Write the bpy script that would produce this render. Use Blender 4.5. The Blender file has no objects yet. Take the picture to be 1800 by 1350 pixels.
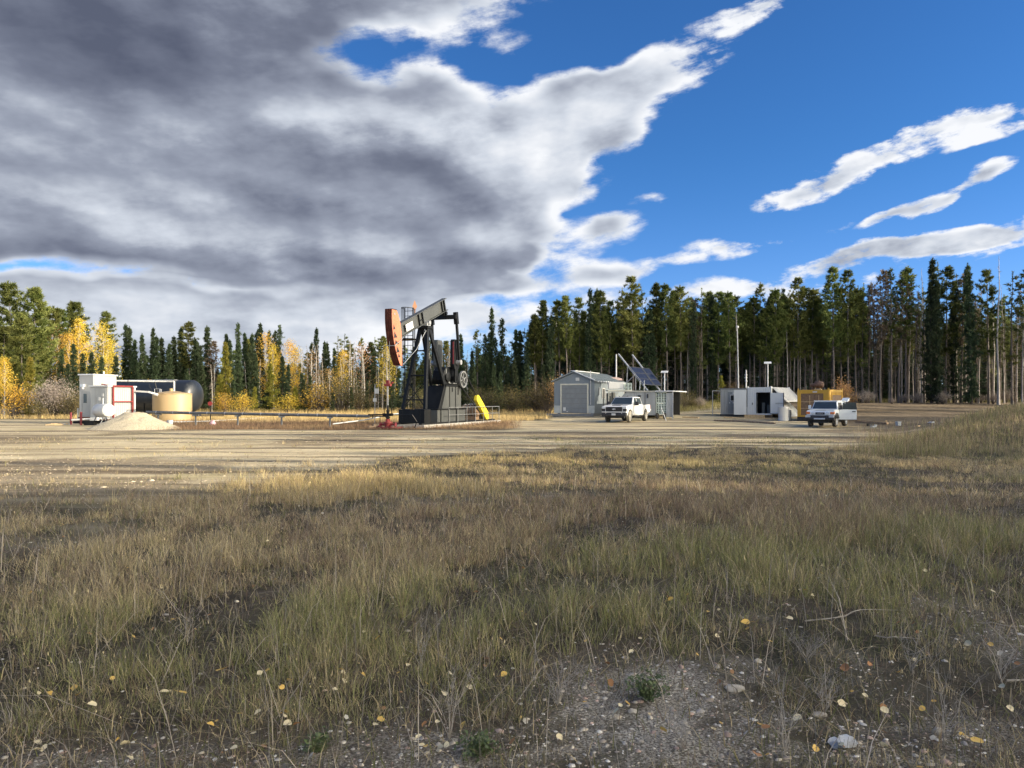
import bpy, math, random
import numpy as np
from mathutils import Vector, Matrix
R = math.radians
scene = bpy.context.scene
# ---------------------------------------------------------------- camera
CAM_Z = 1.70; F = 1300.0; HOR = 704.0       # focal length and horizon row, in pixels of the 1800 px wide photograph
cam_d = bpy.data.cameras.new('camera'); cam = bpy.data.objects.new('camera', cam_d)
scene.collection.objects.link(cam)
cam.location = (0, 0, CAM_Z); cam.rotation_euler = (R(90), 0, 0)
cam_d.sensor_width = 36.0; cam_d.lens = 36.0 * F / 1800.0; cam_d.shift_y = (HOR - 675.0) / 1800.0
cam_d.clip_start = 0.1; cam_d.clip_end = 8000
scene.camera = cam
scene.render.resolution_x = 1024; scene.render.resolution_y = 768
scene.view_settings.view_transform = 'Standard'; scene.view_settings.look = 'None'
scene.view_settings.gamma = 1.0; scene.view_settings.exposure = 1.0
scene.view_settings.use_curve_mapping = False
scene.render.engine = 'CYCLES'
scene.cycles.max_bounces = 5; scene.cycles.diffuse_bounces = 3; scene.cycles.transparent_max_bounces = 8
# ---------------------------------------------------------------- sun and sky
SUN_AZ = R(104.0); SUN_EL = R(17.0)         # azimuth clockwise from +Y
SUN_DIR = Vector((math.sin(SUN_AZ)*math.cos(SUN_EL), math.cos(SUN_AZ)*math.cos(SUN_EL), math.sin(SUN_EL)))
sl = bpy.data.lights.new('sun', 'SUN'); sl.energy = 3.6; sl.angle = R(0.5); sl.color = (1.0, 0.86, 0.66)
sun = bpy.data.objects.new('sun', sl); scene.collection.objects.link(sun)
sun.rotation_euler = SUN_DIR.to_track_quat('Z', 'Y').to_euler(); sun.location = (60, -20, 40)

world = bpy.data.worlds.new('World'); scene.world = world; world.use_nodes = True
WT = world.node_tree; WT.nodes.clear()

class S:
    """a node socket with arithmetic"""
    tree = None
    def __init__(self, s): self.s = s
    @staticmethod
    def m(op, *a, clamp=False):
        n = S.tree.nodes.new('ShaderNodeMath'); n.operation = op; n.use_clamp = clamp
        for i, v in enumerate(a):
            if isinstance(v, S): S.tree.links.new(v.s, n.inputs[i])
            else: n.inputs[i].default_value = float(v)
        return S(n.outputs[0])
    def __add__(a, b): return S.m('ADD', a, b)
    def __radd__(a, b): return S.m('ADD', b, a)
    def __sub__(a, b): return S.m('SUBTRACT', a, b)
    def __rsub__(a, b): return S.m('SUBTRACT', b, a)
    def __mul__(a, b): return S.m('MULTIPLY', a, b)
    def __rmul__(a, b): return S.m('MULTIPLY', b, a)
    def __truediv__(a, b): return S.m('DIVIDE', a, b)
    def __rtruediv__(a, b): return S.m('DIVIDE', b, a)
def smooth(x, a, b):
    n = S.tree.nodes.new('ShaderNodeMapRange'); n.interpolation_type = 'SMOOTHSTEP'
    S.tree.links.new(x.s, n.inputs[0]); n.inputs[1].default_value = a; n.inputs[2].default_value = b
    return S(n.outputs[0])
def xyz(x, y, z):
    n = S.tree.nodes.new('ShaderNodeCombineXYZ')
    for i, v in enumerate((x, y, z)):
        if isinstance(v, S): S.tree.links.new(v.s, n.inputs[i])
        else: n.inputs[i].default_value = v
    return S(n.outputs[0])
def fbm(vec, scale, detail=6, rough=0.55, dist=0.0, lac=2.0):
    n = S.tree.nodes.new('ShaderNodeTexNoise'); n.noise_dimensions = '3D'
    S.tree.links.new(vec.s, n.inputs['Vector']); n.inputs['Scale'].default_value = scale
    n.inputs['Detail'].default_value = detail; n.inputs['Roughness'].default_value = rough
    n.inputs['Distortion'].default_value = dist; n.inputs['Lacunarity'].default_value = lac
    return S(n.outputs['Fac'])
def cmix(f, a, b, blend='MIX'):
    n = S.tree.nodes.new('ShaderNodeMix'); n.data_type = 'RGBA'; n.blend_type = blend
    for i, v in ((0, f), (6, a), (7, b)):
        if isinstance(v, S): S.tree.links.new(v.s, n.inputs[i])
        elif i == 0: n.inputs[i].default_value = v
        else: n.inputs[i].default_value = (*v, 1) if len(v) == 3 else v
    return S(n.outputs[2])

S.tree = WT
tc = WT.nodes.new('ShaderNodeTexCoord'); sp = WT.nodes.new('ShaderNodeSeparateXYZ')
WT.links.new(tc.outputs['Generated'], sp.inputs[0])
dx, dy, dz = S(sp.outputs[0]), S(sp.outputs[1]), S(sp.outputs[2])
sky = WT.nodes.new('ShaderNodeTexSky'); sky.sky_type = 'NISHITA'; sky.sun_disc = False
sky.sun_elevation = SUN_EL; sky.sun_rotation = SUN_AZ; sky.air_density = 1.0; sky.dust_density = 0.4; sky.ozone_density = 2.5
sky.altitude = 700

def az_t(px, py):
    a = math.atan((px-900)/F); return a, (HOR-py)/F*math.cos(a)
# cloud banks: (x, y, radius x, radius y, tilt in degrees, weight), measured in the photograph and placed by compass bearing and elevation
BANKS = [(60, 60, 900, 330, 0, 2.6), (-300, 330, 1200, 300, 0, 2.6), (430, 300, 620, 290, 0, 2.4), (760, -40, 310, 120, 8, 1.5), (760, 230, 330, 130, 5, 1.7),
         (1095, 160, 290, 92, 23, 1.45), (950, 270, 240, 130, 32, 1.5), (800, 390, 270, 120, 25, 1.5), (600, 440, 360, 100, 0, 1.7),
         (100, 540, 900, 50, 0, 0.62), (560, 540, 330, 36, -3, 0.72), (860, 505, 280, 36, 5, 0.95), (1055, 396, 125, 40, 8, 1.2), (1265, 432, 150, 36, 6, 1.0),
         (1600, 250, 165, 36, 14, 1.05), (1745, 212, 130, 32, 12, 1.05), (1730, 255, 110, 18, 10, 0.9), (1390, 332, 95, 44, 20, 1.05), (1500, 300, 110, 34, 10, 0.85), (1745, 320, 55, 18, 8, 0.95), (1770, 408, 160, 30, 10, 1.05), (1590, 440, 180, 22, 5, 0.95),
         (1540, 445, 180, 26, 4, 0.85), (935, 450, 48, 24, 0, 0.9), (1062, 476, 95, 42, -15, 0.95), (1145, 465, 80, 22, 0, 0.75), (1320, 512, 560, 44, 5, 0.98),
         (1355, 5, 140, 34, 5, 0.95), (1580, 385, 80, 18, 15, 0.85), (1660, 350, 130, 20, 15, 0.8), (1430, 395, 110, 20, 0, 0.72), (600, 600, 900, 60, 0, 0.62),
         (1150, 345, 90, 18, 0, 0.7)]
HOLES = [(650, 82, 130, 75, -10, 1.5), (850, 140, 150, 45, -20, 1.2), (1040, 85, 190, 60, 25, 1.3), (60, 470, 320, 20, 0, 1.0), (985, 372, 60, 60, -50, 1.0), (420, 512, 330, 12, 0, 0.5)]
def blob(vec, px, py, rx, ry, rot, w):
    ca, ct = az_t(px, py)
    mp = WT.nodes.new('ShaderNodeMapping'); mp.vector_type = 'TEXTURE'
    WT.links.new(vec.s, mp.inputs['Vector'])
    mp.inputs['Location'].default_value = (ca, ct, 0); mp.inputs['Rotation'].default_value = (0, 0, R(rot))
    mp.inputs['Scale'].default_value = (rx/F, ry/F, 1)
    g = WT.nodes.new('ShaderNodeTexGradient'); g.gradient_type = 'SPHERICAL'; WT.links.new(mp.outputs[0], g.inputs[0])
    return S(g.outputs['Fac']) * w
hyp = S.m('SQRT', dx*dx + dy*dy)
az_ = S.m('ARCTAN2', dx, dy); el_ = dz / hyp
def cloud(oa, ot, banks, fine):
    """cloud thickness towards a direction nudged by (oa, ot)"""
    a = az_ + oa; t = el_ + ot
    k = S.m('MAXIMUM', t, 0.0) + 0.16
    pl = xyz(a/k*0.8, 1.0/k, 0.0)                  # the cloud deck seen in perspective
    dome = xyz(a, t*1.7, 0.0)
    wn = WT.nodes.new('ShaderNodeTexNoise'); WT.links.new(dome.s, wn.inputs['Vector'])
    wn.inputs['Scale'].default_value = 5.0; wn.inputs['Detail'].default_value = 3.0
    sw = WT.nodes.new('ShaderNodeSeparateColor'); WT.links.new(wn.outputs['Color'], sw.inputs[0])
    v = xyz(a + (S(sw.outputs[0]) - 0.5)*0.13, t + (S(sw.outputs[1]) - 0.5)*0.08, 0.0)
    tot = None
    for b in banks:
        g = blob(v, *b); tot = g if tot is None else tot + g
    tot = S.m('MINIMUM', tot, 1.35)
    for b in HOLES: tot = S.m('MAXIMUM', tot - blob(v, *b), 0.0)
    big = (fbm(pl, 0.9, 4, 0.5, 0.0) - 0.5)*0.5 + (fbm(dome, 3.4, 3, 0.5, 0.0) - 0.5)*0.7
    puff = fbm(dome, 13.0, 9 if fine else 3, 0.62, 0.0) - 0.5
    if fine:     # torn, combed-out edges: fine fibres drawn along the wind
        mp = WT.nodes.new('ShaderNodeMapping'); mp.vector_type = 'TEXTURE'; WT.links.new(dome.s, mp.inputs[0])
        mp.inputs['Rotation'].default_value = (0, 0, R(24)); mp.inputs['Scale'].default_value = (2.6, 0.8, 1)
        puff = puff*0.85 + (fbm(S(mp.outputs[0]), 26.0, 8, 0.68, 0.0) - 0.5)*0.36
    side = smooth(az_, 0.15, 0.38)
    n = big*1.3 + puff*(1.9 + side*1.9)
    return tot*0.92 + n*S.m('MINIMUM', tot*1.5 + 0.10, 1.0), n, tot, big
d0, n0, t0, g0 = cloud(0.0, 0.0, BANKS, True)
d1, n1, t1, g1 = cloud(0.022, 0.026, BANKS[:9], False)
side = smooth(az_, 0.10, 0.38)
cover = smooth(d0 - side*0.14, 0.28, 0.82)
thick = smooth(t0*0.8 + d0*0.2, 0.55, 1.30)
b_ = 0.96 - thick*0.40 + (n0 - n1)*0.22 + (g0 - g1)*1.3 + g0*0.25
nv = xyz(az_ + g0*0.18, el_ + g0*0.12 + n0*0.012, 0.0)
# heavy bellies and sunlit shoulders of the big bank
for bl in ((250, 40, 560, 190, 0, -0.50), (-100, 200, 400, 300, 0, -0.2), (640, 285, 440, 66, -3, -0.34), (560, 478, 420, 44, 0, -0.36), (60, 420, 380, 70, 0, -0.15), (820, 385, 200, 45, 10, -0.28), (450, 400, 260, 35, 0, -0.2),
           (600, 40, 120, 80, 0, -0.35), (560, 205, 330, 70, 5, 0.34), (330, 238, 110, 40, 0, 0.25), (960, 270, 220, 110, 30, 0.30), (760, 60, 160, 70, 0, 0.30), (290, 390, 130, 40, 0, 0.22),
           (860, 200, 130, 50, 0, 0.22), (880, 390, 120, 60, 20, 0.2), (1150, 120, 320, 70, 27, 0.2), (100, 320, 240, 30, 0, 0.16), (350, 545, 1200, 75, 0, 0.20),
           (1620, 245, 500, 90, 14, 0.35), (1720, 420, 500, 80, 8, 0.25)):
    b_ = b_ + blob(nv, *bl)
b_ = S.m('MINIMUM', S.m('MAXIMUM', b_, 0.0), 1.0)
ramp = WT.nodes.new('ShaderNodeValToRGB'); WT.links.new(b_.s, ramp.inputs[0])
cr = ramp.color_ramp
cr.elements[0].position = 0.0; cr.elements[0].color = (0.10, 0.115, 0.165, 1)
cr.elements[1].position = 1.0; cr.elements[1].color = (0.88, 0.89, 0.90, 1)
for p, c in ((0.25, (0.17, 0.19, 0.25)), (0.5, (0.31, 0.34, 0.41)), (0.75, (0.60, 0.64, 0.70))):
    e = cr.elements.new(p); e.color = (*c, 1)
cl_col = cmix(1.0, S(ramp.outputs[0]), (5.4, 5.45, 5.6), 'MULTIPLY')
# unseen bright cloud, added right of and behind the camera to fill the shade
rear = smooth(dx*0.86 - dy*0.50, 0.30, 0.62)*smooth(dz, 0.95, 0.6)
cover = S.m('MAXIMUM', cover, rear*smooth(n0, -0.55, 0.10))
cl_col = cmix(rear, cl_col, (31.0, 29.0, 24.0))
hsv = WT.nodes.new('ShaderNodeHueSaturation'); WT.links.new(sky.outputs[0], hsv.inputs['Color'])
hsv.inputs['Saturation'].default_value = 1.1; hsv.inputs['Value'].default_value = 0.66
tint = cmix(smooth(el_, 0.0, 0.34), (0.80, 1.02, 1.62), (0.52, 0.93, 1.38))
blue = cmix(1.0, S(hsv.outputs[0]), tint, 'MULTIPLY')
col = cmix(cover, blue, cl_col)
bg = WT.nodes.new('ShaderNodeBackground'); bg.inputs[1].default_value = 0.10
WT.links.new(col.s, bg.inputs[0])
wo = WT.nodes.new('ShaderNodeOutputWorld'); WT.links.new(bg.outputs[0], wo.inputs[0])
world.cycles.sampling_method = 'MANUAL'; world.cycles.sample_map_resolution = 512

# ================================================================ helpers
COL = scene.collection
rng = np.random.default_rng(7)
random.seed(7)

def vnoise(x, y, seed=0):
    """smooth value noise in -1..1 for arrays"""
    xi = np.floor(x).astype(np.int64); yi = np.floor(y).astype(np.int64)
    fx = x - xi; fy = y - yi
    fx = fx*fx*(3-2*fx); fy = fy*fy*(3-2*fy)
    def h(a, b):
        n = (a*374761393 + b*668265263 + seed*974634777) & 0x7fffffff
        n = ((n ^ (n >> 13)) * 1274126177) & 0x7fffffff
        n = n ^ (n >> 16)
        return (n & 0xffff) / 32767.5 - 1.0
    return (h(xi, yi)*(1-fx) + h(xi+1, yi)*fx)*(1-fy) + (h(xi, yi+1)*(1-fx) + h(xi+1, yi+1)*fx)*fy
def nfbm(x, y, seed=0, octv=4):
    s = 0; a = 0.5
    for k in range(octv): s = s + a*vnoise(x*2**k, y*2**k, seed+k*17); a *= 0.5
    return s
def ss(x, a, b):
    t = np.clip((np.asarray(x, float)-a)/(b-a), 0, 1); return t*t*(3-2*t)

def ground_z(x, y):
    x = np.asarray(x, float); y = np.asarray(y, float)
    z = 0.3*ss(y, 60, 73)*ss(x, 0, 8)
    z = z + 1.15*ss(y, 70, 84)*ss(x, 12, 27)
    z = z + 1.30*ss(x/np.maximum(y, 1), 0.50, 0.72)*ss(x, 8, 18)*ss(y, 20, 36)*(1-ss(y, 43, 60))
    z = z - 0.15*np.exp(-((x-21.5)**2+(y-50)**2)/18)
    z = z - 0.5*ss(y, 110, 400)
    r = np.hypot(x, y)
    z = z + 0.035*nfbm(x*0.5, y*0.5, 3, 3)*(1-0.3*ss(r, 8, 50)) + 0.014*nfbm(x*3.1, y*3.1, 9, 3)*(1-ss(r, 10, 40))
    # ruts and churned clods on the dirt right of the parked cars
    z = z + 0.10*nfbm(x*0.9, y*0.9, 21, 3)*ss(x, 17, 22)*(1-ss(x, 34, 40))*ss(y, 30, 36)*(1-ss(y, 60, 66))
    return z
def gz(x, y): return float(ground_z(x, y))
def at(px, Y): return (px-900)/F*Y
def zz(py, Y): return CAM_Z + (HOR-py)/F*Y

class MB:
    def __init__(s): s.v = []; s.f = []
    def add(s, vs, fs):
        o = len(s.v); s.v += [tuple(v) for v in vs]; s.f += [tuple(i+o for i in f) for f in fs]; return s
    def box(s, x0, x1, y0, y1, z0, z1, M=None):
        vs = [Vector((x, y, z)) for z in (z0, z1) for y in (y0, y1) for x in (x0, x1)]
        if M is not None: vs = [M @ v for v in vs]
        return s.add(vs, [(0,2,3,1),(4,5,7,6),(0,1,5,4),(2,6,7,3),(0,4,6,2),(1,3,7,5)])
    def beam(s, a, b, w, h, up=(0,0,1)):
        """box section of width w and height h between two points"""
        a = Vector(a); b = Vector(b); d = (b-a).normalized(); u = Vector(up)
        r = d.cross(u)
        if r.length < 1e-4: r = d.cross(Vector((0,1,0)))
        r.normalize(); u = r.cross(d).normalized()
        vs = [p + r*(w/2*i) + u*(h/2*j) for p in (a, b) for i, j in ((-1,-1),(1,-1),(1,1),(-1,1))]
        return s.add(vs, [(0,1,2,3),(7,6,5,4),(0,4,5,1),(1,5,6,2),(2,6,7,3),(3,7,4,0)])
    def tube(s, a, b, r0, r1=None, n=10, cap=True):
        r1 = r0 if r1 is None else r1
        a = Vector(a); b = Vector(b); d = (b-a).normalized()
        u = d.orthogonal().normalized(); w = d.cross(u)
        vs = []
        for p, r in ((a, r0), (b, r1)):
            for k in range(n):
                t = 2*math.pi*k/n; vs.append(p + (u*math.cos(t)+w*math.sin(t))*r)
        fs = [(k, (k+1)%n, n+(k+1)%n, n+k) for k in range(n)]
        if cap: fs += [tuple(range(n-1,-1,-1)), tuple(range(n, 2*n))]
        return s.add(vs, fs)
    def path(s, pts, r, n=8):
        for a, b in zip(pts[:-1], pts[1:]): s.tube(a, b, r, r, n)
        return s
    def lathe(s, prof, o=(0,0,0), axis=(0,0,1), n=32):
        """prof: (distance along axis, radius) pairs"""
        o = Vector(o); d = Vector(axis).normalized(); u = d.orthogonal().normalized(); w = d.cross(u)
        vs = []; m = len(prof)
        for (h, r) in prof:
            for k in range(n):
                t = 2*math.pi*k/n; vs.append(o + d*h + (u*math.cos(t)+w*math.sin(t))*r)
        fs = [(j*n+k, j*n+(k+1)%n, (j+1)*n+(k+1)%n, (j+1)*n+k) for j in range(m-1) for k in range(n)]
        fs += [tuple(range(n-1,-1,-1)), tuple(range((m-1)*n, m*n))]
        return s.add(vs, fs)
    def prism(s, poly, x0, x1, axis='x', taper=None):
        """poly of (y,z) extruded along x (or (x,z) along y, (x,y) along z)"""
        n = len(poly)
        def P(p, t):
            if axis == 'x': return (t, p[0], p[1])
            if axis == 'y': return (p[0], t, p[1])
            return (p[0], p[1], t)
        vs = [P(p, x0) for p in poly] + [P(p, x1) for p in (taper or poly)]
        return s.add(vs, [tuple(range(n-1,-1,-1)), tuple(range(n, 2*n))] + [(k, (k+1)%n, n+(k+1)%n, n+k) for k in range(n)])
    def quad(s, a, b, c, d, t=0.0):
        if not t: return s.add([a, b, c, d], [(0,1,2,3)])
        a, b, c, d = map(Vector, (a, b, c, d)); nrm = (b-a).cross(d-a).normalized()*t
        return s.add([a, b, c, d, a-nrm, b-nrm, c-nrm, d-nrm], [(0,1,2,3),(7,6,5,4),(0,4,5,1),(1,5,6,2),(2,6,7,3),(3,7,4,0)])

def part(name, mb, m, parent=None, smooth=False, bevel=0.0, loc=None, rz=None, label=None):
    me = bpy.data.meshes.new(name); me.from_pydata(mb.v, [], mb.f); me.validate(); me.update()
    bmt = __import__('bmesh'); bm = bmt.new(); bm.from_mesh(me); bmt.ops.recalc_face_normals(bm, faces=bm.faces)
    if smooth:
        for f in bm.faces: f.smooth = True
        for e in bm.edges:
            if len(e.link_faces) == 2 and e.calc_face_angle(0) > R(38): e.smooth = False
    bm.to_mesh(me); bm.free()
    me.materials.append(m)
    o = bpy.data.objects.new(name, me); COL.objects.link(o)
    if parent: o.parent = parent
    if loc is not None: o.location = loc
    if rz is not None: o.rotation_euler.z = rz
    if bevel:
        b = o.modifiers.new('bevel', 'BEVEL'); b.width = bevel; b.segments = 2; b.limit_method = 'ANGLE'; b.angle_limit = R(35)
    if label: o['label'] = label
    return o
def thing(name, label, cat, loc=(0,0,0), rz=0.0, group=None):
    o = bpy.data.objects.new(name, None); COL.objects.link(o); o.location = loc; o.rotation_euler.z = rz
    o.empty_display_size = 0.3
    return tag(o, label, cat, group)
def tag(o, label, cat, group=None):
    o['label'] = label; o['category'] = cat
    if group: o['group'] = group
    return o
def kids(o): return [c for c in bpy.data.objects if c.parent is o]
def copy_tree(o, parent=None, children=None):
    c = o.copy(); COL.objects.link(c)
    if parent: c.parent = parent
    for ch in kids(o): copy_tree(ch, c)
    return c

# ---------------------------------------------------------------- materials
def mat(name, color, rough=0.6, metal=0.0, var=0.12, vscale=3.0, dirt=None, dirt_amt=0.0, bump=0.0, bscale=20.0, alpha=None, spec=0.5, streak=False, coat=0.0, zdirt=None):
    m = bpy.data.materials.new(name); m.use_nodes = True; t = m.node_tree
    b = t.nodes['Principled BSDF']; S.tree = t
    b.inputs['Roughness'].default_value = rough; b.inputs['Metallic'].default_value = metal
    b.inputs['Specular IOR Level'].default_value = spec; b.inputs['Coat Weight'].default_value = coat
    tcn = t.nodes.new('ShaderNodeTexCoord'); P = S(tcn.outputs['Object'])
    if streak:
        mp = t.nodes.new('ShaderNodeMapping'); t.links.new(P.s, mp.inputs[0]); mp.inputs['Scale'].default_value = (1, 1, 0.15); P = S(mp.outputs[0])
    n = fbm(P, vscale, 5, 0.6)
    hi = tuple(min(1, c*(1+var)) for c in color); lo = tuple(c*(1-var) for c in color)
    c = cmix(smooth(n, 0.3, 0.7), lo, hi)
    if dirt:
        n2 = fbm(P, vscale*1.7+0.3, 6, 0.65)
        c = cmix(smooth(n2, 0.62-0.35*dirt_amt, 0.85-0.3*dirt_amt)*min(1, dirt_amt+0.3), c, dirt)
    if zdirt:   # mud splashed up from the ground: (height, colour)
        sz = t.nodes.new('ShaderNodeSeparateXYZ'); t.links.new(tcn.outputs['Object'], sz.inputs[0])
        n3 = fbm(P, 4.0, 5, 0.6)
        c = cmix(smooth(S(sz.outputs[2]) + (n3-0.5)*0.9*zdirt[0], zdirt[0], 0.0)*0.8, c, zdirt[1])
    t.links.new(c.s, b.inputs['Base Color'])
    if bump:
        bn = t.nodes.new('ShaderNodeBump'); bn.inputs['Strength'].default_value = bump; bn.inputs['Distance'].default_value = 0.02
        t.links.new(fbm(P, bscale, 5, 0.6).s, bn.inputs['Height']); t.links.new(bn.outputs[0], b.inputs['Normal'])
    return m
MUD = (0.30, 0.25, 0.17)
M = dict(
 black=mat('black paint', (0.008,0.009,0.010), 0.42, 0, 0.3, 2, (0.05,0.045,0.035), 0.2, streak=True, spec=0.22),
 beamgrey=mat('dark grey paint', (0.060,0.064,0.062), 0.5, 0, 0.15, 1.5, (0.10,0.09,0.07), 0.2, streak=True),
 steel=mat('galvanised steel', (0.42,0.43,0.44), 0.45, 0.5, 0.15, 6),
 greysteel=mat('grey painted steel', (0.16,0.165,0.165), 0.5, 0, 0.15, 4, (0.10,0.08,0.06), 0.3, streak=True),
 orange=mat('weathered orange paint', (0.52,0.165,0.085), 0.6, 0, 0.10, 1.5, (0.30,0.10,0.06), 0.3, streak=True),
 rustface=mat('rusty brown steel', (0.085,0.028,0.02), 0.8, 0, 0.3, 3, spec=0.2),
 yellow=mat('yellow guard paint', (0.72,0.56,0.03), 0.5, 0, 0.1, 3, (0.4,0.28,0.05), 0.2),
 catyellow=mat('container yellow paint', (0.50,0.29,0.03), 0.55, 0, 0.12, 1.2, (0.22,0.11,0.03), 0.35, streak=True),
 concrete=mat('concrete', (0.36,0.34,0.30), 0.9, 0, 0.18, 3, (0.18,0.16,0.13), 0.4, bump=0.5, bscale=30),
 wood=mat('old timber', (0.28,0.20,0.13), 0.9, 0, 0.3, 5, (0.10,0.08,0.06), 0.3, bump=0.4),
 newwood=mat('pale timber', (0.50,0.36,0.20), 0.85, 0, 0.2, 6),
 white=mat('white panel paint', (0.55,0.55,0.53), 0.5, 0, 0.05, 2, (0.45,0.42,0.36), 0.18, streak=True),
 whitecar=mat('white car paint', (0.70,0.70,0.69), 0.28, 0, 0.03, 2, coat=0.5, zdirt=(1.0, (0.44,0.38,0.27))),
 whitecar2=mat('clean white car paint', (0.70,0.74,0.76), 0.28, 0, 0.03, 2, coat=0.5, zdirt=(0.35, MUD)),
 container=mat('white container paint', (0.56,0.58,0.58), 0.55, 0, 0.05, 1.5, (0.38,0.36,0.32), 0.22, streak=True),
 shedgrey=mat('weathered grey cladding', (0.36,0.37,0.36), 0.6, 0, 0.18, 1.5, (0.2,0.19,0.17), 0.35, streak=True),
 siding=mat('blue grey siding', (0.185,0.215,0.235), 0.5, 0, 0.06, 1.2, (0.13,0.14,0.14), 0.2, streak=True),
 siding2=mat('grey door panel', (0.19,0.205,0.21), 0.5, 0, 0.08, 2),
 kick=mat('pale grey kick panel', (0.42,0.44,0.42), 0.6, 0, 0.1, 2),
 trim=mat('cream trim', (0.55,0.53,0.44), 0.6, 0, 0.1, 3),
 roofmetal=mat('grey green metal roof', (0.30,0.33,0.33), 0.38, 0.3, 0.1, 1.5),
 roofwhite=mat('pale roof flashing', (0.75,0.76,0.76), 0.4, 0.1, 0.05, 2),
 tank=mat('black tank coating', (0.020,0.024,0.030), 0.36, 0, 0.12, 1.0, (0.09,0.09,0.085), 0.2, streak=True),
 panelwhite=mat('off white cladding', (0.40,0.40,0.385), 0.5, 0, 0.06, 2, (0.28,0.26,0.22), 0.25, streak=True),
 tan=mat('tan fibreglass', (0.42,0.295,0.145), 0.5, 0, 0.06, 1.2, (0.45,0.33,0.18), 0.2, streak=True),
 red=mat('red paint', (0.24,0.028,0.025), 0.5, 0, 0.2, 4, (0.12,0.04,0.03), 0.3),
 darkred=mat('dark red paint', (0.18,0.02,0.025), 0.55, 0, 0.2, 4),
 rubber=mat('tyre rubber', (0.035,0.033,0.03), 0.85, 0, 0.2, 8, (0.30,0.26,0.19), 0.45),
 dustrubber=mat('dusty tyre rubber', (0.20,0.18,0.14), 0.9, 0, 0.25, 8, (0.40,0.36,0.28), 0.6),
 rim=mat('dusty alloy', (0.55,0.53,0.48), 0.45, 0.4, 0.12, 8, (0.36,0.30,0.2), 0.4),
 silver=mat('silver plastic', (0.55,0.56,0.57), 0.4, 0.4, 0.1, 4),
 glass=mat('dark car glass', (0.045,0.06,0.07), 0.06, 0, 0.1, 2, spec=0.9),
 lampglass=mat('lamp lens', (0.65,0.68,0.70), 0.12, 0.2, 0.1, 10),
 amber=mat('amber lens', (0.70,0.20,0.05), 0.2, 0, 0.1, 10),
 plastic=mat('black plastic', (0.03,0.03,0.032), 0.6, 0, 0.2, 4, MUD, 0.2),
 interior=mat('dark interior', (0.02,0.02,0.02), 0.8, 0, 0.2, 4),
 pipe=mat('grey insulated pipe jacket', (0.15,0.15,0.145), 0.5, 0.2, 0.2, 4, (0.3,0.27,0.2), 0.25),
 solar=mat('solar cells', (0.016,0.020,0.036), 0.32, 0.0, 0.3, 3, spec=0.35),
 brownpanel=mat('brown radiator mesh', (0.19,0.12,0.07), 0.8, 0, 0.25, 6, (0.10,0.07,0.05), 0.4),
 rust=mat('rusted muffler', (0.17,0.10,0.07), 0.75, 0.3, 0.35, 5, (0.05,0.04,0.04), 0.4, bump=0.3),
 pink=mat('pink plastic', (0.75,0.45,0.50), 0.5),
 louvre=mat('pale green louvre frame', (0.66,0.74,0.64), 0.5, 0, 0.05, 4),
 foil=mat('crumpled foil', (0.95,0.95,0.95), 0.35, 0.5, 0.05, 20, bump=0.8, bscale=60),
 stone=mat('pale stone', (0.50,0.45,0.38), 0.85, 0, 0.2, 20, (0.3,0.26,0.2), 0.4, bump=0.5, bscale=40),
 stick=mat('bleached stick', (0.34,0.30,0.25), 0.85, 0, 0.2, 30),
)
print('helpers ok')

# ================================================================ ground
def attr_mesh(name, V, Fc, mats, colour=None, tri=True):
    """mesh from numpy arrays, optional per-vertex colour"""
    me = bpy.data.meshes.new(name)
    k = Fc.shape[1]
    me.vertices.add(len(V)); me.vertices.foreach_set('co', V.astype(np.float32).ravel())
    me.loops.add(Fc.size); me.loops.foreach_set('vertex_index', Fc.astype(np.int32).ravel())
    me.polygons.add(len(Fc)); me.polygons.foreach_set('loop_start', np.arange(0, Fc.size, k, dtype=np.int32))
    try: me.polygons.foreach_set('loop_total', np.full(len(Fc), k, dtype=np.int32))
    except Exception: pass
    if colour is not None:
        ca = me.color_attributes.new('tone', 'FLOAT_COLOR', 'POINT')
        ca.data.foreach_set('color', np.concatenate([colour, np.ones((len(colour), 1))], 1).astype(np.float32).ravel())
    me.update(calc_edges=True); me.materials.append(mats)
    return me
def link(name, me, parent=None, loc=None, kind=None):
    o = bpy.data.objects.new(name, me); COL.objects.link(o)
    if parent: o.parent = parent
    if loc is not None: o.location = loc
    if kind: o['kind'] = kind
    return o

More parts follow.
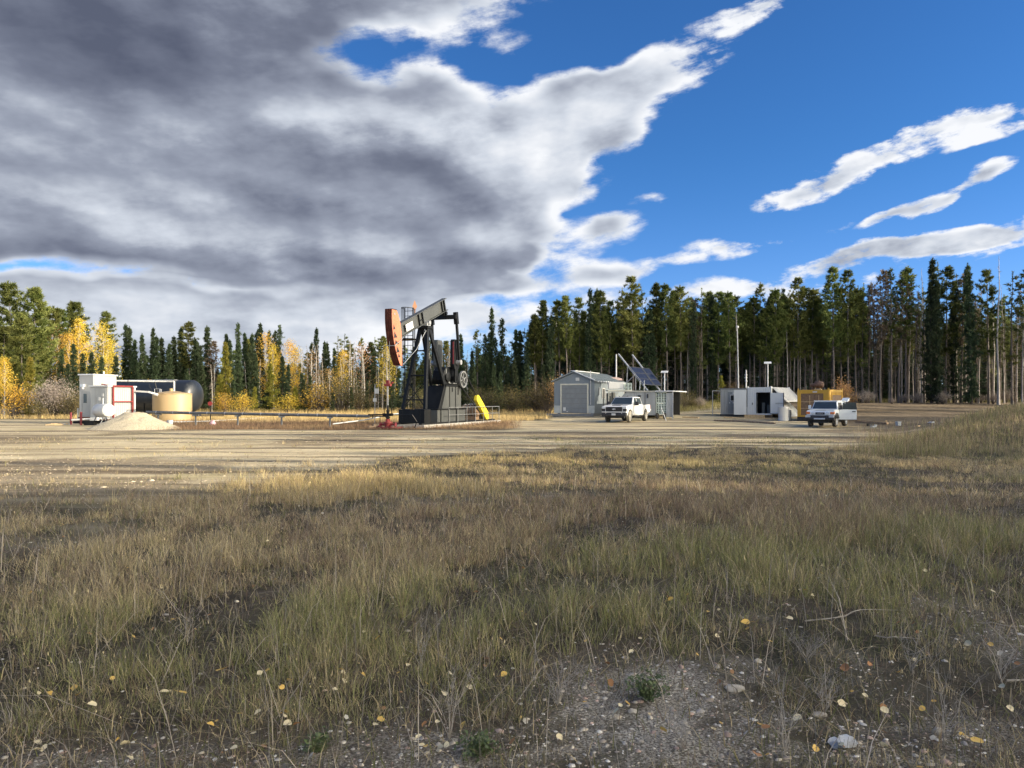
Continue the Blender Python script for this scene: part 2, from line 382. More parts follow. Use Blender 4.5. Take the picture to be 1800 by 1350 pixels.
# boundary between the near grass and the bare gravel pad, as Y at each viewing bearing (x/y)
PADB = np.array([(-1.6,6),(-1.0,9.0),(-0.69,11.2),(-0.63,12.4),(-0.56,11.2),(-0.48,13.0),(-0.40,14.4),(-0.28,18.5),(-0.20,21.5),(-0.08,25),(0.08,26.5),(0.30,27.5),(0.42,28),(0.47,29),(0.52,31),(0.60,40),(0.69,52),(1.2,60)])
def zones(x, y):
    """share of gravel pad, of churned dirt; the remainder is grassy soil"""
    b = x/np.maximum(y, 1.0); n = nfbm(x*0.25, y*0.25, 5, 4)
    yb = np.interp(b, PADB[:,0], PADB[:,1]) * (1 + 0.22*n)
    sw = 1.0 + 2.2*ss(-b, 0.1, 0.4); n = n + 0.5*nfbm(x*0.12, y*0.9, 15, 3)
    pad = ss(y + 2.0*nfbm(x*0.5, y*1.4, 16, 3), yb-sw, yb+sw)
    far_l = 42.0 + 1.5*n                                     # the dry grass strip under the pipeline
    strip = ss(b, -0.52+0.03*n, -0.44+0.03*n)*(1-ss(b, -0.03, 0.02))*ss(y, far_l-0.5, far_l+1.0)
    back = ss(y, 64+4*n, 69+4*n)*(1-ss(b, 0.0, 0.03)) + ss(y, 88, 92)*ss(b, 0.0, 0.03)
    gap = ss(b, -0.03, 0.02)*(1-ss(b, 0.035, 0.06))*ss(y, 60, 64)
    pad = pad*(1-np.clip(strip+back+gap, 0, 1))
    dirt = ss(x-y*0.3+4*n, 4, 9)*ss(y, 29, 36)*0.8 + ss(n + 0.3*nfbm(x*0.09, y*0.55, 77, 3), 0.02, 0.3)*0.75*(1-ss(y, 36, 46))
    dirt = np.clip(dirt + ss(x, 22, 30)*ss(y, 30, 50), 0, 1)*pad
    return pad, dirt
def grid(n1, n2):
    ys = np.concatenate([[-80, -40, -15, -5, 0], np.geomspace(1.5, 120, n1), np.geomspace(126, 3000, 40)])
    t = np.linspace(-1, 1, n2); xs = np.sinh(t*6.0)/np.sinh(6.0)*2500
    t2 = np.linspace(-1, 1, n2); xs = np.sign(t2)*(np.abs(t2)*14 + np.abs(t2)**3*60 + np.abs(t2)**14*2400)
    return xs, ys
xs, ys = grid(420, 460)
XX, YY = np.meshgrid(xs, ys)
ZZ = ground_z(XX, YY)
V = np.stack([XX.ravel(), YY.ravel(), ZZ.ravel()], 1)
nx = len(xs); ny = len(ys)
i = np.arange(nx-1)[None, :] + nx*np.arange(ny-1)[:, None]
Fq = np.stack([i, i+1, i+nx+1, i+nx], -1).reshape(-1, 4)
pad, dirt = zones(V[:,0], V[:,1])
gm = bpy.data.materials.new('ground soil and gravel'); gm.use_nodes = True; t = gm.node_tree; S.tree = t
b = t.nodes['Principled BSDF']; b.inputs['Roughness'].default_value = 0.95; b.inputs['Specular IOR Level'].default_value = 0.15
ge = t.nodes.new('ShaderNodeNewGeometry'); P = S(ge.outputs['Position'])
at_ = t.nodes.new('ShaderNodeAttribute'); at_.attribute_name = 'tone'
sc_ = t.nodes.new('ShaderNodeSeparateColor'); t.links.new(at_.outputs['Color'], sc_.inputs[0])
zp, zd, zg = (S(sc_.outputs[k]) for k in range(3))
mp = t.nodes.new('ShaderNodeMapping'); t.links.new(P.s, mp.inputs[0]); mp.inputs['Scale'].default_value = (0.10, 1.1, 1); mp.inputs['Rotation'].default_value = (0, 0, R(-4)); T = S(mp.outputs[0])
n_big = fbm(P, 0.22, 5, 0.6); n_mid = fbm(P, 1.7, 6, 0.65); n_fine = fbm(P, 14.0, 6, 0.7); n_trk = fbm(T, 1.0, 6, 0.62, 0.2); n_vf = fbm(P, 70.0, 4, 0.7)
grav = cmix(smooth(n_trk, 0.38, 0.62), (0.38,0.30,0.165), (0.68,0.57,0.35))
grav = cmix(smooth(n_fine, 0.35, 0.62)*0.5, grav, (0.60,0.52,0.38))
grav = cmix(smooth(n_mid, 0.55, 0.75)*0.5, grav, (0.22,0.17,0.11))
mp2 = t.nodes.new('ShaderNodeMapping'); t.links.new(P.s, mp2.inputs[0]); mp2.inputs['Scale'].default_value = (0.035, 0.55, 1); mp2.inputs['Rotation'].default_value = (0, 0, R(6)); n_rut = fbm(S(mp2.outputs[0]), 1.6, 4, 0.6, 0.4)
grav = cmix(smooth(n_rut, 0.49, 0.60)*0.85, grav, (0.15,0.115,0.075))
grav = cmix(smooth(n_big, 0.54, 0.64)*0.45, grav, (0.42,0.36,0.17))
dcol = cmix(smooth(n_trk, 0.35, 0.65), (0.12,0.09,0.055), (0.30,0.235,0.155))
dcol = cmix(smooth(n_mid, 0.45, 0.7)*0.6, dcol, (0.075,0.058,0.038))
dcol = cmix(smooth(n_fine, 0.55, 0.75)*0.4, dcol, (0.38,0.31,0.21))
soil = cmix(smooth(n_mid, 0.35, 0.65), (0.045,0.037,0.027), (0.125,0.10,0.07))
soil = cmix(smooth(n_big, 0.45, 0.6)*0.5, soil, (0.055,0.06,0.03))
soil = cmix(smooth(n_fine, 0.5, 0.72)*0.7, soil, (0.21,0.17,0.12))
peb = cmix(smooth(n_vf, 0.42, 0.6), (0.15,0.125,0.095), (0.58,0.52,0.42))
soil = cmix(zg*smooth(n_mid, 0.62, 0.40), soil, peb)
c = cmix(zp, soil, cmix(zd, grav, dcol))
t.links.new(c.s, b.inputs['Base Color'])
bp = t.nodes.new('ShaderNodeBump'); bp.inputs['Strength'].default_value = 0.9; bp.inputs['Distance'].default_value = 0.05
t.links.new((n_fine*0.6 + n_mid*0.9 + n_trk*0.8 + n_vf*0.25).s, bp.inputs['Height']); t.links.new(bp.outputs[0], b.inputs['Normal'])
def gravel_patch(x, y):
    """stony bare spots in the near grass, at ground points seen low in the photograph"""
    g = 0
    for px, py, sx, sy, w in ((1110,1215,170,70,1.0),(960,1300,320,60,1.1),(1300,1190,90,35,0.7),(1720,1100,110,80,0.8),(1250,1290,160,50,0.75),(420,1320,260,40,0.6),(1700,1290,180,70,0.6),
                              (760,880,100,18,0.5),(980,872,120,10,0.5),(60,960,90,16,0.4),(1330,1090,60,14,0.4),(120,1335,200,30,0.6),(700,1335,200,30,0.7),(1500,1180,70,40,0.6),(1530,1320,160,40,0.6)):
        Y0 = F*CAM_Z/(py-HOR); X0 = (px-900)/F*Y0; dY = Y0*sy/(py-HOR); dX = Y0*sx/F
        g = g + w*np.exp(-((x-X0)/dX)**2-((y-Y0)/dY)**2)
    return np.clip(g*(1 + 1.1*nfbm(x*2.2, y*2.2, 55, 4)) - 0.12, 0, 1)
gp = gravel_patch(V[:,0], V[:,1])
colr = np.stack([pad, dirt, gp], 1)
gme = attr_mesh('ground', V, Fq, gm, colr); gme.polygons.foreach_set('use_smooth', np.ones(len(gme.polygons), bool))
link('ground', gme, kind='structure')

# ---------------------------------------------------------------- grass
def plant_mat(name, trans=0.25):
    m = bpy.data.materials.new(name); m.use_nodes = True; t = m.node_tree; b = t.nodes['Principled BSDF']
    a = t.nodes.new('ShaderNodeAttribute'); a.attribute_name = 'tone'
    t.links.new(a.outputs['Color'], b.inputs['Base Color']); b.inputs['Roughness'].default_value = 0.7; b.inputs['Specular IOR Level'].default_value = 0.2
    tr = t.nodes.new('ShaderNodeBsdfTranslucent'); t.links.new(a.outputs['Color'], tr.inputs[0])
    mx = t.nodes.new('ShaderNodeMixShader'); mx.inputs[0].default_value = trans
    t.links.new(b.outputs[0], mx.inputs[1]); t.links.new(tr.outputs[0], mx.inputs[2]); t.links.new(mx.outputs[0], t.nodes['Material Output'].inputs[0])
    return m
MG = plant_mat('grass blades')
def blades(x, y, h, w, col, lean=0.35, seed=1, heads=0.0, out=None):
    """three-segment bent blades standing on the ground"""
    r = np.random.default_rng(seed); n = len(x)
    z = ground_z(x, y) - 0.01
    a = r.uniform(0, 2*np.pi, n); l = np.abs(r.normal(0, lean, n))
    f = r.uniform(0, np.pi, n)
    px, py = np.cos(f)*w/2, np.sin(f)*w/2
    lx, ly = np.cos(a)*l, np.sin(a)*l
    if out is not None: lx = lx + out[0]*0.28; ly = ly + out[1]*0.28; l = np.hypot(lx, ly)
    def lvl(t, s):
        bend = t**1.8
        cx = x + lx*h*bend; cy = y + ly*h*bend; cz = z + h*t*(1-0.25*l*t)
        return np.stack([cx-px*s, cy-py*s, cz], 1), np.stack([cx+px*s, cy+py*s, cz], 1)
    p0, p1 = lvl(0.0, 1.0); p2, p3 = lvl(0.55, 0.8); p4, _ = lvl(1.0, 0.0)
    V = np.stack([p0, p1, p2, p3, p4], 1).reshape(-1, 3)
    o = np.arange(n)[:, None]*5
    Fc = np.concatenate([o+np.array([[0,1,3]]), o+np.array([[0,3,2]]), o+np.array([[2,3,4]])], 1).reshape(-1, 3)
    C = np.repeat(col, 5, axis=0)
    if heads:
        k = r.random(n) < heads; xs_, ys_ = p4[k], None
        m = k.sum(); tip = p4[k]; hw = w[k]*1.2; hh = h[k]*0.10
        s0 = np.stack([px[k]/w[k]*hw*2, py[k]/w[k]*hw*2, np.zeros(m)], 1); up = np.stack([lx[k]*0.3, ly[k]*0.3, np.ones(m)], 1)*hh[:, None]
        HV = np.stack([tip-up*0.6, tip-s0, tip+s0, tip+up], 1).reshape(-1, 3)
        oo = len(V) + np.arange(m)[:, None]*4
        Fc = np.concatenate([Fc, np.concatenate([oo+np.array([[0,2,1]]), oo+np.array([[1,2,3]])], 1).reshape(-1, 3)])
        V = np.concatenate([V, HV]); C = np.concatenate([C, np.repeat(col[k]*1.1, 4, axis=0)])
    return V, Fc, C
STRAW = np.array([0.61,0.49,0.275]); GREEN = np.array([0.28,0.285,0.10]); BROWN = np.array([0.28,0.195,0.135]); GREY = np.array([0.36,0.31,0.245]); GOLD = np.array([0.62,0.47,0.20])
def sample_field(n, y0, y1, pw, seed, xk=0.80, xmax=None):
    """random ground points, denser towards the camera"""
    r = np.random.default_rng(seed)
    u = r.random(n)
    y = (y0**(2-pw) + u*(y1**(2-pw)-y0**(2-pw)))**(1/(2-pw))
    x = r.uniform(-1, 1, n)*(y*xk+1.0 + np.where(r.random(n) < 0.34, 9.0, 0.0))
    return x, y, r
# near field: tufts whose blades fan out from a common root, with lone stalks between them
def dens(px, py, sx, sy, x, y):
    Y0 = F*CAM_Z/(py-HOR); X0 = (px-900)/F*Y0; return np.exp(-((x-X0)/(Y0*sx/F))**2-((y-Y0)/(Y0*sy/(py-HOR)))**2)
def field(cx, cy, r):
    """local character of the grass: keep chance, height, colour weights"""
    D = lambda *a: dens(*a, cx, cy)
    pad_, _ = zones(cx, cy); gp_ = gravel_patch(cx, cy)
    n1 = nfbm(cx*0.9, cy*0.9, 31, 4); n2 = nfbm(cx*0.28+5, cy*0.45, 32, 4); n3 = nfbm(cx*2.6, cy*2.6, 33, 3)
    tall = np.clip(D(500,1150,260,80) + D(60,1210,160,100) + D(900,1100,300,60) + 0.8*D(1650,960,240,60) + 0.7*D(250,1000,250,40) + D(620,860,260,22) + 0.6*D(1300,900,500,60) + 0.5*D(1150,1000,300,60), 0, 1)
    near = ss(5.6 - cy + 0.5*n1, 0, 1.2)
    keep = (1-pad_*0.975)*(1-0.96*np.clip(gp_*1.3, 0, 1))*np.clip(0.34 + 1.5*n1 + 1.2*n3 + 0.40*tall, 0.02, 1)*(1-0.55*near*(1-tall*0.9))
    gr = np.clip(0.75*D(600,1110,900,130) + 0.8*D(1500,960,600,110) + 0.5*D(1150,990,260,60) + 0.9*n2 - 0.1, 0, 1)
    br = np.clip(0.8*D(900,885,1100,45) + 0.5*D(1100,1250,500,80) - n2*0.8, 0, 1)
    st = np.clip(0.9*D(250,975,330,40) + 1.2*D(900,815,600,16) + 1.1*D(620,862,260,20) + 0.7*n1 + 0.25, 0, 1)  # straw patches, plus straw colour painted along the sunlit bands
    gold = np.clip(1.3*D(620,858,300,18) + 1.2*D(960,812,500,14), 0, 1)  # gold tint puts the sunlit bands into the grass colour
    return keep, tall, near, n1, n3, gr, br, st, gold
PAL = np.stack([STRAW, GREEN, BROWN, GREY])
def make_grass(name, nc, bpc, y0, y1, pw, seed, sigma, hk, heads):
    cx, cy, r = sample_field(nc, y0, y1, pw, seed)
    keep, tall, near, n1, n3, gr, br, st, gold = field(cx, cy, r)
    k = r.random(len(cx)) < keep
    cx, cy, tall, near, n1, n3, gr, br, st, gold = (v[k] for v in (cx, cy, tall, near, n1, n3, gr, br, st, gold)); m = len(cx)
    w4 = np.stack([0.30 + st*1.5, 0.10 + gr*2.4, 0.18 + br*2.1, np.full(m, 0.45)], 1)*r.uniform(0.2, 1, (m, 4))**2; w4 /= w4.sum(1, keepdims=True)
    base = PAL[np.argmax(w4, 1)]*0.65 + 0.35*(w4 @ PAL)
    base = (base*(1-0.6*gold[:, None]) + GOLD*0.6*gold[:, None])*r.uniform(0.65, 1.25, (m, 1))
    h = (0.07 + 0.11*np.clip(0.5+n1*1.2, 0, 1) + 0.18*tall)*r.uniform(0.5, 1.35, m)*(1+0.25*n3)*(1-0.48*near)*hk*0.9
    per = np.maximum(1, (bpc*r.uniform(0.4, 1.6, m)).astype(int)); idx = np.repeat(np.arange(m), per); M_ = len(idx)
    sg = sigma*(0.6+0.8*r.random(m))*(1+cy*0.03); ox = r.normal(0, 1, M_)*sg[idx]; oy = r.normal(0, 1, M_)*sg[idx]
    x = cx[idx]+ox; y = cy[idx]+oy
    mixc = r.random((M_, 1)) < 0.22; col = np.where(mixc, PAL[r.integers(0, 4, M_)], base[idx])*r.uniform(0.65, 1.3, (M_, 1))
    V, Fc, C = blades(x, y, h[idx]*r.uniform(0.45, 1.25, M_), 0.0012*(1+y/4.0)*r.uniform(0.6, 1.4, M_), col, 0.42, seed+2, heads=heads, out=(ox/(sg[idx]+1e-6), oy/(sg[idx]+1e-6)))
    link(name, attr_mesh(name, V, Fc, MG, C), kind='stuff')
make_grass('grass', 46000, 18, 2.6, 32, 1.30, 3, 0.030, 1.05, 0.05)
make_grass('grass_stalks', 185000, 1, 2.6, 32, 1.25, 8, 0.02, 1.15, 0.12)
# low tangled thatch of dead stems lying nearly flat
x, y, r = sample_field(200000, 2.6, 22, 1.45, 13)
pad_, _ = zones(x, y); gp_ = gravel_patch(x, y)
k = r.random(len(x)) < (1-pad_*0.97)*(1-0.35*gp_)*np.clip(0.55+nfbm(x*1.7, y*1.7, 41, 3)*1.2, 0.1, 1); x, y = x[k], y[k]; m = len(x)
col = np.stack([GREY*0.8, BROWN*0.7, GREEN*0.6, STRAW*0.8])[r.integers(0, 4, m)]*r.uniform(0.5, 1.2, (m, 1))
V, Fc, C = blades(x, y, r.uniform(0.05, 0.16, m), 0.0026*(1+y/6)*r.uniform(0.5, 1.5, m), col, 1.6, 15)
link('ground_thatch', attr_mesh('ground_thatch', V, Fc, MG, C), kind='stuff')
# dry grass strip under and behind the pipeline, and the sunlit meadow at the foot of the trees
def meadow(name, n, fx, y0, y1, keepf, hf, colf, seed, wf=0.012, lean=0.25, pw=1.0):
    r = np.random.default_rng(seed); y = r.uniform(y0, y1, n) if pw == 0 else np.exp(r.uniform(math.log(y0), math.log(y1), n))
    x = r.uniform(fx[0], fx[1], n)*y; k = r.random(n) < keepf(x, y); x, y = x[k], y[k]; m = len(x)
    V, Fc, C = blades(x, y, hf(x, y, r), wf*y/50*r.uniform(0.6, 1.5, m), colf(x, y, r), lean, seed+1)
    link(name, attr_mesh(name, V, Fc, MG, C), kind='stuff')
def c_dry(x, y, r):
    m = len(x); f = np.clip(ss(y, 52, 64) + 0.5*nfbm(x*0.4, y*0.4, 61, 3), 0, 1)[:, None]
    return ((0.26,0.165,0.10)*(1-f) + np.array([0.62,0.47,0.22])*f)*r.uniform(0.6, 1.25, (m, 1))
meadow('dry_grass', 120000, (-0.50, 0.03), 42.3, 70, lambda x, y: (1-zones(x, y)[0])*(0.35+0.65*ss(nfbm(x*0.5, y*0.5, 62, 3), -0.2, 0.3)),
       lambda x, y, r: r.uniform(0.12, 0.42, len(x))*(0.7+0.5*ss(y, 52, 64)), c_dry, 71)
meadow('meadow_grass', 130000, (-0.78, 0.10), 66, 100, lambda x, y: (1-zones(x, y)[0])*(0.5+0.5*ss(nfbm(x*0.2, y*0.2, 64, 3), -0.2, 0.2)),
       lambda x, y, r: r.uniform(0.25, 0.95, len(x))*(0.6+0.5*ss(y, 76, 90)), lambda x, y, r: np.array([0.66,0.49,0.22])*r.uniform(0.55, 1.25, (len(x), 1)), 72)
meadow('slope_grass', 50000, (0.19, 0.72), 76, 92, lambda x, y: np.clip(0.75*(1-ss(x/y, 0.30, 0.38)) + 0.22*ss(y, 84, 87), 0, 1)*(0.4+0.6*ss(nfbm(x*0.3, y*0.3, 65, 3), -0.1, 0.2)),
       lambda x, y, r: r.uniform(0.2, 0.8, len(x)), lambda x, y, r: (np.array([0.34,0.34,0.10]) if False else np.array([[0.34,0.30,0.12]]))*r.uniform(0.5, 1.3, (len(x), 1)), 73)
meadow('bank_grass', 80000, (0.40, 0.76), 22, 56, lambda x, y: ss(x/y, 0.42, 0.55)*(1-zones(x, y)[0]*0.95)*(0.3+0.7*ss(nfbm(x*0.4, y*0.4, 66, 3), -0.2, 0.2)),
       lambda x, y, r: r.uniform(0.12, 0.55, len(x)), lambda x, y, r: np.stack([STRAW, GREEN, BROWN])[r.integers(0, 3, len(x))]*r.uniform(0.5, 1.2, (len(x), 1)), 74)
# ---------------------------------------------------------------- pebbles
def pebbles(name, x, y, s, col, seed, flat=0.55):
    r = np.random.default_rng(seed); n = len(x)
    th = np.array([0, 1, 2, 3, 4])*2*np.pi/5
    base = np.concatenate([[[0, 0, 1.0]], np.stack([np.cos(th)*0.9, np.sin(th)*0.9, np.full(5, 0.45)], 1), np.stack([np.cos(th+0.6), np.sin(th+0.6), np.full(5, -0.35)], 1)])
    fs = [(0, 1+k, 1+(k+1) % 5) for k in range(5)] + [(1+k, 6+k, 1+(k+1) % 5) for k in range(5)] + [(1+(k+1) % 5, 6+k, 6+(k+1) % 5) for k in range(5)]
    B = base[None]*r.uniform(0.75, 1.25, (n, 11, 1))
    a = r.uniform(0, 2*np.pi, n)[:, None]; st = r.uniform(0.7, 1.4, (n, 1))
    X = B[:, :, 0]*st; Y_ = B[:, :, 1]/st; Z = B[:, :, 2]*flat
    V = np.stack([(X*np.cos(a)-Y_*np.sin(a))*s[:, None] + x[:, None], (X*np.sin(a)+Y_*np.cos(a))*s[:, None] + y[:, None], Z*s[:, None] + ground_z(x, y)[:, None]], -1).reshape(-1, 3)
    Fc = (np.arange(n)[:, None, None]*11 + np.array(fs)[None]).reshape(-1, 3)
    me = attr_mesh(name, V, Fc, MG2, np.repeat(col, 11, axis=0)); me.polygons.foreach_set('use_smooth', np.ones(len(me.polygons), bool))
    return link(name, me, kind='stuff')
MG2 = plant_mat('pebble stone', 0.0)
x, y, r = sample_field(80000, 2.6, 14, 1.6, 23)
gp_ = gravel_patch(x, y); k = r.random(len(x)) < np.clip(gp_*1.1 + 0.05, 0, 1); x, y = x[k], y[k]; m = len(x)
tone = np.array([[0.48,0.43,0.36],[0.33,0.30,0.27],[0.55,0.47,0.36],[0.26,0.22,0.18],[0.42,0.30,0.24],[0.62,0.58,0.52]])[r.integers(0, 6, m)]*r.uniform(0.5, 1.0, (m, 1))
pebbles('pebbles', x, y, np.minimum(0.0045*np.exp(r.normal(0, 0.65, m)), 0.026), tone*1.5, 24)
r = np.random.default_rng(33); y = np.exp(r.uniform(math.log(14), math.log(46), 16000)); x = r.uniform(-0.75, 0.5, 16000)*y
pad_, d_ = zones(x, y); k = r.random(len(x)) < pad_; x, y = x[k], y[k]; m = len(x)
pebbles('gravel_stones', x, y, np.exp(r.normal(math.log(0.011), 0.5, m)), np.array([[0.42,0.35,0.25]])*r.uniform(0.4, 1.4, (m, 1)), 34)
print('ground ok')

# thin yellowed growth scattered over the pad
meadow('pad_weeds', 60000, (-0.72, 0.50), 13, 42, lambda x, y: zones(x, y)[0]*ss(nfbm(x*0.35, y*0.9, 68, 4), 0.12, 0.45), lambda x, y, r: r.uniform(0.02, 0.11, len(x)), lambda x, y, r: np.stack([STRAW, GOLD, GREEN])[r.integers(0, 3, len(x))]*r.uniform(0.6, 1.1, (len(x), 1)), 78)

meadow('short_green_growth', 60000, (-0.06, 0.46), 25, 38, lambda x, y: np.exp(-((y-30.5-0.08*x)/3.4)**2)*ss(x/y, -0.04, 0.12)*(1-ss(x/y, 0.34, 0.46))*ss(nfbm(x*0.25, y*0.5, 69, 4), -0.15, 0.35)*0.8, lambda x, y, r: r.uniform(0.03, 0.12, len(x)), lambda x, y, r: np.array([[0.13,0.15,0.05]])*r.uniform(0.6, 1.3, (len(x), 1)), 79)
# wiry dead stems arching through the near grass
x, y, r = sample_field(2600, 3.0, 15, 1.4, 83); k = r.random(len(x)) < (1-zones(x, y)[0]); x, y = x[k], y[k]; m = len(x)
V, Fc, C = blades(x, y, r.uniform(0.15, 0.55, m), 0.0030*(1+y/8)*r.uniform(0.6, 1.2, m), np.array([[0.46,0.39,0.31]])*r.uniform(0.5, 1.3, (m, 1)), 0.8, 85)
link('dead_stems', attr_mesh('dead_stems', V, Fc, MG, C), kind='stuff')

# ================================================================ trees
def leaf_mat(name, c1, c2, trans=0.2, hue=0.02, val=0.35):
    m = bpy.data.materials.new(name); m.use_nodes = True; t = m.node_tree; S.tree = t; b = t.nodes['Principled BSDF']
    oi = t.nodes.new('ShaderNodeObjectInfo'); tcn = t.nodes.new('ShaderNodeTexCoord')
    n = fbm(S(tcn.outputs['Object']), 1.1, 3, 0.6)
    c = cmix(smooth(n, 0.35, 0.65), c1, c2)
    h = t.nodes.new('ShaderNodeHueSaturation'); t.links.new(c.s, h.inputs['Color'])
    rnd = S(oi.outputs['Random'])
    t.links.new((rnd*(2*hue) + (0.5-hue)).s, h.inputs['Hue'])
    t.links.new((S.m('FRACT', rnd*7.31)*val*2 + (1-val)).s, h.inputs['Value'])
    t.links.new(h.outputs[0], b.inputs['Base Color']); b.inputs['Roughness'].default_value = 0.65; b.inputs['Specular IOR Level'].default_value = 0.25
    tr = t.nodes.new('ShaderNodeBsdfTranslucent'); t.links.new(h.outputs[0], tr.inputs[0])
    mx = t.nodes.new('ShaderNodeMixShader'); mx.inputs[0].default_value = trans
    t.links.new(b.outputs[0], mx.inputs[1]); t.links.new(tr.outputs[0], mx.inputs[2]); t.links.new(mx.outputs[0], t.nodes['Material Output'].inputs[0])
    return m
ML = dict(pine=leaf_mat('pine needles', (0.085,0.110,0.028), (0.21,0.225,0.065), 0.3, 0.018, 0.35),
          spruce=leaf_mat('spruce needles', (0.035,0.055,0.026), (0.085,0.115,0.055), 0.2, 0.015, 0.3),
          aspen=leaf_mat('golden aspen leaves', (0.64,0.42,0.05), (0.80,0.60,0.11), 0.35, 0.015, 0.15),
          russet=leaf_mat('russet leaves', (0.38,0.22,0.08), (0.52,0.34,0.14), 0.3, 0.02, 0.25),
          larch=leaf_mat('yellow green larch needles', (0.19,0.20,0.03), (0.33,0.30,0.06), 0.3, 0.02, 0.2),
          willow=leaf_mat('olive willow leaves', (0.10,0.09,0.035), (0.20,0.16,0.065), 0.3, 0.03, 0.3),
          deadneedle=leaf_mat('dead brown needles', (0.15,0.115,0.075), (0.25,0.20,0.13), 0.15, 0.01, 0.25),
          twig=leaf_mat('bare grey twigs', (0.22,0.18,0.15), (0.36,0.31,0.26), 0.0, 0.01, 0.25))
MT = dict(bark=mat('pine bark', (0.15,0.125,0.105), 0.9, 0, 0.35, 6, (0.26,0.24,0.22), 0.3, streak=True),
          darkbark=mat('spruce bark', (0.085,0.068,0.055), 0.9, 0, 0.3, 6),
          pale=mat('pale aspen bark', (0.46,0.43,0.37), 0.85, 0, 0.25, 5, (0.14,0.12,0.10), 0.25),
          greybark=mat('bleached dead trunk', (0.40,0.36,0.32), 0.9, 0, 0.3, 5, (0.16,0.13,0.11), 0.3, streak=True))

class T3:
    """triangle soup"""
    def __init__(s, seed): s.V = []; s.n = 0; s.r = np.random.default_rng(seed)
    def tufts(s, C, D, n, L, W, spread=0.9):
        """C centres, D main directions (M,3); n slim triangles each"""
        M_ = len(C); r = s.r
        d = np.repeat(D, n, 0) + r.normal(0, spread, (M_*n, 3)); d /= np.linalg.norm(d, axis=1, keepdims=True)+1e-6
        c = np.repeat(C, n, 0); p = np.cross(d, r.normal(0, 1, (M_*n, 3))); p /= np.linalg.norm(p, axis=1, keepdims=True)+1e-6
        L_ = (L*r.uniform(0.6, 1.3, (M_*n, 1))) if np.isscalar(L) else np.repeat(L, n)[:, None]*r.uniform(0.6, 1.3, (M_*n, 1))
        w = W*r.uniform(0.7, 1.3, (M_*n, 1))
        a = c + d*L_*0.05 - p*w/2; b = c + d*L_*0.05 + p*w/2; e = c + d*L_
        s.V.append(np.stack([a, b, e], 1).reshape(-1, 3))
    def leaves(s, C, n, R_, size):
        M_ = len(C); r = s.r
        c = np.repeat(C, n, 0) + r.normal(0, 1, (M_*n, 3))*R_
        p = r.normal(0, 1, (M_*n, 3)); p /= np.linalg.norm(p, axis=1, keepdims=True)
        q = np.cross(p, r.normal(0, 1, (M_*n, 3))); q /= np.linalg.norm(q, axis=1, keepdims=True)
        z = size*r.uniform(0.7, 1.3, (M_*n, 1))
        s.V.append(np.stack([c-p*z*0.5, c+q*z*0.5, c+p*z*0.6], 1).reshape(-1, 3)); 
    def sticks(s, A, B, w):
        """thin three-sided rods from A to B"""
        d = B-A; u = np.cross(d, np.array([0.3, 0.2, 1.0])); u /= np.linalg.norm(u, axis=1, keepdims=True)+1e-6; v = np.cross(d, u); v /= np.linalg.norm(v, axis=1, keepdims=True)+1e-6
        w = np.asarray(w).reshape(-1, 1)
        for k in range(3):
            t0, t1 = 2*np.pi*k/3, 2*np.pi*(k+1)/3
            o0 = (u*np.cos(t0)+v*np.sin(t0))*w; o1 = (u*np.cos(t1)+v*np.sin(t1))*w
            s.V.append(np.stack([A+o0, A+o1, B], 1).reshape(-1, 3))
    def mesh(s, name, m):
        V = np.concatenate(s.V); return attr_mesh(name, V, np.arange(len(V)).reshape(-1, 3), m)
def trunk_mesh(name, H, r0, r1, m, seed, limbs=(), n=7, wob=0.10, segs=9):
    r = np.random.default_rng(seed); mb = MB()
    off = np.cumsum(r.normal(0, wob, (segs+1, 2)), 0)*np.linspace(0, 1, segs+1)[:, None]*0.6; off[0] = 0
    pts = [Vector((off[k, 0], off[k, 1], H*k/segs - (0.25 if k == 0 else 0))) for k in range(segs+1)]
    rad = [r0*(1-k/segs)**0.8 + r1 for k in range(segs+1)]; rad[0] *= 1.35
    vs = []
    for p, q in zip(pts, rad):
        for j in range(n): a = 2*math.pi*j/n; vs.append((p.x+math.cos(a)*q, p.y+math.sin(a)*q, p.z))
    mb.add(vs, [(k*n+j, k*n+(j+1) % n, (k+1)*n+(j+1) % n, (k+1)*n+j) for k in range(segs) for j in range(n)])
    for (a, b, ra) in limbs: mb.tube(a, b, ra, ra*0.25, 5, cap=False)
    me = bpy.data.meshes.new(name); me.from_pydata(mb.v, [], mb.f); me.materials.append(m)
    me.polygons.foreach_set('use_smooth', np.ones(len(me.polygons), bool))
    def axis(z):
        t = np.clip(np.asarray(z)/H*segs, 0, segs-1e-3); k = t.astype(int); f = t-k
        P = np.array([(p.x, p.y) for p in pts]); return P[k]*(1-f)[..., None] + P[k+1]*f[..., None]
    return me, axis

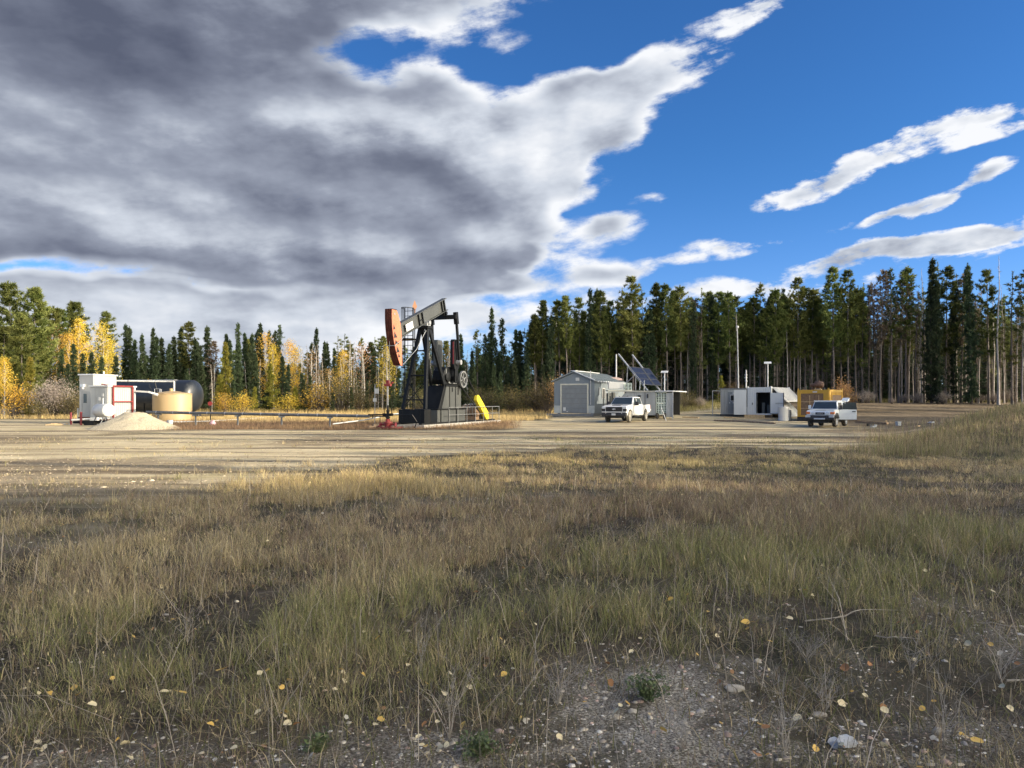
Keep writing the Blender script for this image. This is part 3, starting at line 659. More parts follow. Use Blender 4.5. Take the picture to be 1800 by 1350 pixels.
def dead_limbs(r, H, z0, z1, n, lmax):
    out = []
    for _ in range(n):
        z = r.uniform(z0, z1); a = r.uniform(0, 6.28); l = r.uniform(0.3, lmax)
        out.append((Vector((0, 0, z)), Vector((math.cos(a)*l, math.sin(a)*l, z+r.uniform(-0.45, 0.1)*l)), 0.022))
    return out
def conifer(kind, seed, H=15.0, base=0.45, rad=1.5, shape='pine', whorls=30, per=5, tufts=5, nn=14, L=0.34, W=0.075, r0=0.115, leaf='pine', bark='bark', dead=40, thin=1.0):
    r = np.random.default_rng(seed)
    tm, axis = trunk_mesh(kind+'_trunk', H*0.985, r0, 0.012, MT[bark], seed, dead_limbs(r, H, H*0.08, H*max(base, 0.15)+1.0, dead, rad*0.75) if dead else ())
    s = T3(seed+1); Cs, Ds, As, Bs = [], [], [], []
    lop = r.uniform(0.75, 1.25, 8)
    for k in range(whorls):
        t = (k + r.uniform(-0.4, 0.4))/whorls; t = min(max(t, 0), 1); z = H*(base + (1-base)*t)
        if shape == 'pine': prof = (0.35+0.65*min(1, t/0.28))*(1-t**2.2)**0.75 + 0.06
        elif shape == 'spruce': prof = (0.6+0.4*min(1, t/0.15))*(1-t)**0.72 + 0.05
        elif shape == 'club': prof = 0.50*(1-t)**0.5 + 0.16 + 0.30*math.exp(-((t-0.90)/0.06)**2)*(1-t**14)
        else: prof = (1-t)**0.9 + 0.04
        for j in range(per):
            if r.random() > thin: continue
            a = r.uniform(0, 6.28); l = rad*prof*(r.uniform(0.45, 1.15) if shape == 'pine' else r.uniform(0.25, 1.30))*lop[int(a/6.29*8)]
            if shape == 'pine': dz0, dz1 = 0.10*l, 0.35*l
            elif shape in ('spruce', 'club'): dz0, dz1 = -0.30*l, -0.25*l
            else: dz0, dz1 = 0.05*l, 0.12*l
            u = np.array([math.cos(a), math.sin(a)]); ax = axis(np.array([z]))[0]
            f = np.linspace(0.30 if shape != 'pine' else 0.42, 1.0, tufts)
            pz = z + dz0*f + (dz1-dz0)*f**2
            P_ = np.stack([ax[0]+u[0]*l*f, ax[1]+u[1]*l*f, pz], 1) + r.normal(0, 0.07, (tufts, 3))
            Cs.append(P_); dd = np.tile([u[0], u[1], 0.55 if shape == 'pine' else -0.15], (tufts, 1)); Ds.append(dd)
            As.append([ax[0], ax[1], z]); Bs.append(P_[-1])
    Cs = np.concatenate(Cs); Ds = np.concatenate(Ds)
    s.tufts(Cs, Ds, nn, L, W, 0.75)
    top = np.stack([np.zeros(8)+axis(np.array([H*0.97]))[0][0], np.zeros(8)+axis(np.array([H*0.97]))[0][1], np.linspace(H*0.93, H, 8)], 1)
    s.tufts(top, np.tile([0, 0, 1.0], (8, 1)), nn, L*0.7, W, 0.6)
    cm = s.mesh(kind+'_crown', ML[leaf])
    return tm, cm
def broadleaf(kind, seed, H=9.0, base=0.3, rad=1.5, n=70, per=34, size=0.13, leaf='aspen', bark='pale', r0=0.09, oval=True, spread=0.30):
    r = np.random.default_rng(seed)
    C = []; limbs = []
    for k in range(n):
        t = r.random()**0.85; z = H*(base+(1-base)*t); pr = math.sin(math.pi*min(1, 0.18+0.82*t))**0.7 if oval else (1-t)**0.6
        a = r.uniform(0, 6.28); l = rad*pr*r.random()**0.5
        p = Vector((math.cos(a)*l, math.sin(a)*l, z)); C.append(p)
        if k % 2 == 0: limbs.append((Vector((0, 0, z-0.12*H*r.uniform(0.5, 1.2))), p, 0.02))
    tm, axis = trunk_mesh(kind+'_trunk', H*0.95, r0, 0.01, MT[bark], seed, limbs, 6, 0.12)
    s = T3(seed); s.leaves(np.array([tuple(p) for p in C]), per, spread, size)
    return tm, s.mesh(kind+'_crown', ML[leaf])
def snag(kind, seed, H=15.0, r0=0.12, n=90, lmax=0.9, leaf='twig', needles=0, bark='greybark'):
    r = np.random.default_rng(seed)
    tm, axis = trunk_mesh(kind+'_trunk', H, r0, 0.012, MT[bark], seed, (), 6, 0.12)
    s = T3(seed); z = r.uniform(H*0.15, H*0.98, n); a = r.uniform(0, 6.28, n); l = r.uniform(0.2, 1, n)*lmax*(1.05-z/H)**0.5
    ax = axis(z); A = np.stack([ax[:, 0], ax[:, 1], z], 1); B = A + np.stack([np.cos(a)*l, np.sin(a)*l, -0.25*l+0.3*l*(z > H*0.7)], 1)
    s.sticks(A, B, np.full(n, 0.022))
    if needles:
        k = z > H*0.45; s.tufts(A[k]*0.35+B[k]*0.65, (B-A)[k], needles, 0.28, 0.05, 0.9)
    return tm, s.mesh(kind+'_crown', ML[leaf])
def shrub(kind, seed, H=2.6, rad=1.5, stems=26, leaf='willow', per=40, size=0.11, twigs=True):
    r = np.random.default_rng(seed); mb = MB(); C = []
    for k in range(stems):
        a = r.uniform(0, 6.28); l = rad*r.random()**0.6; h = H*(1-0.45*(l/rad)**2)*r.uniform(0.7, 1.05)
        p = Vector((math.cos(a)*l, math.sin(a)*l, h)); m_ = Vector((p.x*0.35, p.y*0.35, h*0.55))
        mb.tube((p.x*0.1, p.y*0.1, -0.1), m_, 0.018, 0.012, 4, False).tube(m_, p, 0.012, 0.004, 4, False)
        for f in (0.35, 0.6, 0.8, 1.0): C.append(m_.lerp(p, (f-0.35)/0.65*0.9+0.1) if f > 0.35 else m_)
    me = bpy.data.meshes.new(kind+'_stems'); me.from_pydata(mb.v, [], mb.f); me.materials.append(MT['darkbark'])
    s = T3(seed); s.leaves(np.array([tuple(p) for p in C]), per, 0.24, size)
    return me, s.mesh(kind+'_leaves', ML[leaf])

PROTO = {}
for k in range(5): PROTO['pine', k] = conifer('pine', 100+k, 15, (0.42,0.5,0.36,0.55,0.46)[k], (1.55,1.35,1.75,1.25,1.5)[k], 'pine', 26, 6, 5, 13)
for k in range(2): PROTO['openpine', k] = conifer('pine', 120+k, 13, (0.12,0.2)[k], (2.5,2.2)[k], 'pine', 30, 7, 6, 16, L=0.42, W=0.085, dead=10)
for k in range(4): PROTO['spruce', k] = conifer('spruce', 140+k, 12, 0.04, (1.35,1.1,1.5,1.2)[k], 'spruce', 46, 6, 5, 12, L=0.30, W=0.075, leaf='spruce', bark='darkbark', dead=0)
for k in range(3): PROTO['club', k] = conifer('club_spruce', 160+k, 12, 0.05, (0.85,0.75,1.0)[k], 'club', 52, 5, 4, 12, L=0.26, W=0.07, leaf='spruce', bark='darkbark', dead=0)
for k in range(2): PROTO['thinpine', k] = conifer('thin_pine', 180+k, 15, (0.3,0.5)[k], 1.15, 'pine', 24, 4, 4, 10, leaf='pine', dead=70, thin=0.7)
PROTO['brownpine', 0] = conifer('brown_pine', 190, 15, 0.45, 1.2, 'pine', 24, 5, 4, 10, leaf='deadneedle', dead=60)
for k in range(2): PROTO['larch', k] = conifer('larch', 200+k, 8, 0.05, (1.5,1.25)[k], 'cone', 34, 6, 5, 12, L=0.26, W=0.06, leaf='larch', bark='darkbark', dead=0)
for k in range(3): PROTO['aspen', k] = broadleaf('aspen', 210+k, 9, (0.3,0.45,0.2)[k], (1.35,1.1,1.7)[k], 90, 34)
for k in range(2): PROTO['russet', k] = broadleaf('russet_tree', 220+k, 7, 0.25, 1.3, 60, 16, leaf='russet')
for k in range(3): PROTO['snag', k] = snag('dead_pine', 230+k, 15, (0.12,0.10,0.085)[k], 110, 0.9)
for k in range(2): PROTO['bareaspen', k] = snag('bare_aspen', 240+k, 10, (0.075,0.06)[k], 130, 1.1, bark='pale')
PROTO['mossysnag', 0] = snag('dead_pine', 250, 15, 0.10, 170, 1.0, 'deadneedle', 7, 'darkbark')
for k in range(3): PROTO['willow', k] = shrub('willow', 260+k, (2.6,3.4,2.0)[k], (1.7,2.2,1.4)[k], 60, per=13, size=0.09)
for k in range(2): PROTO['goldshrub', k] = shrub('gold_shrub', 270+k, 2.4, 1.3, 40, 'aspen', 11, 0.09)
PROTO['russetshrub', 0] = shrub('russet_shrub', 280, 3.0, 1.2, 22, 'russet', 16)
PROTO['twigshrub', 0] = shrub('twig_shrub', 281, 2.4, 1.6, 60, 'twig', 30, 0.07)
NVAR = {}
for (k, i) in PROTO: NVAR[k] = max(NVAR.get(k, 0), i+1)
PH = dict(pine=15, openpine=13, spruce=12, club=12, thinpine=15, brownpine=15, larch=8, aspen=9, russet=7, snag=15, bareaspen=10, mossysnag=15, willow=2.6, goldshrub=2.4, russetshrub=3.0, twigshrub=2.4)
NAME = dict(pine='pine_tree', openpine='pine_tree', spruce='spruce_tree', club='spruce_tree', thinpine='pine_tree', brownpine='pine_tree', larch='larch_tree', aspen='aspen_tree', russet='aspen_tree',
            snag='dead_tree', bareaspen='bare_tree', mossysnag='dead_tree', willow='willow_shrub', goldshrub='golden_shrub', russetshrub='russet_shrub', twigshrub='bare_shrub')
DESC = dict(pine='tall green pine with a bare lower trunk', openpine='full bushy green pine', spruce='dark pointed spruce', club='narrow dark spruce with a clubbed top', thinpine='thin sparse pine',
            brownpine='tall pine with browned needles', larch='yellow green conical larch', aspen='golden yellow aspen', russet='thin aspen with russet orange leaves', snag='leafless grey dead tree', bareaspen='bare pale stemmed aspen',
            mossysnag='dead tree hung with brown needles', willow='rounded olive brown willow shrub', goldshrub='low golden leaved shrub', russetshrub='russet brown leaved shrub', twigshrub='bare twiggy grey shrub')
CAT = dict(pine='pine tree', openpine='pine tree', thinpine='pine tree', brownpine='pine tree', spruce='spruce tree', club='spruce tree', larch='larch tree', aspen='aspen tree', russet='aspen tree', snag='dead tree', bareaspen='bare tree',
           mossysnag='dead tree', willow='shrub', goldshrub='shrub', russetshrub='shrub', twigshrub='shrub')
REGION = [(100, 'at the left edge of the photo'), (240, 'behind the white shack'), (360, 'behind the black tank'), (500, 'beyond the left half of the pipeline'), (660, 'beyond the right half of the pipeline'), (790, 'behind the pump jack'),
          (960, 'between pump jack and grey garage'), (1090, 'behind the grey garage'), (1200, 'behind the solar panels'), (1290, 'in the gap left of the white container'), (1400, 'behind the white container'), (1500, 'behind the yellow container'),
          (1590, 'on the slope right of the yellow container'), (1690, 'above the bare dirt slope'), (9999, 'at the right edge of the photo')]
TREES = []
def tree(kind, px, Y, top=None, H=None, var=None, row='front'):
    """top: row of its tip in the photograph; the tree stands at distance Y and gets the real height that follows"""
    TREES.append(dict(kind=kind, x=at(px, Y), y=Y, px=px, H=H if H is not None else zz(top, Y)-gz(at(px, Y), Y), var=var, row=row))
# left edge: full pines, golden aspens, larches and young spruces, measured tip by tip
for px, top, k, Y in ((-30,520,'openpine',78),(20,497,'openpine',80),(57,508,'openpine',78),(88,540,'openpine',84),(108,545,'pine',88),(135,533,'openpine',92),(187,548,'pine',90),(40,560,'openpine',74),(5,575,'openpine',76),
        (52,628,'larch',72),(140,566,'aspen',84),(122,588,'aspen',82),(178,572,'aspen',85),(98,585,'russet',83),(190,600,'aspen',86),(8,632,'aspen',70),(25,668,'goldshrub',70),(-8,660,'aspen',70),
        (130,605,'spruce',78),(104,613,'spruce',80),(160,618,'spruce',79),(118,640,'spruce',76),(205,625,'spruce',80),(175,626,'spruce',78),(147,622,'spruce',82),
        (217,570,'club',98),(228,574,'spruce',98),(236,598,'spruce',96),(255,587,'spruce',97),(268,577,'spruce',98),(276,590,'spruce',95),(283,593,'spruce',97),(271,632,'spruce',88),(297,605,'spruce',94),(307,592,'spruce',97),
        (316,577,'spruce',99),(332,566,'pine',99),(345,597,'spruce',96),(350,600,'spruce',97),(363,573,'spruce',99),(358,625,'spruce',92),(375,600,'brownpine',98),(397,602,'larch',90),(398,588,'spruce',99),(405,598,'spruce',97),(422,568,'club',98),(418,600,'spruce',94),(431,586,'spruce',98),(440,586,'spruce',97),
        (452,581,'club',99),(459,569,'spruce',98),(450,622,'spruce',92),(468,590,'aspen',98),(477,640,'larch',88),(476,581,'club',100),(483,582,'club',99),(491,572,'club',98),(481,612,'aspen',97),(496,625,'spruce',94),(508,602,'aspen',97),(518,612,'aspen',98),(504,640,'spruce',90),
        (530,655,'spruce',90),(546,602,'spruce',97),(548,620,'russet',96),(557,577,'club',98),(566,600,'spruce',97),(580,602,'spruce',98),(588,612,'spruce',97),(594,592,'thinpine',102),(605,588,'thinpine',101),(603,618,'aspen',96),(560,650,'russet',92),(580,648,'russet',92),(545,660,'spruce',90),
        (622,600,'snag',99),(612,604,'pine',103),(635,594,'thinpine',100),(637,603,'russet',98),(650,602,'pine',102),(660,594,'thinpine',101),(673,592,'pine',100),(682,608,'aspen',95),(692,600,'pine',101),(712,606,'thinpine',102),(730,610,'pine',100),(655,608,'club',99),
        (748,612,'thinpine',101),(765,605,'pine',98),(782,600,'pine',100),(790,610,'russet',99),
        (811,588,'spruce',98),(826,616,'spruce',94),(840,580,'thinpine',97),(853,588,'club',95),(860,584,'club',96),(864,541,'club',96),(872,592,'club',95),(887,560,'club',94),(833,640,'spruce',90),(899,600,'thinpine',96),(908,580,'spruce',95),(915,582,'spruce',94),(921,579,'thinpine',95),(933,572,'pine',94),(928,600,'spruce',92),
        (952,529,'pine',92),(942,560,'pine',94),(968,555,'club',91),(984,527,'pine',92),(997,521,'pine',91),(1009,545,'thinpine',94),(1020,524,'pine',93),(1033,508,'club',91),(1043,532,'pine',93),(1049,508,'spruce',92),(1058,512,'pine',91),(1070,530,'pine',93),(1083,528,'thinpine',94),(1095,508,'thinpine',92),(1113,488,'pine',90),(1103,520,'pine',92),(1130,514,'thinpine',92),(1140,540,'spruce',90),
        (1153,498,'pine',91),(1173,499,'pine',90),(1186,512,'pine',93),(1197,503,'pine',90),(1212,522,'thinpine',92),(1226,525,'brownpine',91),(1234,508,'thinpine',90),(1243,514,'pine',91),(1252,521,'club',90),(1262,514,'pine',90),(1283,513,'pine',89),(1293,520,'pine',91),(1305,545,'pine',92),(1318,530,'pine',90),(1326,521,'pine',89),
        (1336,498,'thinpine',90),(1345,542,'pine',88),(1354,521,'mossysnag',89),(1366,508,'pine',88),(1376,520,'pine',90),(1388,524,'pine',91),(1403,490,'pine',88),(1415,505,'pine',89),(1427,507,'pine',88),(1438,523,'pine',90),(1448,530,'thinpine',90),
        (1466,470,'pine',85),(1479,510,'pine',87),(1491,477,'pine',85),(1505,508,'pine',86),(1516,500,'thinpine',86),(1527,494,'mossysnag',85),(1547,475,'brownpine',84),(1540,500,'brownpine',86),(1567,472,'thinpine',84),(1580,483,'brownpine',84),(1592,470,'pine',84),(1608,510,'mossysnag',83),(1620,472,'snag',85),
        (1637,456,'spruce',82),(1651,462,'thinpine',84),(1647,490,'spruce',82),(1662,470,'pine',83),(1680,482,'snag',84),(1677,495,'club',83),(1690,482,'brownpine',83),(1708,463,'spruce',81),(1720,484,'snag',82),(1738,475,'pine',81),(1755,450,'snag',80),(1765,500,'snag',82),(1779,479,'thinpine',80),(1797,478,'snag',79),(1787,520,'snag',80),(1812,470,'pine',79),
        # foot of the forest
        (70,700,'willow',70),(95,665,'twigshrub',71),(125,675,'willow',71),(150,668,'spruce',74),(250,688,'goldshrub',84),(262,680,'goldshrub',86),(425,688,'goldshrub',84),(560,675,'goldshrub',88),(600,672,'willow',88),(632,672,'willow',88),(645,668,'spruce',88),(583,690,'spruce',86),(618,680,'spruce',87),
        (395,690,'goldshrub',86),(470,672,'spruce',88),(505,690,'goldshrub',87),(535,668,'spruce',88),(448,680,'larch',87),(520,680,'larch',88),(410,668,'spruce',90),(330,655,'spruce',90),(385,660,'larch',89),(373,640,'bareaspen',86),(690,668,'spruce',90),(740,690,'willow',88),(712,664,'thinpine',92),(766,660,'spruce',92),
        (880,655,'spruce',88),(900,680,'willow',86),(925,640,'spruce',88),(945,668,'willow',84),(962,676,'willow',83),(850,690,'willow',86),(868,640,'spruce',90),(908,630,'spruce',90),(955,640,'spruce',88),(983,660,'russetshrub',82),
        (1480,664,'russetshrub',76),(1488,680,'russetshrub',75),(1285,680,'willow',82),(1270,660,'larch',84),(1205,694,'willow',80),(1218,696,'willow',80),(1230,698,'twigshrub',80)):
    tree(k, px, Y, top)
for k_ in range(16):
    tree('twigshrub', 1300+k_*31+(k_*37 % 23), 83.5-(k_ % 3)*1.2, H=0.7+0.25*(k_*5 % 4), row='brush')
# bare and leafless stems among the left trees, then the deeper rows
r = np.random.default_rng(77)
for _ in range(46):
    px = r.uniform(520, 830); tree('bareaspen', px, r.uniform(93, 104), H=r.uniform(6.5, 9.5), row='among')
for _ in range(10):
    px = r.uniform(240, 480); tree('bareaspen', px, r.uniform(92, 100), H=r.uniform(5, 8), row='among')
for _ in range(34):
    px = r.uniform(-60, 930); tree(r.choice(['spruce','club','thinpine','pine','spruce']), px, r.uniform(102, 120), H=r.uniform(7.5, 10.5)+(3 if px < 150 else 0), row='back')
for _ in range(95):
    px = r.uniform(930, 1850); Y = r.uniform(92, 106) - (px-930)/900*10
    tree(r.choice(['pine','pine','pine','thinpine','spruce','club']) if px < 1520 else r.choice(['thinpine','mossysnag','snag','pine']), px, Y, H=r.uniform(11.5, 14.0), row='back')
for _ in range(80):
    px = r.uniform(960, 1840) if _ % 3 else r.uniform(1500, 1840); Y = 93-(px-930)/900*11 + r.uniform(-1.5, 9)
    tree(r.choice(['snag','mossysnag','snag']), px, Y, H=r.uniform(8, 13.5), row='among')
FREE = {}
def place_tree(d, label, group, unseen=False):
    v = d['var'] if d['var'] is not None else int(r.integers(0, NVAR[d['kind']]))
    tm, cm = PROTO[d['kind'], v]; s = d['H']/PH[d['kind']]
    o = thing(NAME[d['kind']], label, CAT[d['kind']], (d['x'], d['y'], gz(d['x'], d['y'])), r.uniform(0, 6.28), group)
    sx = s**0.6*r.uniform(0.85, 1.08)*(0.82 if d['kind'] in ('spruce','club') else 1.0) if d['kind'] not in ('willow','goldshrub','twigshrub','russetshrub') else s*r.uniform(0.9, 1.3)
    o.scale = (sx, sx, s)
    low = d['kind'] in ('willow','goldshrub','twigshrub','russetshrub')
    for nm, me in (('stems' if low else 'trunk', tm), ('leaves' if low else ('branches' if d['kind'] in ('snag','bareaspen','mossysnag') else 'crown'), cm)):
        c = bpy.data.objects.new(nm, me); COL.objects.link(c); c.parent = o
    return o
ORD = ['first','second','third','fourth','fifth','sixth','seventh','eighth','ninth','tenth','eleventh','twelfth','thirteenth','fourteenth','fifteenth','sixteenth','seventeenth','eighteenth','nineteenth','twentieth']
def region(px):
    for lim, nm in REGION:
        if px < lim: return nm
cells = {}
for d in TREES: cells.setdefault((region(d['px']), d['kind'], d['row']), []).append(d)
for (reg, kind, row), ds in cells.items():
    ds.sort(key=lambda d: d['px'])
    grp = {'front': 'trees at the forest edge ', 'among': 'bare stems standing among the trees ', 'back': 'trees in the back rows ', 'brush': 'low brush at the foot of the forest '}[row] + reg
    for i, d in enumerate(ds):
        if row == 'front':
            lab = f"{DESC[kind]} {reg}" if len(ds) == 1 else f"{ORD[i]} from left {DESC[kind]} {reg}"
        else: lab = f"{DESC[kind]} {'in the back rows' if row == 'back' else 'at the foot of the forest' if row == 'brush' else 'among the forest edge trees'} {reg}"
        place_tree(d, ' '.join(lab.split()[:16]), grp)
# distant forest behind the rows, one mass nobody could count
def forest_mass(name, spec, seed):
    r = np.random.default_rng(seed); Vs = []; Vt = []
    for (px0, px1, Y0, Y1, H0, H1, n, kinds) in spec:
        for _ in range(n):
            px = r.uniform(px0, px1); Y = r.uniform(Y0, Y1); H = r.uniform(H0, H1); kind = r.choice(kinds); X = at(px, Y)
            tm, cm = PROTO[kind, int(r.integers(0, NVAR[kind]))]
            nv = len(cm.vertices); co = np.empty(nv*3, np.float32); cm.vertices.foreach_get('co', co); co = co.reshape(-1, 3, 3)
            co = co[r.random(len(co)) < 0.45]; c0 = co.mean(1, keepdims=True); co = (co-c0)*1.6 + c0
            s = H/PH[kind]; a = r.uniform(0, 6.28); ca, sa = math.cos(a), math.sin(a)
            q = co.reshape(-1, 3); q = np.stack([q[:,0]*ca-q[:,1]*sa, q[:,0]*sa+q[:,1]*ca, q[:,2]], 1)*np.array([1.1, 1.1, s]) + np.array([X, Y, gz(X, Y)])
            Vs.append(q)
            for j in range(3):
                t0, t1 = 2.1*j+a, 2.1*(j+1)+a; z0 = gz(X, Y); w = 0.14
                Vt.append([[X+w*math.cos(t0), Y+w*math.sin(t0), z0],[X+w*math.cos(t1), Y+w*math.sin(t1), z0],[X, Y, z0+H]])
    V = np.concatenate(Vs); o = link(name, attr_mesh(name, V, np.arange(len(V)).reshape(-1, 3), ML['pine' if 'pine' in name else 'spruce']), kind='stuff')
    V = np.array(Vt).reshape(-1, 3); o2 = link(name+'_trunks', attr_mesh(name+'_trunks', V, np.arange(len(V)).reshape(-1, 3), MT['bark']), kind='stuff')
forest_mass('distant_pine_forest', [(940, 1500, 104, 150, 12, 14, 190, ['pine','thinpine']), (1500, 1900, 100, 150, 10, 13.5, 95, ['pine','thinpine'])], 5)
forest_mass('distant_spruce_forest', [(-100, 960, 112, 165, 6.5, 9.5, 260, ['spruce','club']), (940, 1560, 96, 130, 9, 12, 90, ['spruce','club']), (1480, 1900, 96, 135, 4, 8, 90, ['spruce'])], 6)
# the same forest goes on past the right edge of the photograph; its shade lies over the field
SH = np.random.default_rng(4)
def off_trees(n, x0, x1, y0, y1, h0, h1, kinds):
    for _ in range(n):
        X = SH.uniform(x0, x1); Y = SH.uniform(y0, y1)
        if X < 0.74*Y+2: continue
        k = str(SH.choice(kinds)); place_tree(dict(kind=k, x=X, y=Y, H=SH.uniform(h0, h1), var=None), DESC[k]+' in forest past the right edge', 'forest past the right edge')
off_trees(230, 30, 54, -50, 2, 14, 18, ['pine','pine','spruce','openpine'])
off_trees(36, 30, 56, 2, 34, 12, 17, ['pine','thinpine','spruce','snag'])
off_trees(60, 46, 72, 30, 78, 12, 16, ['pine','thinpine','snag','spruce'])
print('trees ok', len(TREES))

# ================================================================ pump jack (local y = 0 at the well, running backwards; x to the right)
WX, WY = -7.3, 43.5; JRZ = -math.asin(0.35)
Z0 = gz(WX+2, WY+8)
J = thing('pump_jack', 'black oilfield pump jack with orange horse head at the low end of its stroke', 'pump jack', (WX, WY, Z0), JRZ)
def jp(name, mb, m, parent=J, **k): return part(name, mb, m, parent, **k)
# samson post
mb = MB()
for sx in (-1, 1):
    mb.beam((sx*0.78, 3.25, 1.15), (sx*0.24, 4.6, 6.5), 0.20, 0.24, (0,1,0))
    mb.beam((sx*0.48, 6.6, 2.75), (sx*0.24, 4.85, 6.4), 0.15, 0.30, (0,1,0))
for z in (1.75, 3.3, 4.9):
    f = (z-1.15)/5.35; w = 0.78-0.54*f; y = 3.25+1.35*f; mb.beam((-w, y, z), (w, y, z), 0.09, 0.09)
mb.beam((-0.78,3.25,1.25), (0.62,3.62,2.9), 0.05, 0.05).beam((0.78,3.25,1.25), (-0.62,3.62,2.9), 0.05, 0.05)
mb.box(-0.42, 0.42, 4.35, 5.05, 6.35, 6.52)
jp('samson_post', mb, M['black'], bevel=0.012)
jp('post_base', MB().box(-0.92, -0.62, 2.9, 3.75, 0.28, 1.15).box(0.62, 0.92, 2.9, 3.75, 0.28, 1.15).box(-0.62, 0.62, 2.9, 3.15, 0.28, 1.15), M['black'], bevel=0.02)
# walking beam: I section from the head to the tail bearing
mb = MB(); a = Vector((0, 1.10, 5.855)); b = Vector((0, 7.75, 8.32)); d = (b-a).normalized(); n_ = Vector((0, -d.z, d.y)); H_ = 0.80
mb.beam(a, b, 0.05, H_, n_)
for s_ in (-1, 1): mb.beam(a+n_*s_*(H_/2), b+n_*s_*(H_/2), 0.34, 0.045, n_)
wb = jp('walking_beam', mb, M['beamgrey'], bevel=0.006)
mb = MB()
for f in (0.40, 0.475, 0.90, 0.955):
    p = a.lerp(b, f); mb.beam(p-n_*0.375, p+n_*0.375, 0.26, 0.06, d)
mb.beam(a.lerp(b,0.40)-n_*0.1, a.lerp(b,0.475)-n_*0.1, 0.2, 0.05, n_)
part('stiffener', mb, M['black'], wb)
c_ = a.lerp(b, 0.19)
def bp_(u, v, x=0.19): return c_ + d*u + n_*v + Vector((x, 0, 0))
part('sign', MB().quad(bp_(-0.52,-0.24), bp_(0.42,-0.24), bp_(0.42,0.20), bp_(-0.52,0.20), 0.012), M['white'], wb, label='white number board fixed to the beam')
mb = MB()
for u0, u1, v in ((-0.18,0.12,0.075),(-0.32,0.24,-0.055),(-0.10,0.05,-0.14)):
    uu = u0
    while uu < u1:
        w_ = random.uniform(0.025, 0.05); mb.quad(bp_(uu,v-0.02,0.196), bp_(uu+w_,v-0.02,0.196), bp_(uu+w_,v+0.02,0.196), bp_(uu,v+0.02,0.196)); uu += w_+0.02
part('lettering', mb, M['greysteel'], wb)
sb = jp('saddle_bearing', MB().box(-0.30, 0.30, 4.45, 4.95, 6.52, 6.72).tube((-0.40,4.7,6.74), (0.40,4.7,6.74), 0.13, n=16), M['steel'], smooth=True)
jp('tail_bearing', MB().box(-0.16, 0.16, 7.25, 7.62, 7.45, 7.78).tube((-0.28,7.45,7.66), (0.28,7.45,7.66), 0.12, n=14), M['black'], smooth=True)
# horse head: curved face of an arc about the saddle bearing
cy, cz, RR = 4.70, 6.74, 4.62
arc = [(cy - RR*math.cos(t), cz + RR*math.sin(t)) for t in np.linspace(math.radians(4.5), math.radians(-39.0), 15)]
back = [(1.34, 3.80), (1.30, 4.4), (1.28, 5.2), (1.24, 5.8), (1.12, 6.3), (0.88, 6.8), (0.66, 7.08)]
hh = jp('horse_head', MB().prism(arc+back, -0.22, 0.22), M['orange'])
mb = MB()
for i in range(len(arc)-1):
    (y0, z0_), (y1, z1_) = arc[i], arc[i+1]
    mb.add([(-0.20,y0-0.012,z0_),(0.20,y0-0.012,z0_),(0.20,y1-0.012,z1_),(-0.20,y1-0.012,z1_)], [(0,1,2,3)])
    for x_ in (-0.205, -0.06, 0.06, 0.205): mb.add([(x_-0.02,y0-0.05,z0_),(x_+0.02,y0-0.05,z0_),(x_+0.02,y1-0.05,z1_),(x_-0.02,y1-0.05,z1_),(x_-0.02,y0,z0_),(x_+0.02,y0,z0_),(x_+0.02,y1,z1_),(x_-0.02,y1,z1_)], [(0,1,2,3),(0,3,7,4),(1,5,6,2)])
part('face_channel', mb, M['rustface'], hh)
mb = MB()
for i, f in enumerate((0.30, 0.43, 0.56, 0.69, 0.80)):
    t = math.radians(4.5 + (-43.5)*f); y_ = cy-RR*math.cos(t)+0.10; z_ = cz+RR*math.sin(t)
    w_ = (0.24,0.38,0.46,0.38,0.26)[i]; h_ = (0.32,0.40,0.28,0.40,0.28)[i]
    mb.add([(0.224,y_,z_-h_/2),(0.224,y_+w_,z_-h_/2+0.05),(0.224,y_+w_,z_-h_/2+0.10),(0.224,y_+0.05,z_+h_/2)], [(0,1,2,3)])
part('cut_out', mb, M['interior'], hh)
part('lifting_eye', MB().tube((0.22,0.36,6.83),(0.26,0.36,6.83),0.06), M['steel'], hh)
part('top_cap', MB().box(-0.23,0.23,0.08,0.68,7.085,7.12), M['black'], hh)
jp('cable_lashing', MB().tube((0.29,0.30,4.95),(0.29,1.25,5.45),0.018).tube((-0.29,0.30,4.95),(0.29,0.30,4.95),0.018).path([(0.29,1.35,3.9),(0.3,3.0,4.9),(0.3,4.3,6.2)],0.014), M['steel'])
jp('bridle', MB().tube((-0.1,0.0,5.2),(-0.1,0.0,2.62),0.011).tube((0.1,0.0,5.2),(0.1,0.0,2.62),0.011), M['greysteel'])
jp('carrier_bar', MB().box(-0.2,0.2,-0.09,0.09,2.55,2.68).box(-0.09,0.09,-0.07,0.07,2.68,2.9).tube((0.2,0,2.75),(0.34,0,2.75),0.05), M['red'])
jp('polished_rod', MB().tube((0,0,1.3),(0,0,2.56),0.028), M['steel'])
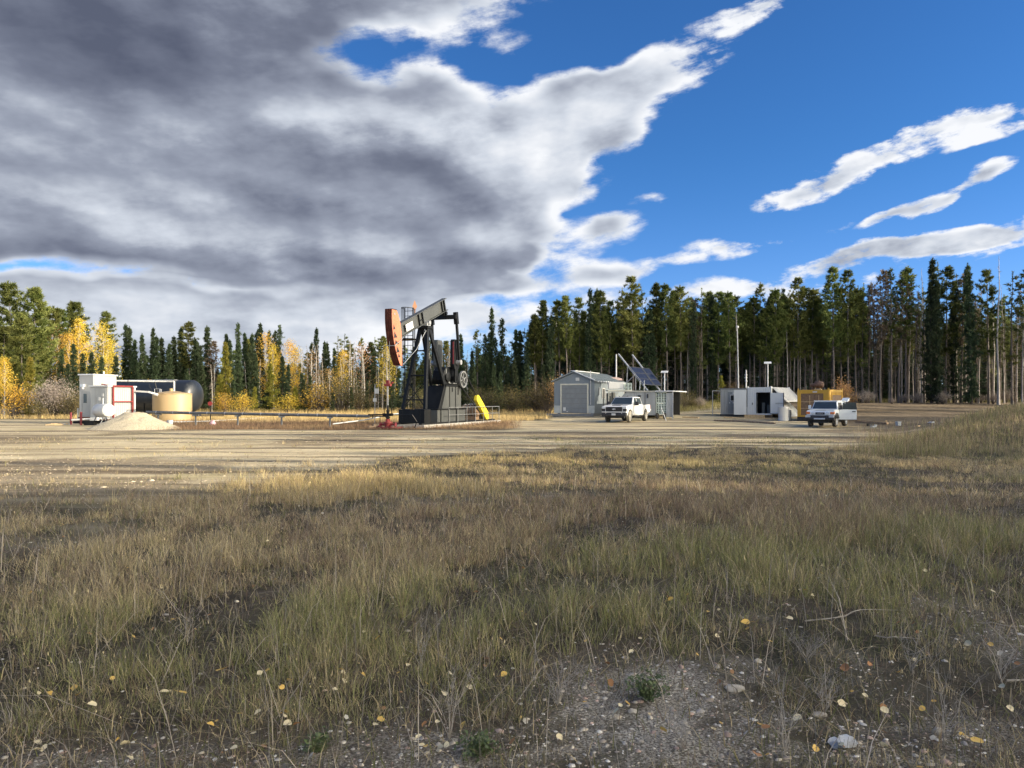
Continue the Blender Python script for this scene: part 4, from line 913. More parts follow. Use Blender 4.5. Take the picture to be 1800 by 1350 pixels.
# equaliser, pitmans, cranks and counterweights
jp('equalizer', MB().box(-1.02,1.02,7.31,7.59,7.24,7.52), M['black'], bevel=0.02)
for sx in (-1, 1):
    pit = jp('pitman_arm', MB().beam((sx*0.92,7.45,7.7),(sx*0.92,7.62,6.9),0.26,0.30,(0,1,0)).beam((sx*0.93,7.6,7.0),(sx*0.98,7.95,4.35),0.15,0.18,(0,1,0)), M['black'], bevel=0.015)
    part('crank_pin', MB().tube((sx*0.80,7.95,4.32),(sx*1.12,7.95,4.32),0.17,n=16), M['steel'], pit, smooth=True)
    ck = jp('crank', MB().beam((sx*0.72,7.9,2.95),(sx*0.72,7.95,5.3),0.16,0.42,(0,1,0)), M['black'], bevel=0.02)
    part('counterweight', MB().prism([(7.48,4.15),(7.62,3.85),(8.30,3.85),(8.42,4.15),(8.40,5.75),(8.28,5.88),(7.62,5.88),(7.50,5.75)], sx*0.50, sx*0.78), M['beamgrey'] if sx < 0 else M['black'], ck, bevel=0.02)
    if sx > 0: part('weight_stripe', MB().box(0.70,0.79,7.46,7.475,4.2,5.7), M['darkred'], ck)
# gear reducer on its pedestal
gb = jp('gear_reducer', MB().prism([(6.7,2.80),(6.55,3.1),(6.75,3.7),(7.1,3.98),(7.9,4.02),(8.5,3.8),(9.2,3.5),(9.35,2.80)], -0.42, 0.42), M['black'], bevel=0.04)
part('crank_shaft', MB().tube((-0.8,7.9,3.2),(0.8,7.9,3.2),0.16,n=16).lathe([(0,0.34),(0.10,0.34),(0.14,0.2)], (0.42,7.2,3.3), (1,0,0), 20), M['black'], gb, smooth=True)
part('inspection_cover', MB().box(0.424,0.47,6.9,7.0,3.35,3.85).box(0.424,0.50,7.25,7.45,2.9,3.2).box(0.424,0.46,7.5,8.6,2.85,2.93), M['greysteel'], gb)
pd = jp('pedestal', MB().prism([(5.55,1.10),(6.45,2.72),(9.1,2.72),(9.1,1.10)], -0.60, 0.58), M['black'], bevel=0.015)
part('lit_side_plate', MB().prism([(6.0,1.17),(6.7,2.65),(9.05,2.65),(9.05,1.17)], 0.58, 0.60), M['beamgrey'], pd)  # paler grey paints the sunlit side of the black pedestal
part('pedestal_rib', MB().box(0.60,0.66,6.5,9.1,2.66,2.78).box(0.60,0.64,7.15,7.2,1.15,2.66).box(0.60,0.64,8.1,8.15,1.15,2.66).box(0.60,0.64,7.55,7.62,2.3,2.6).box(0.60,0.64,8.5,8.57,2.1,2.6), M['black'], pd)
jp('skid_block', MB().box(-0.78,0.78,5.0,9.4,0.28,1.10), M['beamgrey'], bevel=0.02)
jp('skid_flange', MB().box(-0.84,0.84,4.96,9.45,1.10,1.16).box(0.78,0.82,5.4,5.5,0.28,1.10).box(0.78,0.82,6.6,6.7,0.28,1.10).box(0.78,0.82,7.8,7.9,0.28,1.10), M['black'])
jp('skid_rail', MB().box(-0.95,-0.72,2.5,14.6,0.20,0.30).box(0.72,0.95,2.5,14.6,0.20,0.30), M['black'])
# sheave and belts down to the engine guard
SY, SZ, SX = 8.95, 3.18, 0.80
mb = MB()
N = 40
for r_, w_ in ((0.60, 0.10), (0.50, 0.10)):
    pass
ring = []
for k in range(N):
    t0, t1 = 2*math.pi*k/N, 2*math.pi*(k+1)/N
    vs = [(SX+x_, SY+math.cos(t)*rr_, SZ+math.sin(t)*rr_) for t in (t0, t1) for x_, rr_ in ((-0.07,0.59),(0.07,0.59),(0.07,0.49),(-0.07,0.49))]
    mb.add(vs, [(0,1,5,4),(1,2,6,5),(2,3,7,6),(3,0,4,7)])
for k in range(6):
    t = math.pi/3*k+0.3; mb.beam((SX,SY,SZ),(SX,SY+math.cos(t)*0.52,SZ+math.sin(t)*0.52),0.07,0.05,(1,0,0))
mb.tube((SX-0.1,SY,SZ),(SX+0.1,SY,SZ),0.11,n=14)
jp('sheave', mb, M['greysteel'], smooth=True)
jp('drive_belt', MB().beam((SX,SY+0.22,SZ+0.56),(SX,12.3,1.30),0.09,0.02,(0,0.5,1)).beam((SX,SY-0.2,SZ-0.57),(SX,11.9,0.85),0.09,0.02,(0,0.5,1)), M['plastic'])
jp('belt_guard', MB().prism([(11.15,1.72),(11.2,2.02),(11.45,2.12),(11.65,2.02),(13.35,0.82),(13.45,0.5),(13.3,0.28),(13.0,0.28),(12.1,0.98)], 0.66, 0.92), M['yellow'], bevel=0.03)
en = jp('engine', MB().lathe([(0,0.30),(0.05,0.46),(1.15,0.46),(1.25,0.34)], (-0.62,12.15,0.95), (1,0,0), 20).box(-0.5,0.5,11.8,12.5,0.30,0.55), M['brownpanel'], smooth=True)
part('cooling_fin', MB().lathe([(0,0.50),(0.03,0.50)], (-0.45,12.15,0.95), (1,0,0), 20).lathe([(0,0.50),(0.03,0.50)], (-0.2,12.15,0.95), (1,0,0), 20).lathe([(0,0.50),(0.03,0.50)], (0.05,12.15,0.95), (1,0,0), 20).lathe([(0,0.50),(0.03,0.50)], (0.3,12.15,0.95), (1,0,0), 20), M['greysteel'], en)
jp('radiator', MB().box(-0.5,0.5,12.9,13.3,0.3,1.5), M['greysteel'], bevel=0.02)
# concrete pad, railing, ladder: things that stand by themselves
pb = MB().box(-1.2,1.2,2.3,15.2,0.0,0.20).box(-1.25,-0.1,2.25,4.2,-0.05,0.14)
PADO = part('concrete_base', pb, M['concrete'], bevel=0.02); PADO.location = (WX,WY,Z0); PADO.rotation_euler.z = JRZ
tag(PADO, 'long weathered concrete base slab under the pump jack', 'slab')
mb = MB().box(-1.22,1.22,2.28,15.25,-0.32,-0.001)
for y_ in np.arange(2.6, 15, 1.4): mb.box(1.22,1.30,y_,y_+0.25,-0.2,-0.02)
o = part('timber_mat', mb, M['wood'], bevel=0.01); o.location = (WX,WY,Z0); o.rotation_euler.z = JRZ; tag(o, 'old timber mat beneath the concrete slab of the pump jack', 'timber mat')
RL = thing('guard_railing', 'thin grey safety railing along the right side of the pump jack', 'railing', (WX,WY,Z0), JRZ)
ys_ = [6.0,7.4,8.9,10.4,11.9,13.6,15.0]
for y_ in ys_: part('post', MB().tube((1.12,y_,0.2),(1.12,y_,1.25),0.025,n=6), M['greysteel'], RL)
for y_ in (15.0,): part('post', MB().tube((-1.0,y_,0.2),(-1.0,y_,1.25),0.025,n=6), M['greysteel'], RL)
part('top_rail', MB().tube((1.12,6.0,1.25),(1.12,15.0,1.25),0.025,n=6).tube((1.12,15.0,1.25),(-1.0,15.0,1.25),0.025,n=6), M['greysteel'], RL)
part('mid_rail', MB().tube((1.12,6.0,0.75),(1.12,15.0,0.75),0.02,n=6).tube((1.12,15.0,0.75),(-1.0,15.0,0.75),0.02,n=6), M['greysteel'], RL)
LD = thing('caged_ladder', 'tall black caged ladder standing left of the pump jack legs', 'ladder', (WX,WY,Z0), JRZ)
part('rail', MB().beam((-1.40,4.6,0.2),(-1.40,4.6,7.75),0.06,0.06,(0,1,0)), M['black'], LD)
part('rail', MB().beam((-0.80,4.6,0.2),(-0.80,4.6,7.75),0.06,0.06,(0,1,0)), M['black'], LD)
mb = MB()
for z in np.arange(0.5, 7.6, 0.32): mb.tube((-1.4,4.6,z),(-0.8,4.6,z),0.018,n=5)
part('rung', mb, M['black'], LD)
mb = MB()
for z in (1.95,2.9,3.85,4.75,5.7,6.6,7.7):
    pts = [(-1.1-0.38*math.cos(t), 4.6-0.72*math.sin(t), z) for t in np.linspace(0, math.pi, 9)]; mb.path(pts, 0.028, 5)
for t in np.linspace(0.25, math.pi-0.25, 5): mb.tube((-1.1-0.38*math.cos(t), 4.6-0.72*math.sin(t), 1.95), (-1.1-0.38*math.cos(t), 4.6-0.72*math.sin(t), 7.7), 0.016, n=4)
part('cage', mb, M['black'], LD)
part('rest_platform', MB().box(-1.75,-0.5,3.9,4.9,5.64,5.70).box(-1.7,-0.7,4.4,4.9,1.9,1.95), M['black'], LD)
part('bracket', MB().beam((-0.8,4.6,2.9),(-0.45,4.2,2.9),0.04,0.04).beam((-0.8,4.6,5.5),(-0.3,4.6,5.6),0.04,0.04), M['black'], LD)
# wellhead
W = thing('wellhead', 'dark red wellhead valve stack in front of the pump jack', 'wellhead', (WX, WY, gz(WX, WY)), JRZ)
part('casing_spool', MB().lathe([(-0.2,0.15),(0,0.15),(0.0,0.24),(0.07,0.24),(0.07,0.16),(0.20,0.20),(0.36,0.20),(0.36,0.27),(0.44,0.27),(0.44,0.14),(0.60,0.14)], n=20), M['red'], W, smooth=True)
part('stuffing_box', MB().lathe([(0.60,0.10),(0.68,0.10),(0.68,0.15),(0.74,0.15),(0.74,0.08),(1.05,0.08),(1.05,0.12),(1.12,0.12),(1.12,0.06),(1.42,0.045)], n=16), M['black'], W, smooth=True)
part('valve', MB().tube((-0.15,0,0.86),(0.15,0,0.86),0.07).box(-0.32,-0.15,-0.07,0.07,0.78,0.94).box(0.15,0.32,-0.07,0.07,0.78,0.94).tube((-0.24,0,0.94),(-0.24,0,1.32),0.02).tube((0.24,0,0.94),(0.24,0,1.25),0.02), M['black'], W)
part('valve', MB().tube((-0.45,0,0.28),(0.45,0,0.28),0.06).tube((-0.45,0,0.28),(-0.45,0,0.28001),0.06), M['red'], W)
for x_, z_ in ((-0.5,0.28),(0.5,0.28)): part('handwheel', MB().lathe([(0,0.14),(0.03,0.14)], (x_,0,z_), (1,0,0), 16), M['darkred'], W)
part('flow_pipe', MB().path([(0.3,0,0.86),(1.55,0.1,0.86),(1.75,0.3,0.45),(1.5,0.5,0.1)],0.03).path([(-0.3,0,0.86),(-1.5,0.3,0.84)],0.045), M['black'], W)
o = part('hose', MB().path([(at(662,43.6),43.6,0.12),(at(666,43.3),43.3,0.2),(at(672,43.1),43.1,0.10),(at(685,43.0),43.0,0.16),(at(697,43.4),43.4,0.08),(at(708,44.2),44.2,0.10)],0.05), M['darkred'])
tag(o, 'dark red hose curled on the grass at the foot of the wellhead', 'hose')
o = part('block_pile', MB().box(-0.5,0.0,-0.2,0.2,0,0.16).box(0.1,0.5,-0.25,0.1,0,0.14).box(-0.2,0.3,-0.1,0.25,0.16,0.28), M['wood'], loc=(at(662,44.5),44.5,0.02), rz=0.4); tag(o, 'dark timber blocks beside the wellhead in the dry grass', 'timber blocks')
# flare stack behind
Y_ = 74; fs = thing('flare_stack', 'slender flare stack burning with a small orange flame behind the caged ladder', 'flare stack', (at(729,Y_), Y_, gz(at(729,Y_),Y_)))
zt = zz(546, Y_)
part('stack_pipe', MB().tube((0,0,0),(0,0,zt),0.05,0.05), M['black'], fs)
part('burner_tip', MB().lathe([(zt-0.4,0.07),(zt,0.08),(zt+0.15,0.11)], n=12), M['rust'], fs)
mf = bpy.data.materials.new('flame'); mf.use_nodes = True; t = mf.node_tree; e = t.nodes.new('ShaderNodeEmission'); e.inputs[0].default_value = (1.0,0.50,0.26,1); e.inputs[1].default_value = 0.5
t.links.new(e.outputs[0], t.nodes['Material Output'].inputs[0])
part('flame', MB().lathe([(zt+0.15,0.07),(zt+0.28,0.19),(zt+0.45,0.24),(zt+0.62,0.15),(zt+0.80,0.10),(zt+1.0,0.02)], (0,0,0), (0.0,0,1), 14), mf, fs, smooth=True)
# telltale mast by the wellhead, pipeline and its supports
Y_ = 52; X_ = at(659,Y_); z_ = gz(X_,Y_)
sg = thing('instrument_post', 'thin post with small white instrument boxes left of the pump jack', 'post', (X_,Y_,z_))
part('pole', MB().tube((0,0,0),(0,0,zz(676,Y_)-z_),0.03,n=6), M['steel'], sg)
part('instrument_box', MB().box(-0.02,0.26,-0.08,0.08,zz(692,Y_)-z_,zz(683,Y_)-z_), M['white'], sg, bevel=0.01)
part('instrument_box', MB().box(-0.12,0.1,-0.08,0.08,zz(706,Y_)-z_,zz(700,Y_)-z_), M['white'], sg, bevel=0.01)
P0 = Vector((at(258,50.5),50.5,zz(724.5,50.5))); P1 = Vector((at(650,45.3),45.3,zz(731.5,45.3)))
pl = thing('pipeline', 'long grey overhead pipeline on short legs running from the pump jack to the tanks', 'pipeline', (0,0,0))
dd = (P1-P0).normalized()
part('pipe', MB().tube(P0, P1, 0.095, n=14), M['pipe'], pl, smooth=True)
mb = MB()
for f in np.linspace(0.05, 0.95, 12): p = P0.lerp(P1, f); mb.tube(p-dd*0.03, p+dd*0.03, 0.105, n=14)
part('pipe_band', mb, M['steel'], pl, smooth=True)
for px in (278, 344, 418, 495, 580):
    f = (px-258)/(650-258); f = f*1.0; p = P0.lerp(P1, f*(50.5/ (50.5-(50.5-45.3)*f)) if False else f*0.93+0.0 if False else f)
    # solve for the point of the pipe seen at this bearing
    bb = (px-900)/F; tt = (P0.x-bb*P0.y)/((bb*dd.y)-dd.x); p = P0+dd*tt; g_ = gz(p.x,p.y)
    lg = part('leg', MB().tube((p.x,p.y,g_-0.1),(p.x,p.y,p.z-0.18),0.06,n=8).box(p.x-0.16,p.x+0.16,p.y-0.14,p.y+0.14,p.z-0.18,p.z-0.098), M['greysteel'], pl)
part('end_fitting', MB().tube(P1, P1+dd*1.2, 0.035).tube(P1+dd*0.2+Vector((0,0,-0.12)), P1+dd*0.2+Vector((0,0,0.14)),0.03).tube(P1+dd*0.7+Vector((0,0,-0.35)), P1+dd*0.7+Vector((0,0,0.1)),0.02), M['black'], pl)
o = part('plastic_line', MB().path([(at(255,56),56,0.12),(at(300,55),55,0.10),(at(360,56),56,0.12),(at(420,62),62,0.12),(at(520,76),76,0.16),(at(600,84),84,0.2)],0.05,6), M['white']); tag(o, 'long white plastic pipe lying on the dry grass behind the pipeline', 'pipe')
o = part('plastic_line', MB().path([(at(585,48.5),48.5,0.16),(at(640,51),51,0.35),(at(690,58),58,0.62),(at(720,62),62,0.7)],0.045,6), M['white']); tag(o, 'thin white line strung low above the grass beside the wellhead', 'pipe')
print('jack ok')

# ================================================================ left site: treater shack, tanks, gravel heap
def frame(px, Y, z=None):
    X = at(px, Y); return (X, Y, gz(X, Y) if z is None else z)
SR = R(-33)   # both shacks share this heading; local +x side faces the sun, local -y side faces the camera's left
def corner_local(): pass
# tall shack: front (-y) face seen at px 141..164, side (+x) face at 164..201
Yc = 56.0; Xc = at(164, Yc)
SH1 = thing('equipment_shack', 'tall white metal clad shack left of the long black tank', 'shack', (Xc, Yc, gz(Xc,Yc)), R(-13))
# local frame: origin at the near corner; -x runs away left-backwards, +y runs away right-backwards
b1 = part('wall', MB().box(-1.25, 0, 0, 2.35, 0.45, 3.60), M['panelwhite'], SH1, bevel=0.01)
mb = MB()
for k in range(0, 9): mb.box(0.0, 0.012, 0.1+k*0.26, 0.13+k*0.26, 0.5, 3.5)
part('cladding_rib', mb, M['panelwhite'], b1)
part('roof', MB().box(-1.33, 0.08, -0.08, 2.43, 3.60, 3.70), M['roofwhite'], SH1, bevel=0.01)
dr = part('door', MB().box(-1.05,-0.22,-0.03,0.0,0.55,2.4), M['shedgrey'], SH1)
part('window', MB().box(-0.85,-0.55,-0.04,-0.03,1.5,2.2), M['glass'], dr)
part('floodlight', MB().box(-0.98,-0.72,-0.22,0,2.72,2.92).tube((-0.85,-0.1,2.55),(-0.85,-0.12,2.75),0.08,0.11), M['lampglass'], SH1)
part('vent_pipe', MB().tube((-0.5,1.6,3.7),(-0.5,1.6,3.95),0.06), M['white'], SH1)
part('skid', MB().box(-1.3,0.05,-0.1,0.1,0.12,0.45).box(-1.3,0.05,2.2,2.4,0.12,0.45).box(-1.3,-1.1,0,2.3,0.1,0.44).box(-0.1,0.05,0.1,2.2,0.1,0.44), M['rust'], SH1)
# lower annex with the red pipe frame
Yc = 53.5; Xc = at(189, Yc)
SH2 = thing('pump_shack', 'low white panelled shack with a red pipe frame in front of the tall shack', 'shack', (Xc, Yc, gz(Xc,Yc)), R(-13))
b2 = part('wall', MB().box(-1.45,0,0,2.75,0.35,2.70), M['panelwhite'], SH2, bevel=0.01)
mb = MB()
for k in range(14): mb.box(0.0,0.014,0.08+k*0.195,0.11+k*0.195,0.4,2.62)
part('cladding_rib', mb, M['shedgrey'], b2)
part('roof', MB().box(-1.55,0.10,-0.1,2.85,2.70,2.80), M['container'], SH2, bevel=0.01)
d2 = part('side_panel', MB().box(-1.35,-0.12,-0.02,0,0.45,2.6), M['shedgrey'], SH2)
part('small_vent', MB().box(-0.75,-0.6,-0.05,-0.02,1.7,1.95).box(-0.45,-0.3,-0.05,-0.02,2.0,2.2), M['white'], d2)
fr = part('pipe_frame', MB().beam((0.12,0.42,0.1),(0.12,0.42,2.72),0.10,0.10,(0,1,0)).beam((0.12,2.35,0.1),(0.12,2.35,2.72),0.10,0.10,(0,1,0)).beam((0.12,0.37,2.76),(0.12,2.40,2.76),0.10,0.10).beam((0.12,0.47,1.62),(0.12,2.30,1.62),0.08,0.08).beam((0.0,0.42,2.76),(-0.9,0.42,2.90),0.07,0.07), M['red'], SH2, bevel=0.01)
part('corner_post', MB().beam((0.06,2.62,0.1),(0.06,2.62,2.7),0.12,0.12,(0,1,0)), M['container'], SH2)
part('skid', MB().box(-1.5,0.06,-0.05,0.15,0.1,0.35).box(-1.5,0.06,2.6,2.8,0.1,0.35), M['rust'], SH2)
# horizontal white fuel tank on a stand
ft = thing('fuel_tank', 'small white horizontal fuel tank on a steel stand before the shacks', 'tank', frame(192, 50.5), 0.0)
ax = Vector((-0.80, 0.60, 0)).normalized(); c0 = Vector((0,0,1.06)); z_ = gz(at(192,50.5),50.5)
zc = zz(721.5, 50.5)-z_
part('tank_shell', MB().lathe([(0,0.36),(0.04,0.43),(0.10,0.455),(1.55,0.455),(1.61,0.43),(1.65,0.34)], (0,0,zc), ax, 32), M['white'], ft, smooth=True)
part('filler_pipe', MB().tube(ax*0.9+Vector((0,0,zc+0.4)), ax*0.9+Vector((0,0,zc+0.85)),0.04), M['white'], ft)
side = Vector((ax.y,-ax.x,0))
for u in (0.25, 1.35):
    p = ax*u; part('leg', MB().beam(p+side*0.55+Vector((0,0,-0.05)), p+side*0.2+Vector((0,0,zc-0.35)),0.05,0.05).beam(p-side*0.55+Vector((0,0,-0.05)), p-side*0.2+Vector((0,0,zc-0.35)),0.05,0.05).beam(p+side*0.45+Vector((0,0,0.15)), p-side*0.45+Vector((0,0,0.15)),0.04,0.04), M['greysteel'], ft)
# long black bullet tank
Yt = 63; A = Vector((at(352,Yt)-0.1,Yt,0)); axis_ = Vector((-0.985, 0.17, 0)); zc = zz(696.0, Yt)
g_ = gz(A.x,A.y)
bt = thing('bullet_tank', 'very long black horizontal tank with a rounded end behind the tan tank', 'tank', (A.x, A.y, g_))
rT = 1.36; prof = [(0.62*(1-math.cos(t)) , rT*math.sin(t)) for t in np.linspace(0.02, math.pi/2, 9)] + [(9.6,rT)] + [(9.6+0.6*math.sin(t), rT*math.cos(t)) for t in np.linspace(0.2, math.pi/2-0.02, 6)]
part('tank_shell', MB().lathe(prof, (0,0,zc-g_), axis_, 48), M['tank'], bt, smooth=True)
for u in (1.6, 7.8):
    p = axis_*u; part('saddle', MB().box(p.x-0.18,p.x+0.18,p.y-1.15,p.y+1.15,0,zc-g_-1.05), M['beamgrey'], bt, bevel=0.01)
part('top_walkway', MB().beam(axis_*2.0+Vector((0,-0.35,zc-g_+1.36)), axis_*9+Vector((0,-0.35,zc-g_+1.36)),0.5,0.05), M['steel'], bt)
part('nozzle', MB().tube(axis_*3.1+Vector((0,0,zc-g_+1.3)), axis_*3.1+Vector((0,0,zc-g_+1.5)),0.1), M['black'], bt)
# white pipework in front of it
Yp = 60.5
o = part('overhead_pipe', MB().path([(at(193,Yp-2),Yp-2,zz(677,Yp-2)),(at(199,Yp-1),Yp-1,zz(669.5,Yp-1)),(at(292,Yp),Yp,zz(670.5,Yp)),(at(306,Yp),Yp,zz(670.5,Yp)),(at(306,Yp),Yp,zz(692,Yp))],0.075,10), M['white'], smooth=True)
tag(o, 'white overhead pipe crossing above the low shack in front of the black tank', 'pipe')
o = part('overhead_pipe', MB().beam((at(231,56),56,zz(687,56)),(at(262,56),56,zz(689,56)),0.13,0.13).beam((at(262,56),56,zz(689.5,56)),(at(280,57),57,zz(694,57)),0.12,0.12).tube((at(268,56.5),56.5,zz(692,56.5)),(at(279,57),57,zz(695.5,57)),0.09), M['white'])
tag(o, 'white box pipe from the red framed shack to the tan tank top', 'pipe')
o = part('pipe_stand', MB().path([(at(225,58.8),58.8,zz(674,58.8)),(at(225,58.8),58.8,zz(668,58.8))],0.03,6).path([(at(272,59),59,zz(671,59)),(at(275,59),59,zz(682,59)),(at(277,59),59,zz(691,59))],0.045,6).path([(at(262,58),58,zz(676,58)),(at(267,58),58,zz(688,58))],0.02,6), M['black']); tag(o, 'thin black bent pipes between the white overhead pipe and the tan tank', 'pipe')
# tan round tank
Yk = 58.2; Xk = at(303, Yk); g_ = gz(Xk,Yk); r_ = 32/F*Yk; zb = zz(741,Yk)-g_; zt = zz(692.5,Yk)-g_
tk = thing('round_tank', 'tan fibreglass round tank with a shallow cone top', 'tank', (Xk,Yk,g_))
part('tank_shell', MB().lathe([(-0.1,r_),(zt-0.05,r_),(zt,r_-0.03)], n=56), M['tan'], tk, smooth=True)
part('cone_top', MB().lathe([(zt-0.02,r_+0.015),(zt+0.03,r_+0.015),(zt+0.22,0.35),(zt+0.22,0.0005)], n=56), M['tan'], tk, smooth=True)
part('hatch', MB().lathe([(zt+0.18,0.13),(zt+0.42,0.13),(zt+0.45,0.04)], (-0.1,0,0), (0,0,1), 16), M['tan'], tk, smooth=True)
part('top_rail', MB().path([(-1.3,-0.2,zt),(-1.3,-0.2,zt+0.40),(-0.85,-0.2,zt+0.40),(-0.85,-0.2,zt)],0.02,6).box(-0.93,-0.78,-0.25,-0.1,zt,zt+0.38), M['steel'], tk)
part('vent', MB().tube((1.0,0,zt),(1.0,0,zt+0.16),0.03).box(-1.2,-1.1,-0.2,-0.1,zt,zt+0.1), M['black'], tk)
# little things round the shacks
def simple(name, mb, m, px, Y, label, cat, rz=0.0, **k):
    o = part(name, mb, m, loc=frame(px, Y), rz=rz, **k); return tag(o, label, cat)
simple('bollard', MB().tube((0,0,-0.1),(0,0,0.85),0.075,n=12), M['darkred'], 124.5, 52.5, 'dark red guard post, left one of the two by the shack skid', 'bollard', smooth=True)
simple('bollard', MB().tube((0,0,-0.1),(0,0,0.92),0.08,n=12), M['darkred'], 142.5, 51, 'dark red guard post, right one of the two by the shack skid', 'bollard', smooth=True)
simple('marker_post', MB().tube((0,0,0),(0,0,1.05),0.05,n=8).tube((0,0,1.05),(0,0,1.1),0.06,n=8), M['white'], 137, 58, 'thin white post standing left of the tall shack', 'post')
simple('white_board', MB().box(-0.55,0.5,-0.15,0.25,0,0.07).box(-0.3,0.7,0.1,0.3,0.07,0.13), M['newwood'], 97, 51, 'pale board lying on the gravel left of the guard posts', 'board', 0.3)
simple('white_board', MB().box(-0.28,0.28,-0.3,0.3,0,0.12), M['concrete'], 112, 51.5, 'pale slab lying next to the boards near the guard posts', 'slab', 0.1)
simple('pipe_bundle', MB().tube((-1.2,0,0.2),(1.2,0.2,0.25),0.09).tube((-1.0,0.3,0.15),(1.3,0.5,0.15),0.07).box(-0.4,0.3,-0.2,0.2,0,0.3), M['black'], 160, 51, 'dark pipes and fittings lying under the white fuel tank', 'pipes')
simple('skid_pipe', MB().tube((-1.1,0,0.32),(0.9,0.3,0.42),0.07).box(0.3,0.8,-0.1,0.2,0.1,0.5), M['white'], 152, 52.5, 'white pipe and valve box at the foot of the tall shack', 'pipe')
simple('bucket', MB().lathe([(0,0.16),(0.36,0.19),(0.36,0.20),(0.40,0.20)], n=20), M['white'], 299, 49.5, 'white plastic bucket in the dry grass before the tan tank', 'bucket', smooth=True)
simple('plastic_bag', MB().lathe([(0,0.12),(0.10,0.22),(0.22,0.17),(0.30,0.07),(0.36,0.10)], n=9), M['pink'], 374, 50, 'crumpled pale pink plastic bag in the grass below the pipeline', 'bag')
rv = thing('valve_post', 'black post with a red round valve right of the black tank', 'valve', frame(370, 58))
part('post', MB().tube((0,0,0),(0,0,1.35),0.05,n=8), M['black'], rv); part('valve_wheel', MB().lathe([(0,0.17),(0.06,0.17)], (0,-0.05,1.45), (0,-1,0), 16), M['red'], rv)
simple('black_cap', MB().box(-1.6,1.6,-0.1,0.1,0.45,0.52).lathe([(0.5,0.4),(0.62,0.36),(0.66,0.1)], (-0.6,0,0), (0,0,1), 16), M['plastic'], 358, 59, 'low black pipe rack and lid at the right end of the black tank', 'pipe rack')
simple('small_railing', MB().path([(-0.7,0,0),(-0.7,0,1.0),(0.55,0,1.0),(0.55,0,0)],0.02,6).tube((-0.7,0,0.5),(0.55,0,0.5),0.015,n=6), M['black'], 240, 54, 'small black handrail between the red framed shack and tan tank', 'railing')
simple('valve_manifold', MB().tube((-1.6,0.3,0.3),(1.8,0.3,0.3),0.10).tube((-1.0,0.3,0.3),(-1.0,0.3,1.3),0.05).tube((-0.3,0.3,0.3),(-0.3,0.3,1.5),0.06).tube((0.5,0.3,0.3),(0.5,0.3,1.2),0.05).box(-0.5,0.1,0.1,0.5,0.6,0.8), M['black'], 257, 58.5, 'black valve manifold in the shadow below the black tank', 'manifold')
# gravel heap: a lumpy cone of fine gravel
def heap(px, Y, rx, ry, h, seed):
    n = 90; gx, gy = np.meshgrid(np.linspace(-1.35, 1.35, n), np.linspace(-1.35, 1.35, n)); x0 = at(px, Y)
    rr = np.hypot(gx, gy) + 0.07*nfbm(gx*2.3+5, gy*2.3, seed, 3)
    hgt = h*np.clip(1-rr, 0, None)**1.0; hgt = np.where(hgt > 0.8*h, 0.8*h + (hgt-0.8*h)*0.45, hgt)
    hgt = hgt*(1+0.13*nfbm(gx*4, gy*4, seed+3, 4)) + 0.035*np.clip(nfbm(gx*16, gy*16, seed+5, 3), -0.2, 1)*(rr < 1.25)
    X = x0 + gx*rx; Yv = Y + gy*ry
    Z = ground_z(X, Yv) - 0.04 + hgt
    V = np.stack([X.ravel()-x0, Yv.ravel()-Y, Z.ravel()], 1); i = (np.arange(n-1)[None]+n*np.arange(n-1)[:, None])
    Fq = np.stack([i, i+1, i+n+1, i+n], -1).reshape(-1, 4)
    m = mat('heaped gravel', (0.50,0.43,0.30), 0.95, 0, 0.25, 14, (0.24,0.20,0.14), 0.35, bump=1.0, bscale=45)
    me = attr_mesh('gravel_heap', V, Fq, m); me.polygons.foreach_set('use_smooth', np.ones(len(me.polygons), bool))
    o = link('gravel_heap', me, loc=(x0, Y, 0)); return tag(o, 'pale conical heap of gravel on the pad before the white fuel tank', 'gravel heap')
heap(237, 44.5, 2.75, 2.4, 1.22, 9)
print('left ok')

# ================================================================ right site
# grey garage: local origin at its near corner (front right), -x along the front, +y back along the side
Yc = 69; Xc = at(1045, Yc); g_ = gz(Xc-2, Yc+2)
GA = thing('grey_garage', 'blue grey metal garage with a low gable and closed roller door', 'garage', (Xc, Yc, g_), R(-25))
W_, L_, e_, p_ = 4.05, 9.6, zz(669.5,Yc)-g_, 0.80; b_0 = 0.28
bd = part('wall', MB().prism([(-W_,b_0),(0,b_0),(0,e_),(-W_/2,e_+p_),(-W_,e_)], 0, L_, 'y'), M['siding'], GA)
mb = MB()
for k in range(1, 32): mb.box(0.0, 0.012, k*0.3, k*0.3+0.03, 0.3, e_-0.02)
part('siding_rib', mb, M['siding'], bd)
mb = MB()
mb.add([(0.22,-0.2,e_-0.06),(0.22,L_+0.2,e_-0.06),(-W_/2,L_+0.2,e_+p_+0.06),(-W_/2,-0.2,e_+p_+0.06),(0.22,-0.2,e_+0.02),(0.22,L_+0.2,e_+0.02),(-W_/2,L_+0.2,e_+p_+0.14),(-W_/2,-0.2,e_+p_+0.14)], [(0,1,2,3),(7,6,5,4),(0,4,5,1),(1,5,6,2),(2,6,7,3),(3,7,4,0)])
mb.add([(-W_-0.22,-0.2,e_-0.06),(-W_-0.22,L_+0.2,e_-0.06),(-W_/2,L_+0.2,e_+p_+0.06),(-W_/2,-0.2,e_+p_+0.06),(-W_-0.22,-0.2,e_+0.02),(-W_-0.22,L_+0.2,e_+0.02),(-W_/2,L_+0.2,e_+p_+0.14),(-W_/2,-0.2,e_+p_+0.14)], [(0,1,2,3),(7,6,5,4),(0,4,5,1),(1,5,6,2),(2,6,7,3),(3,7,4,0)])
rf = part('roof', mb, M['roofmetal'], GA)
mb = MB()
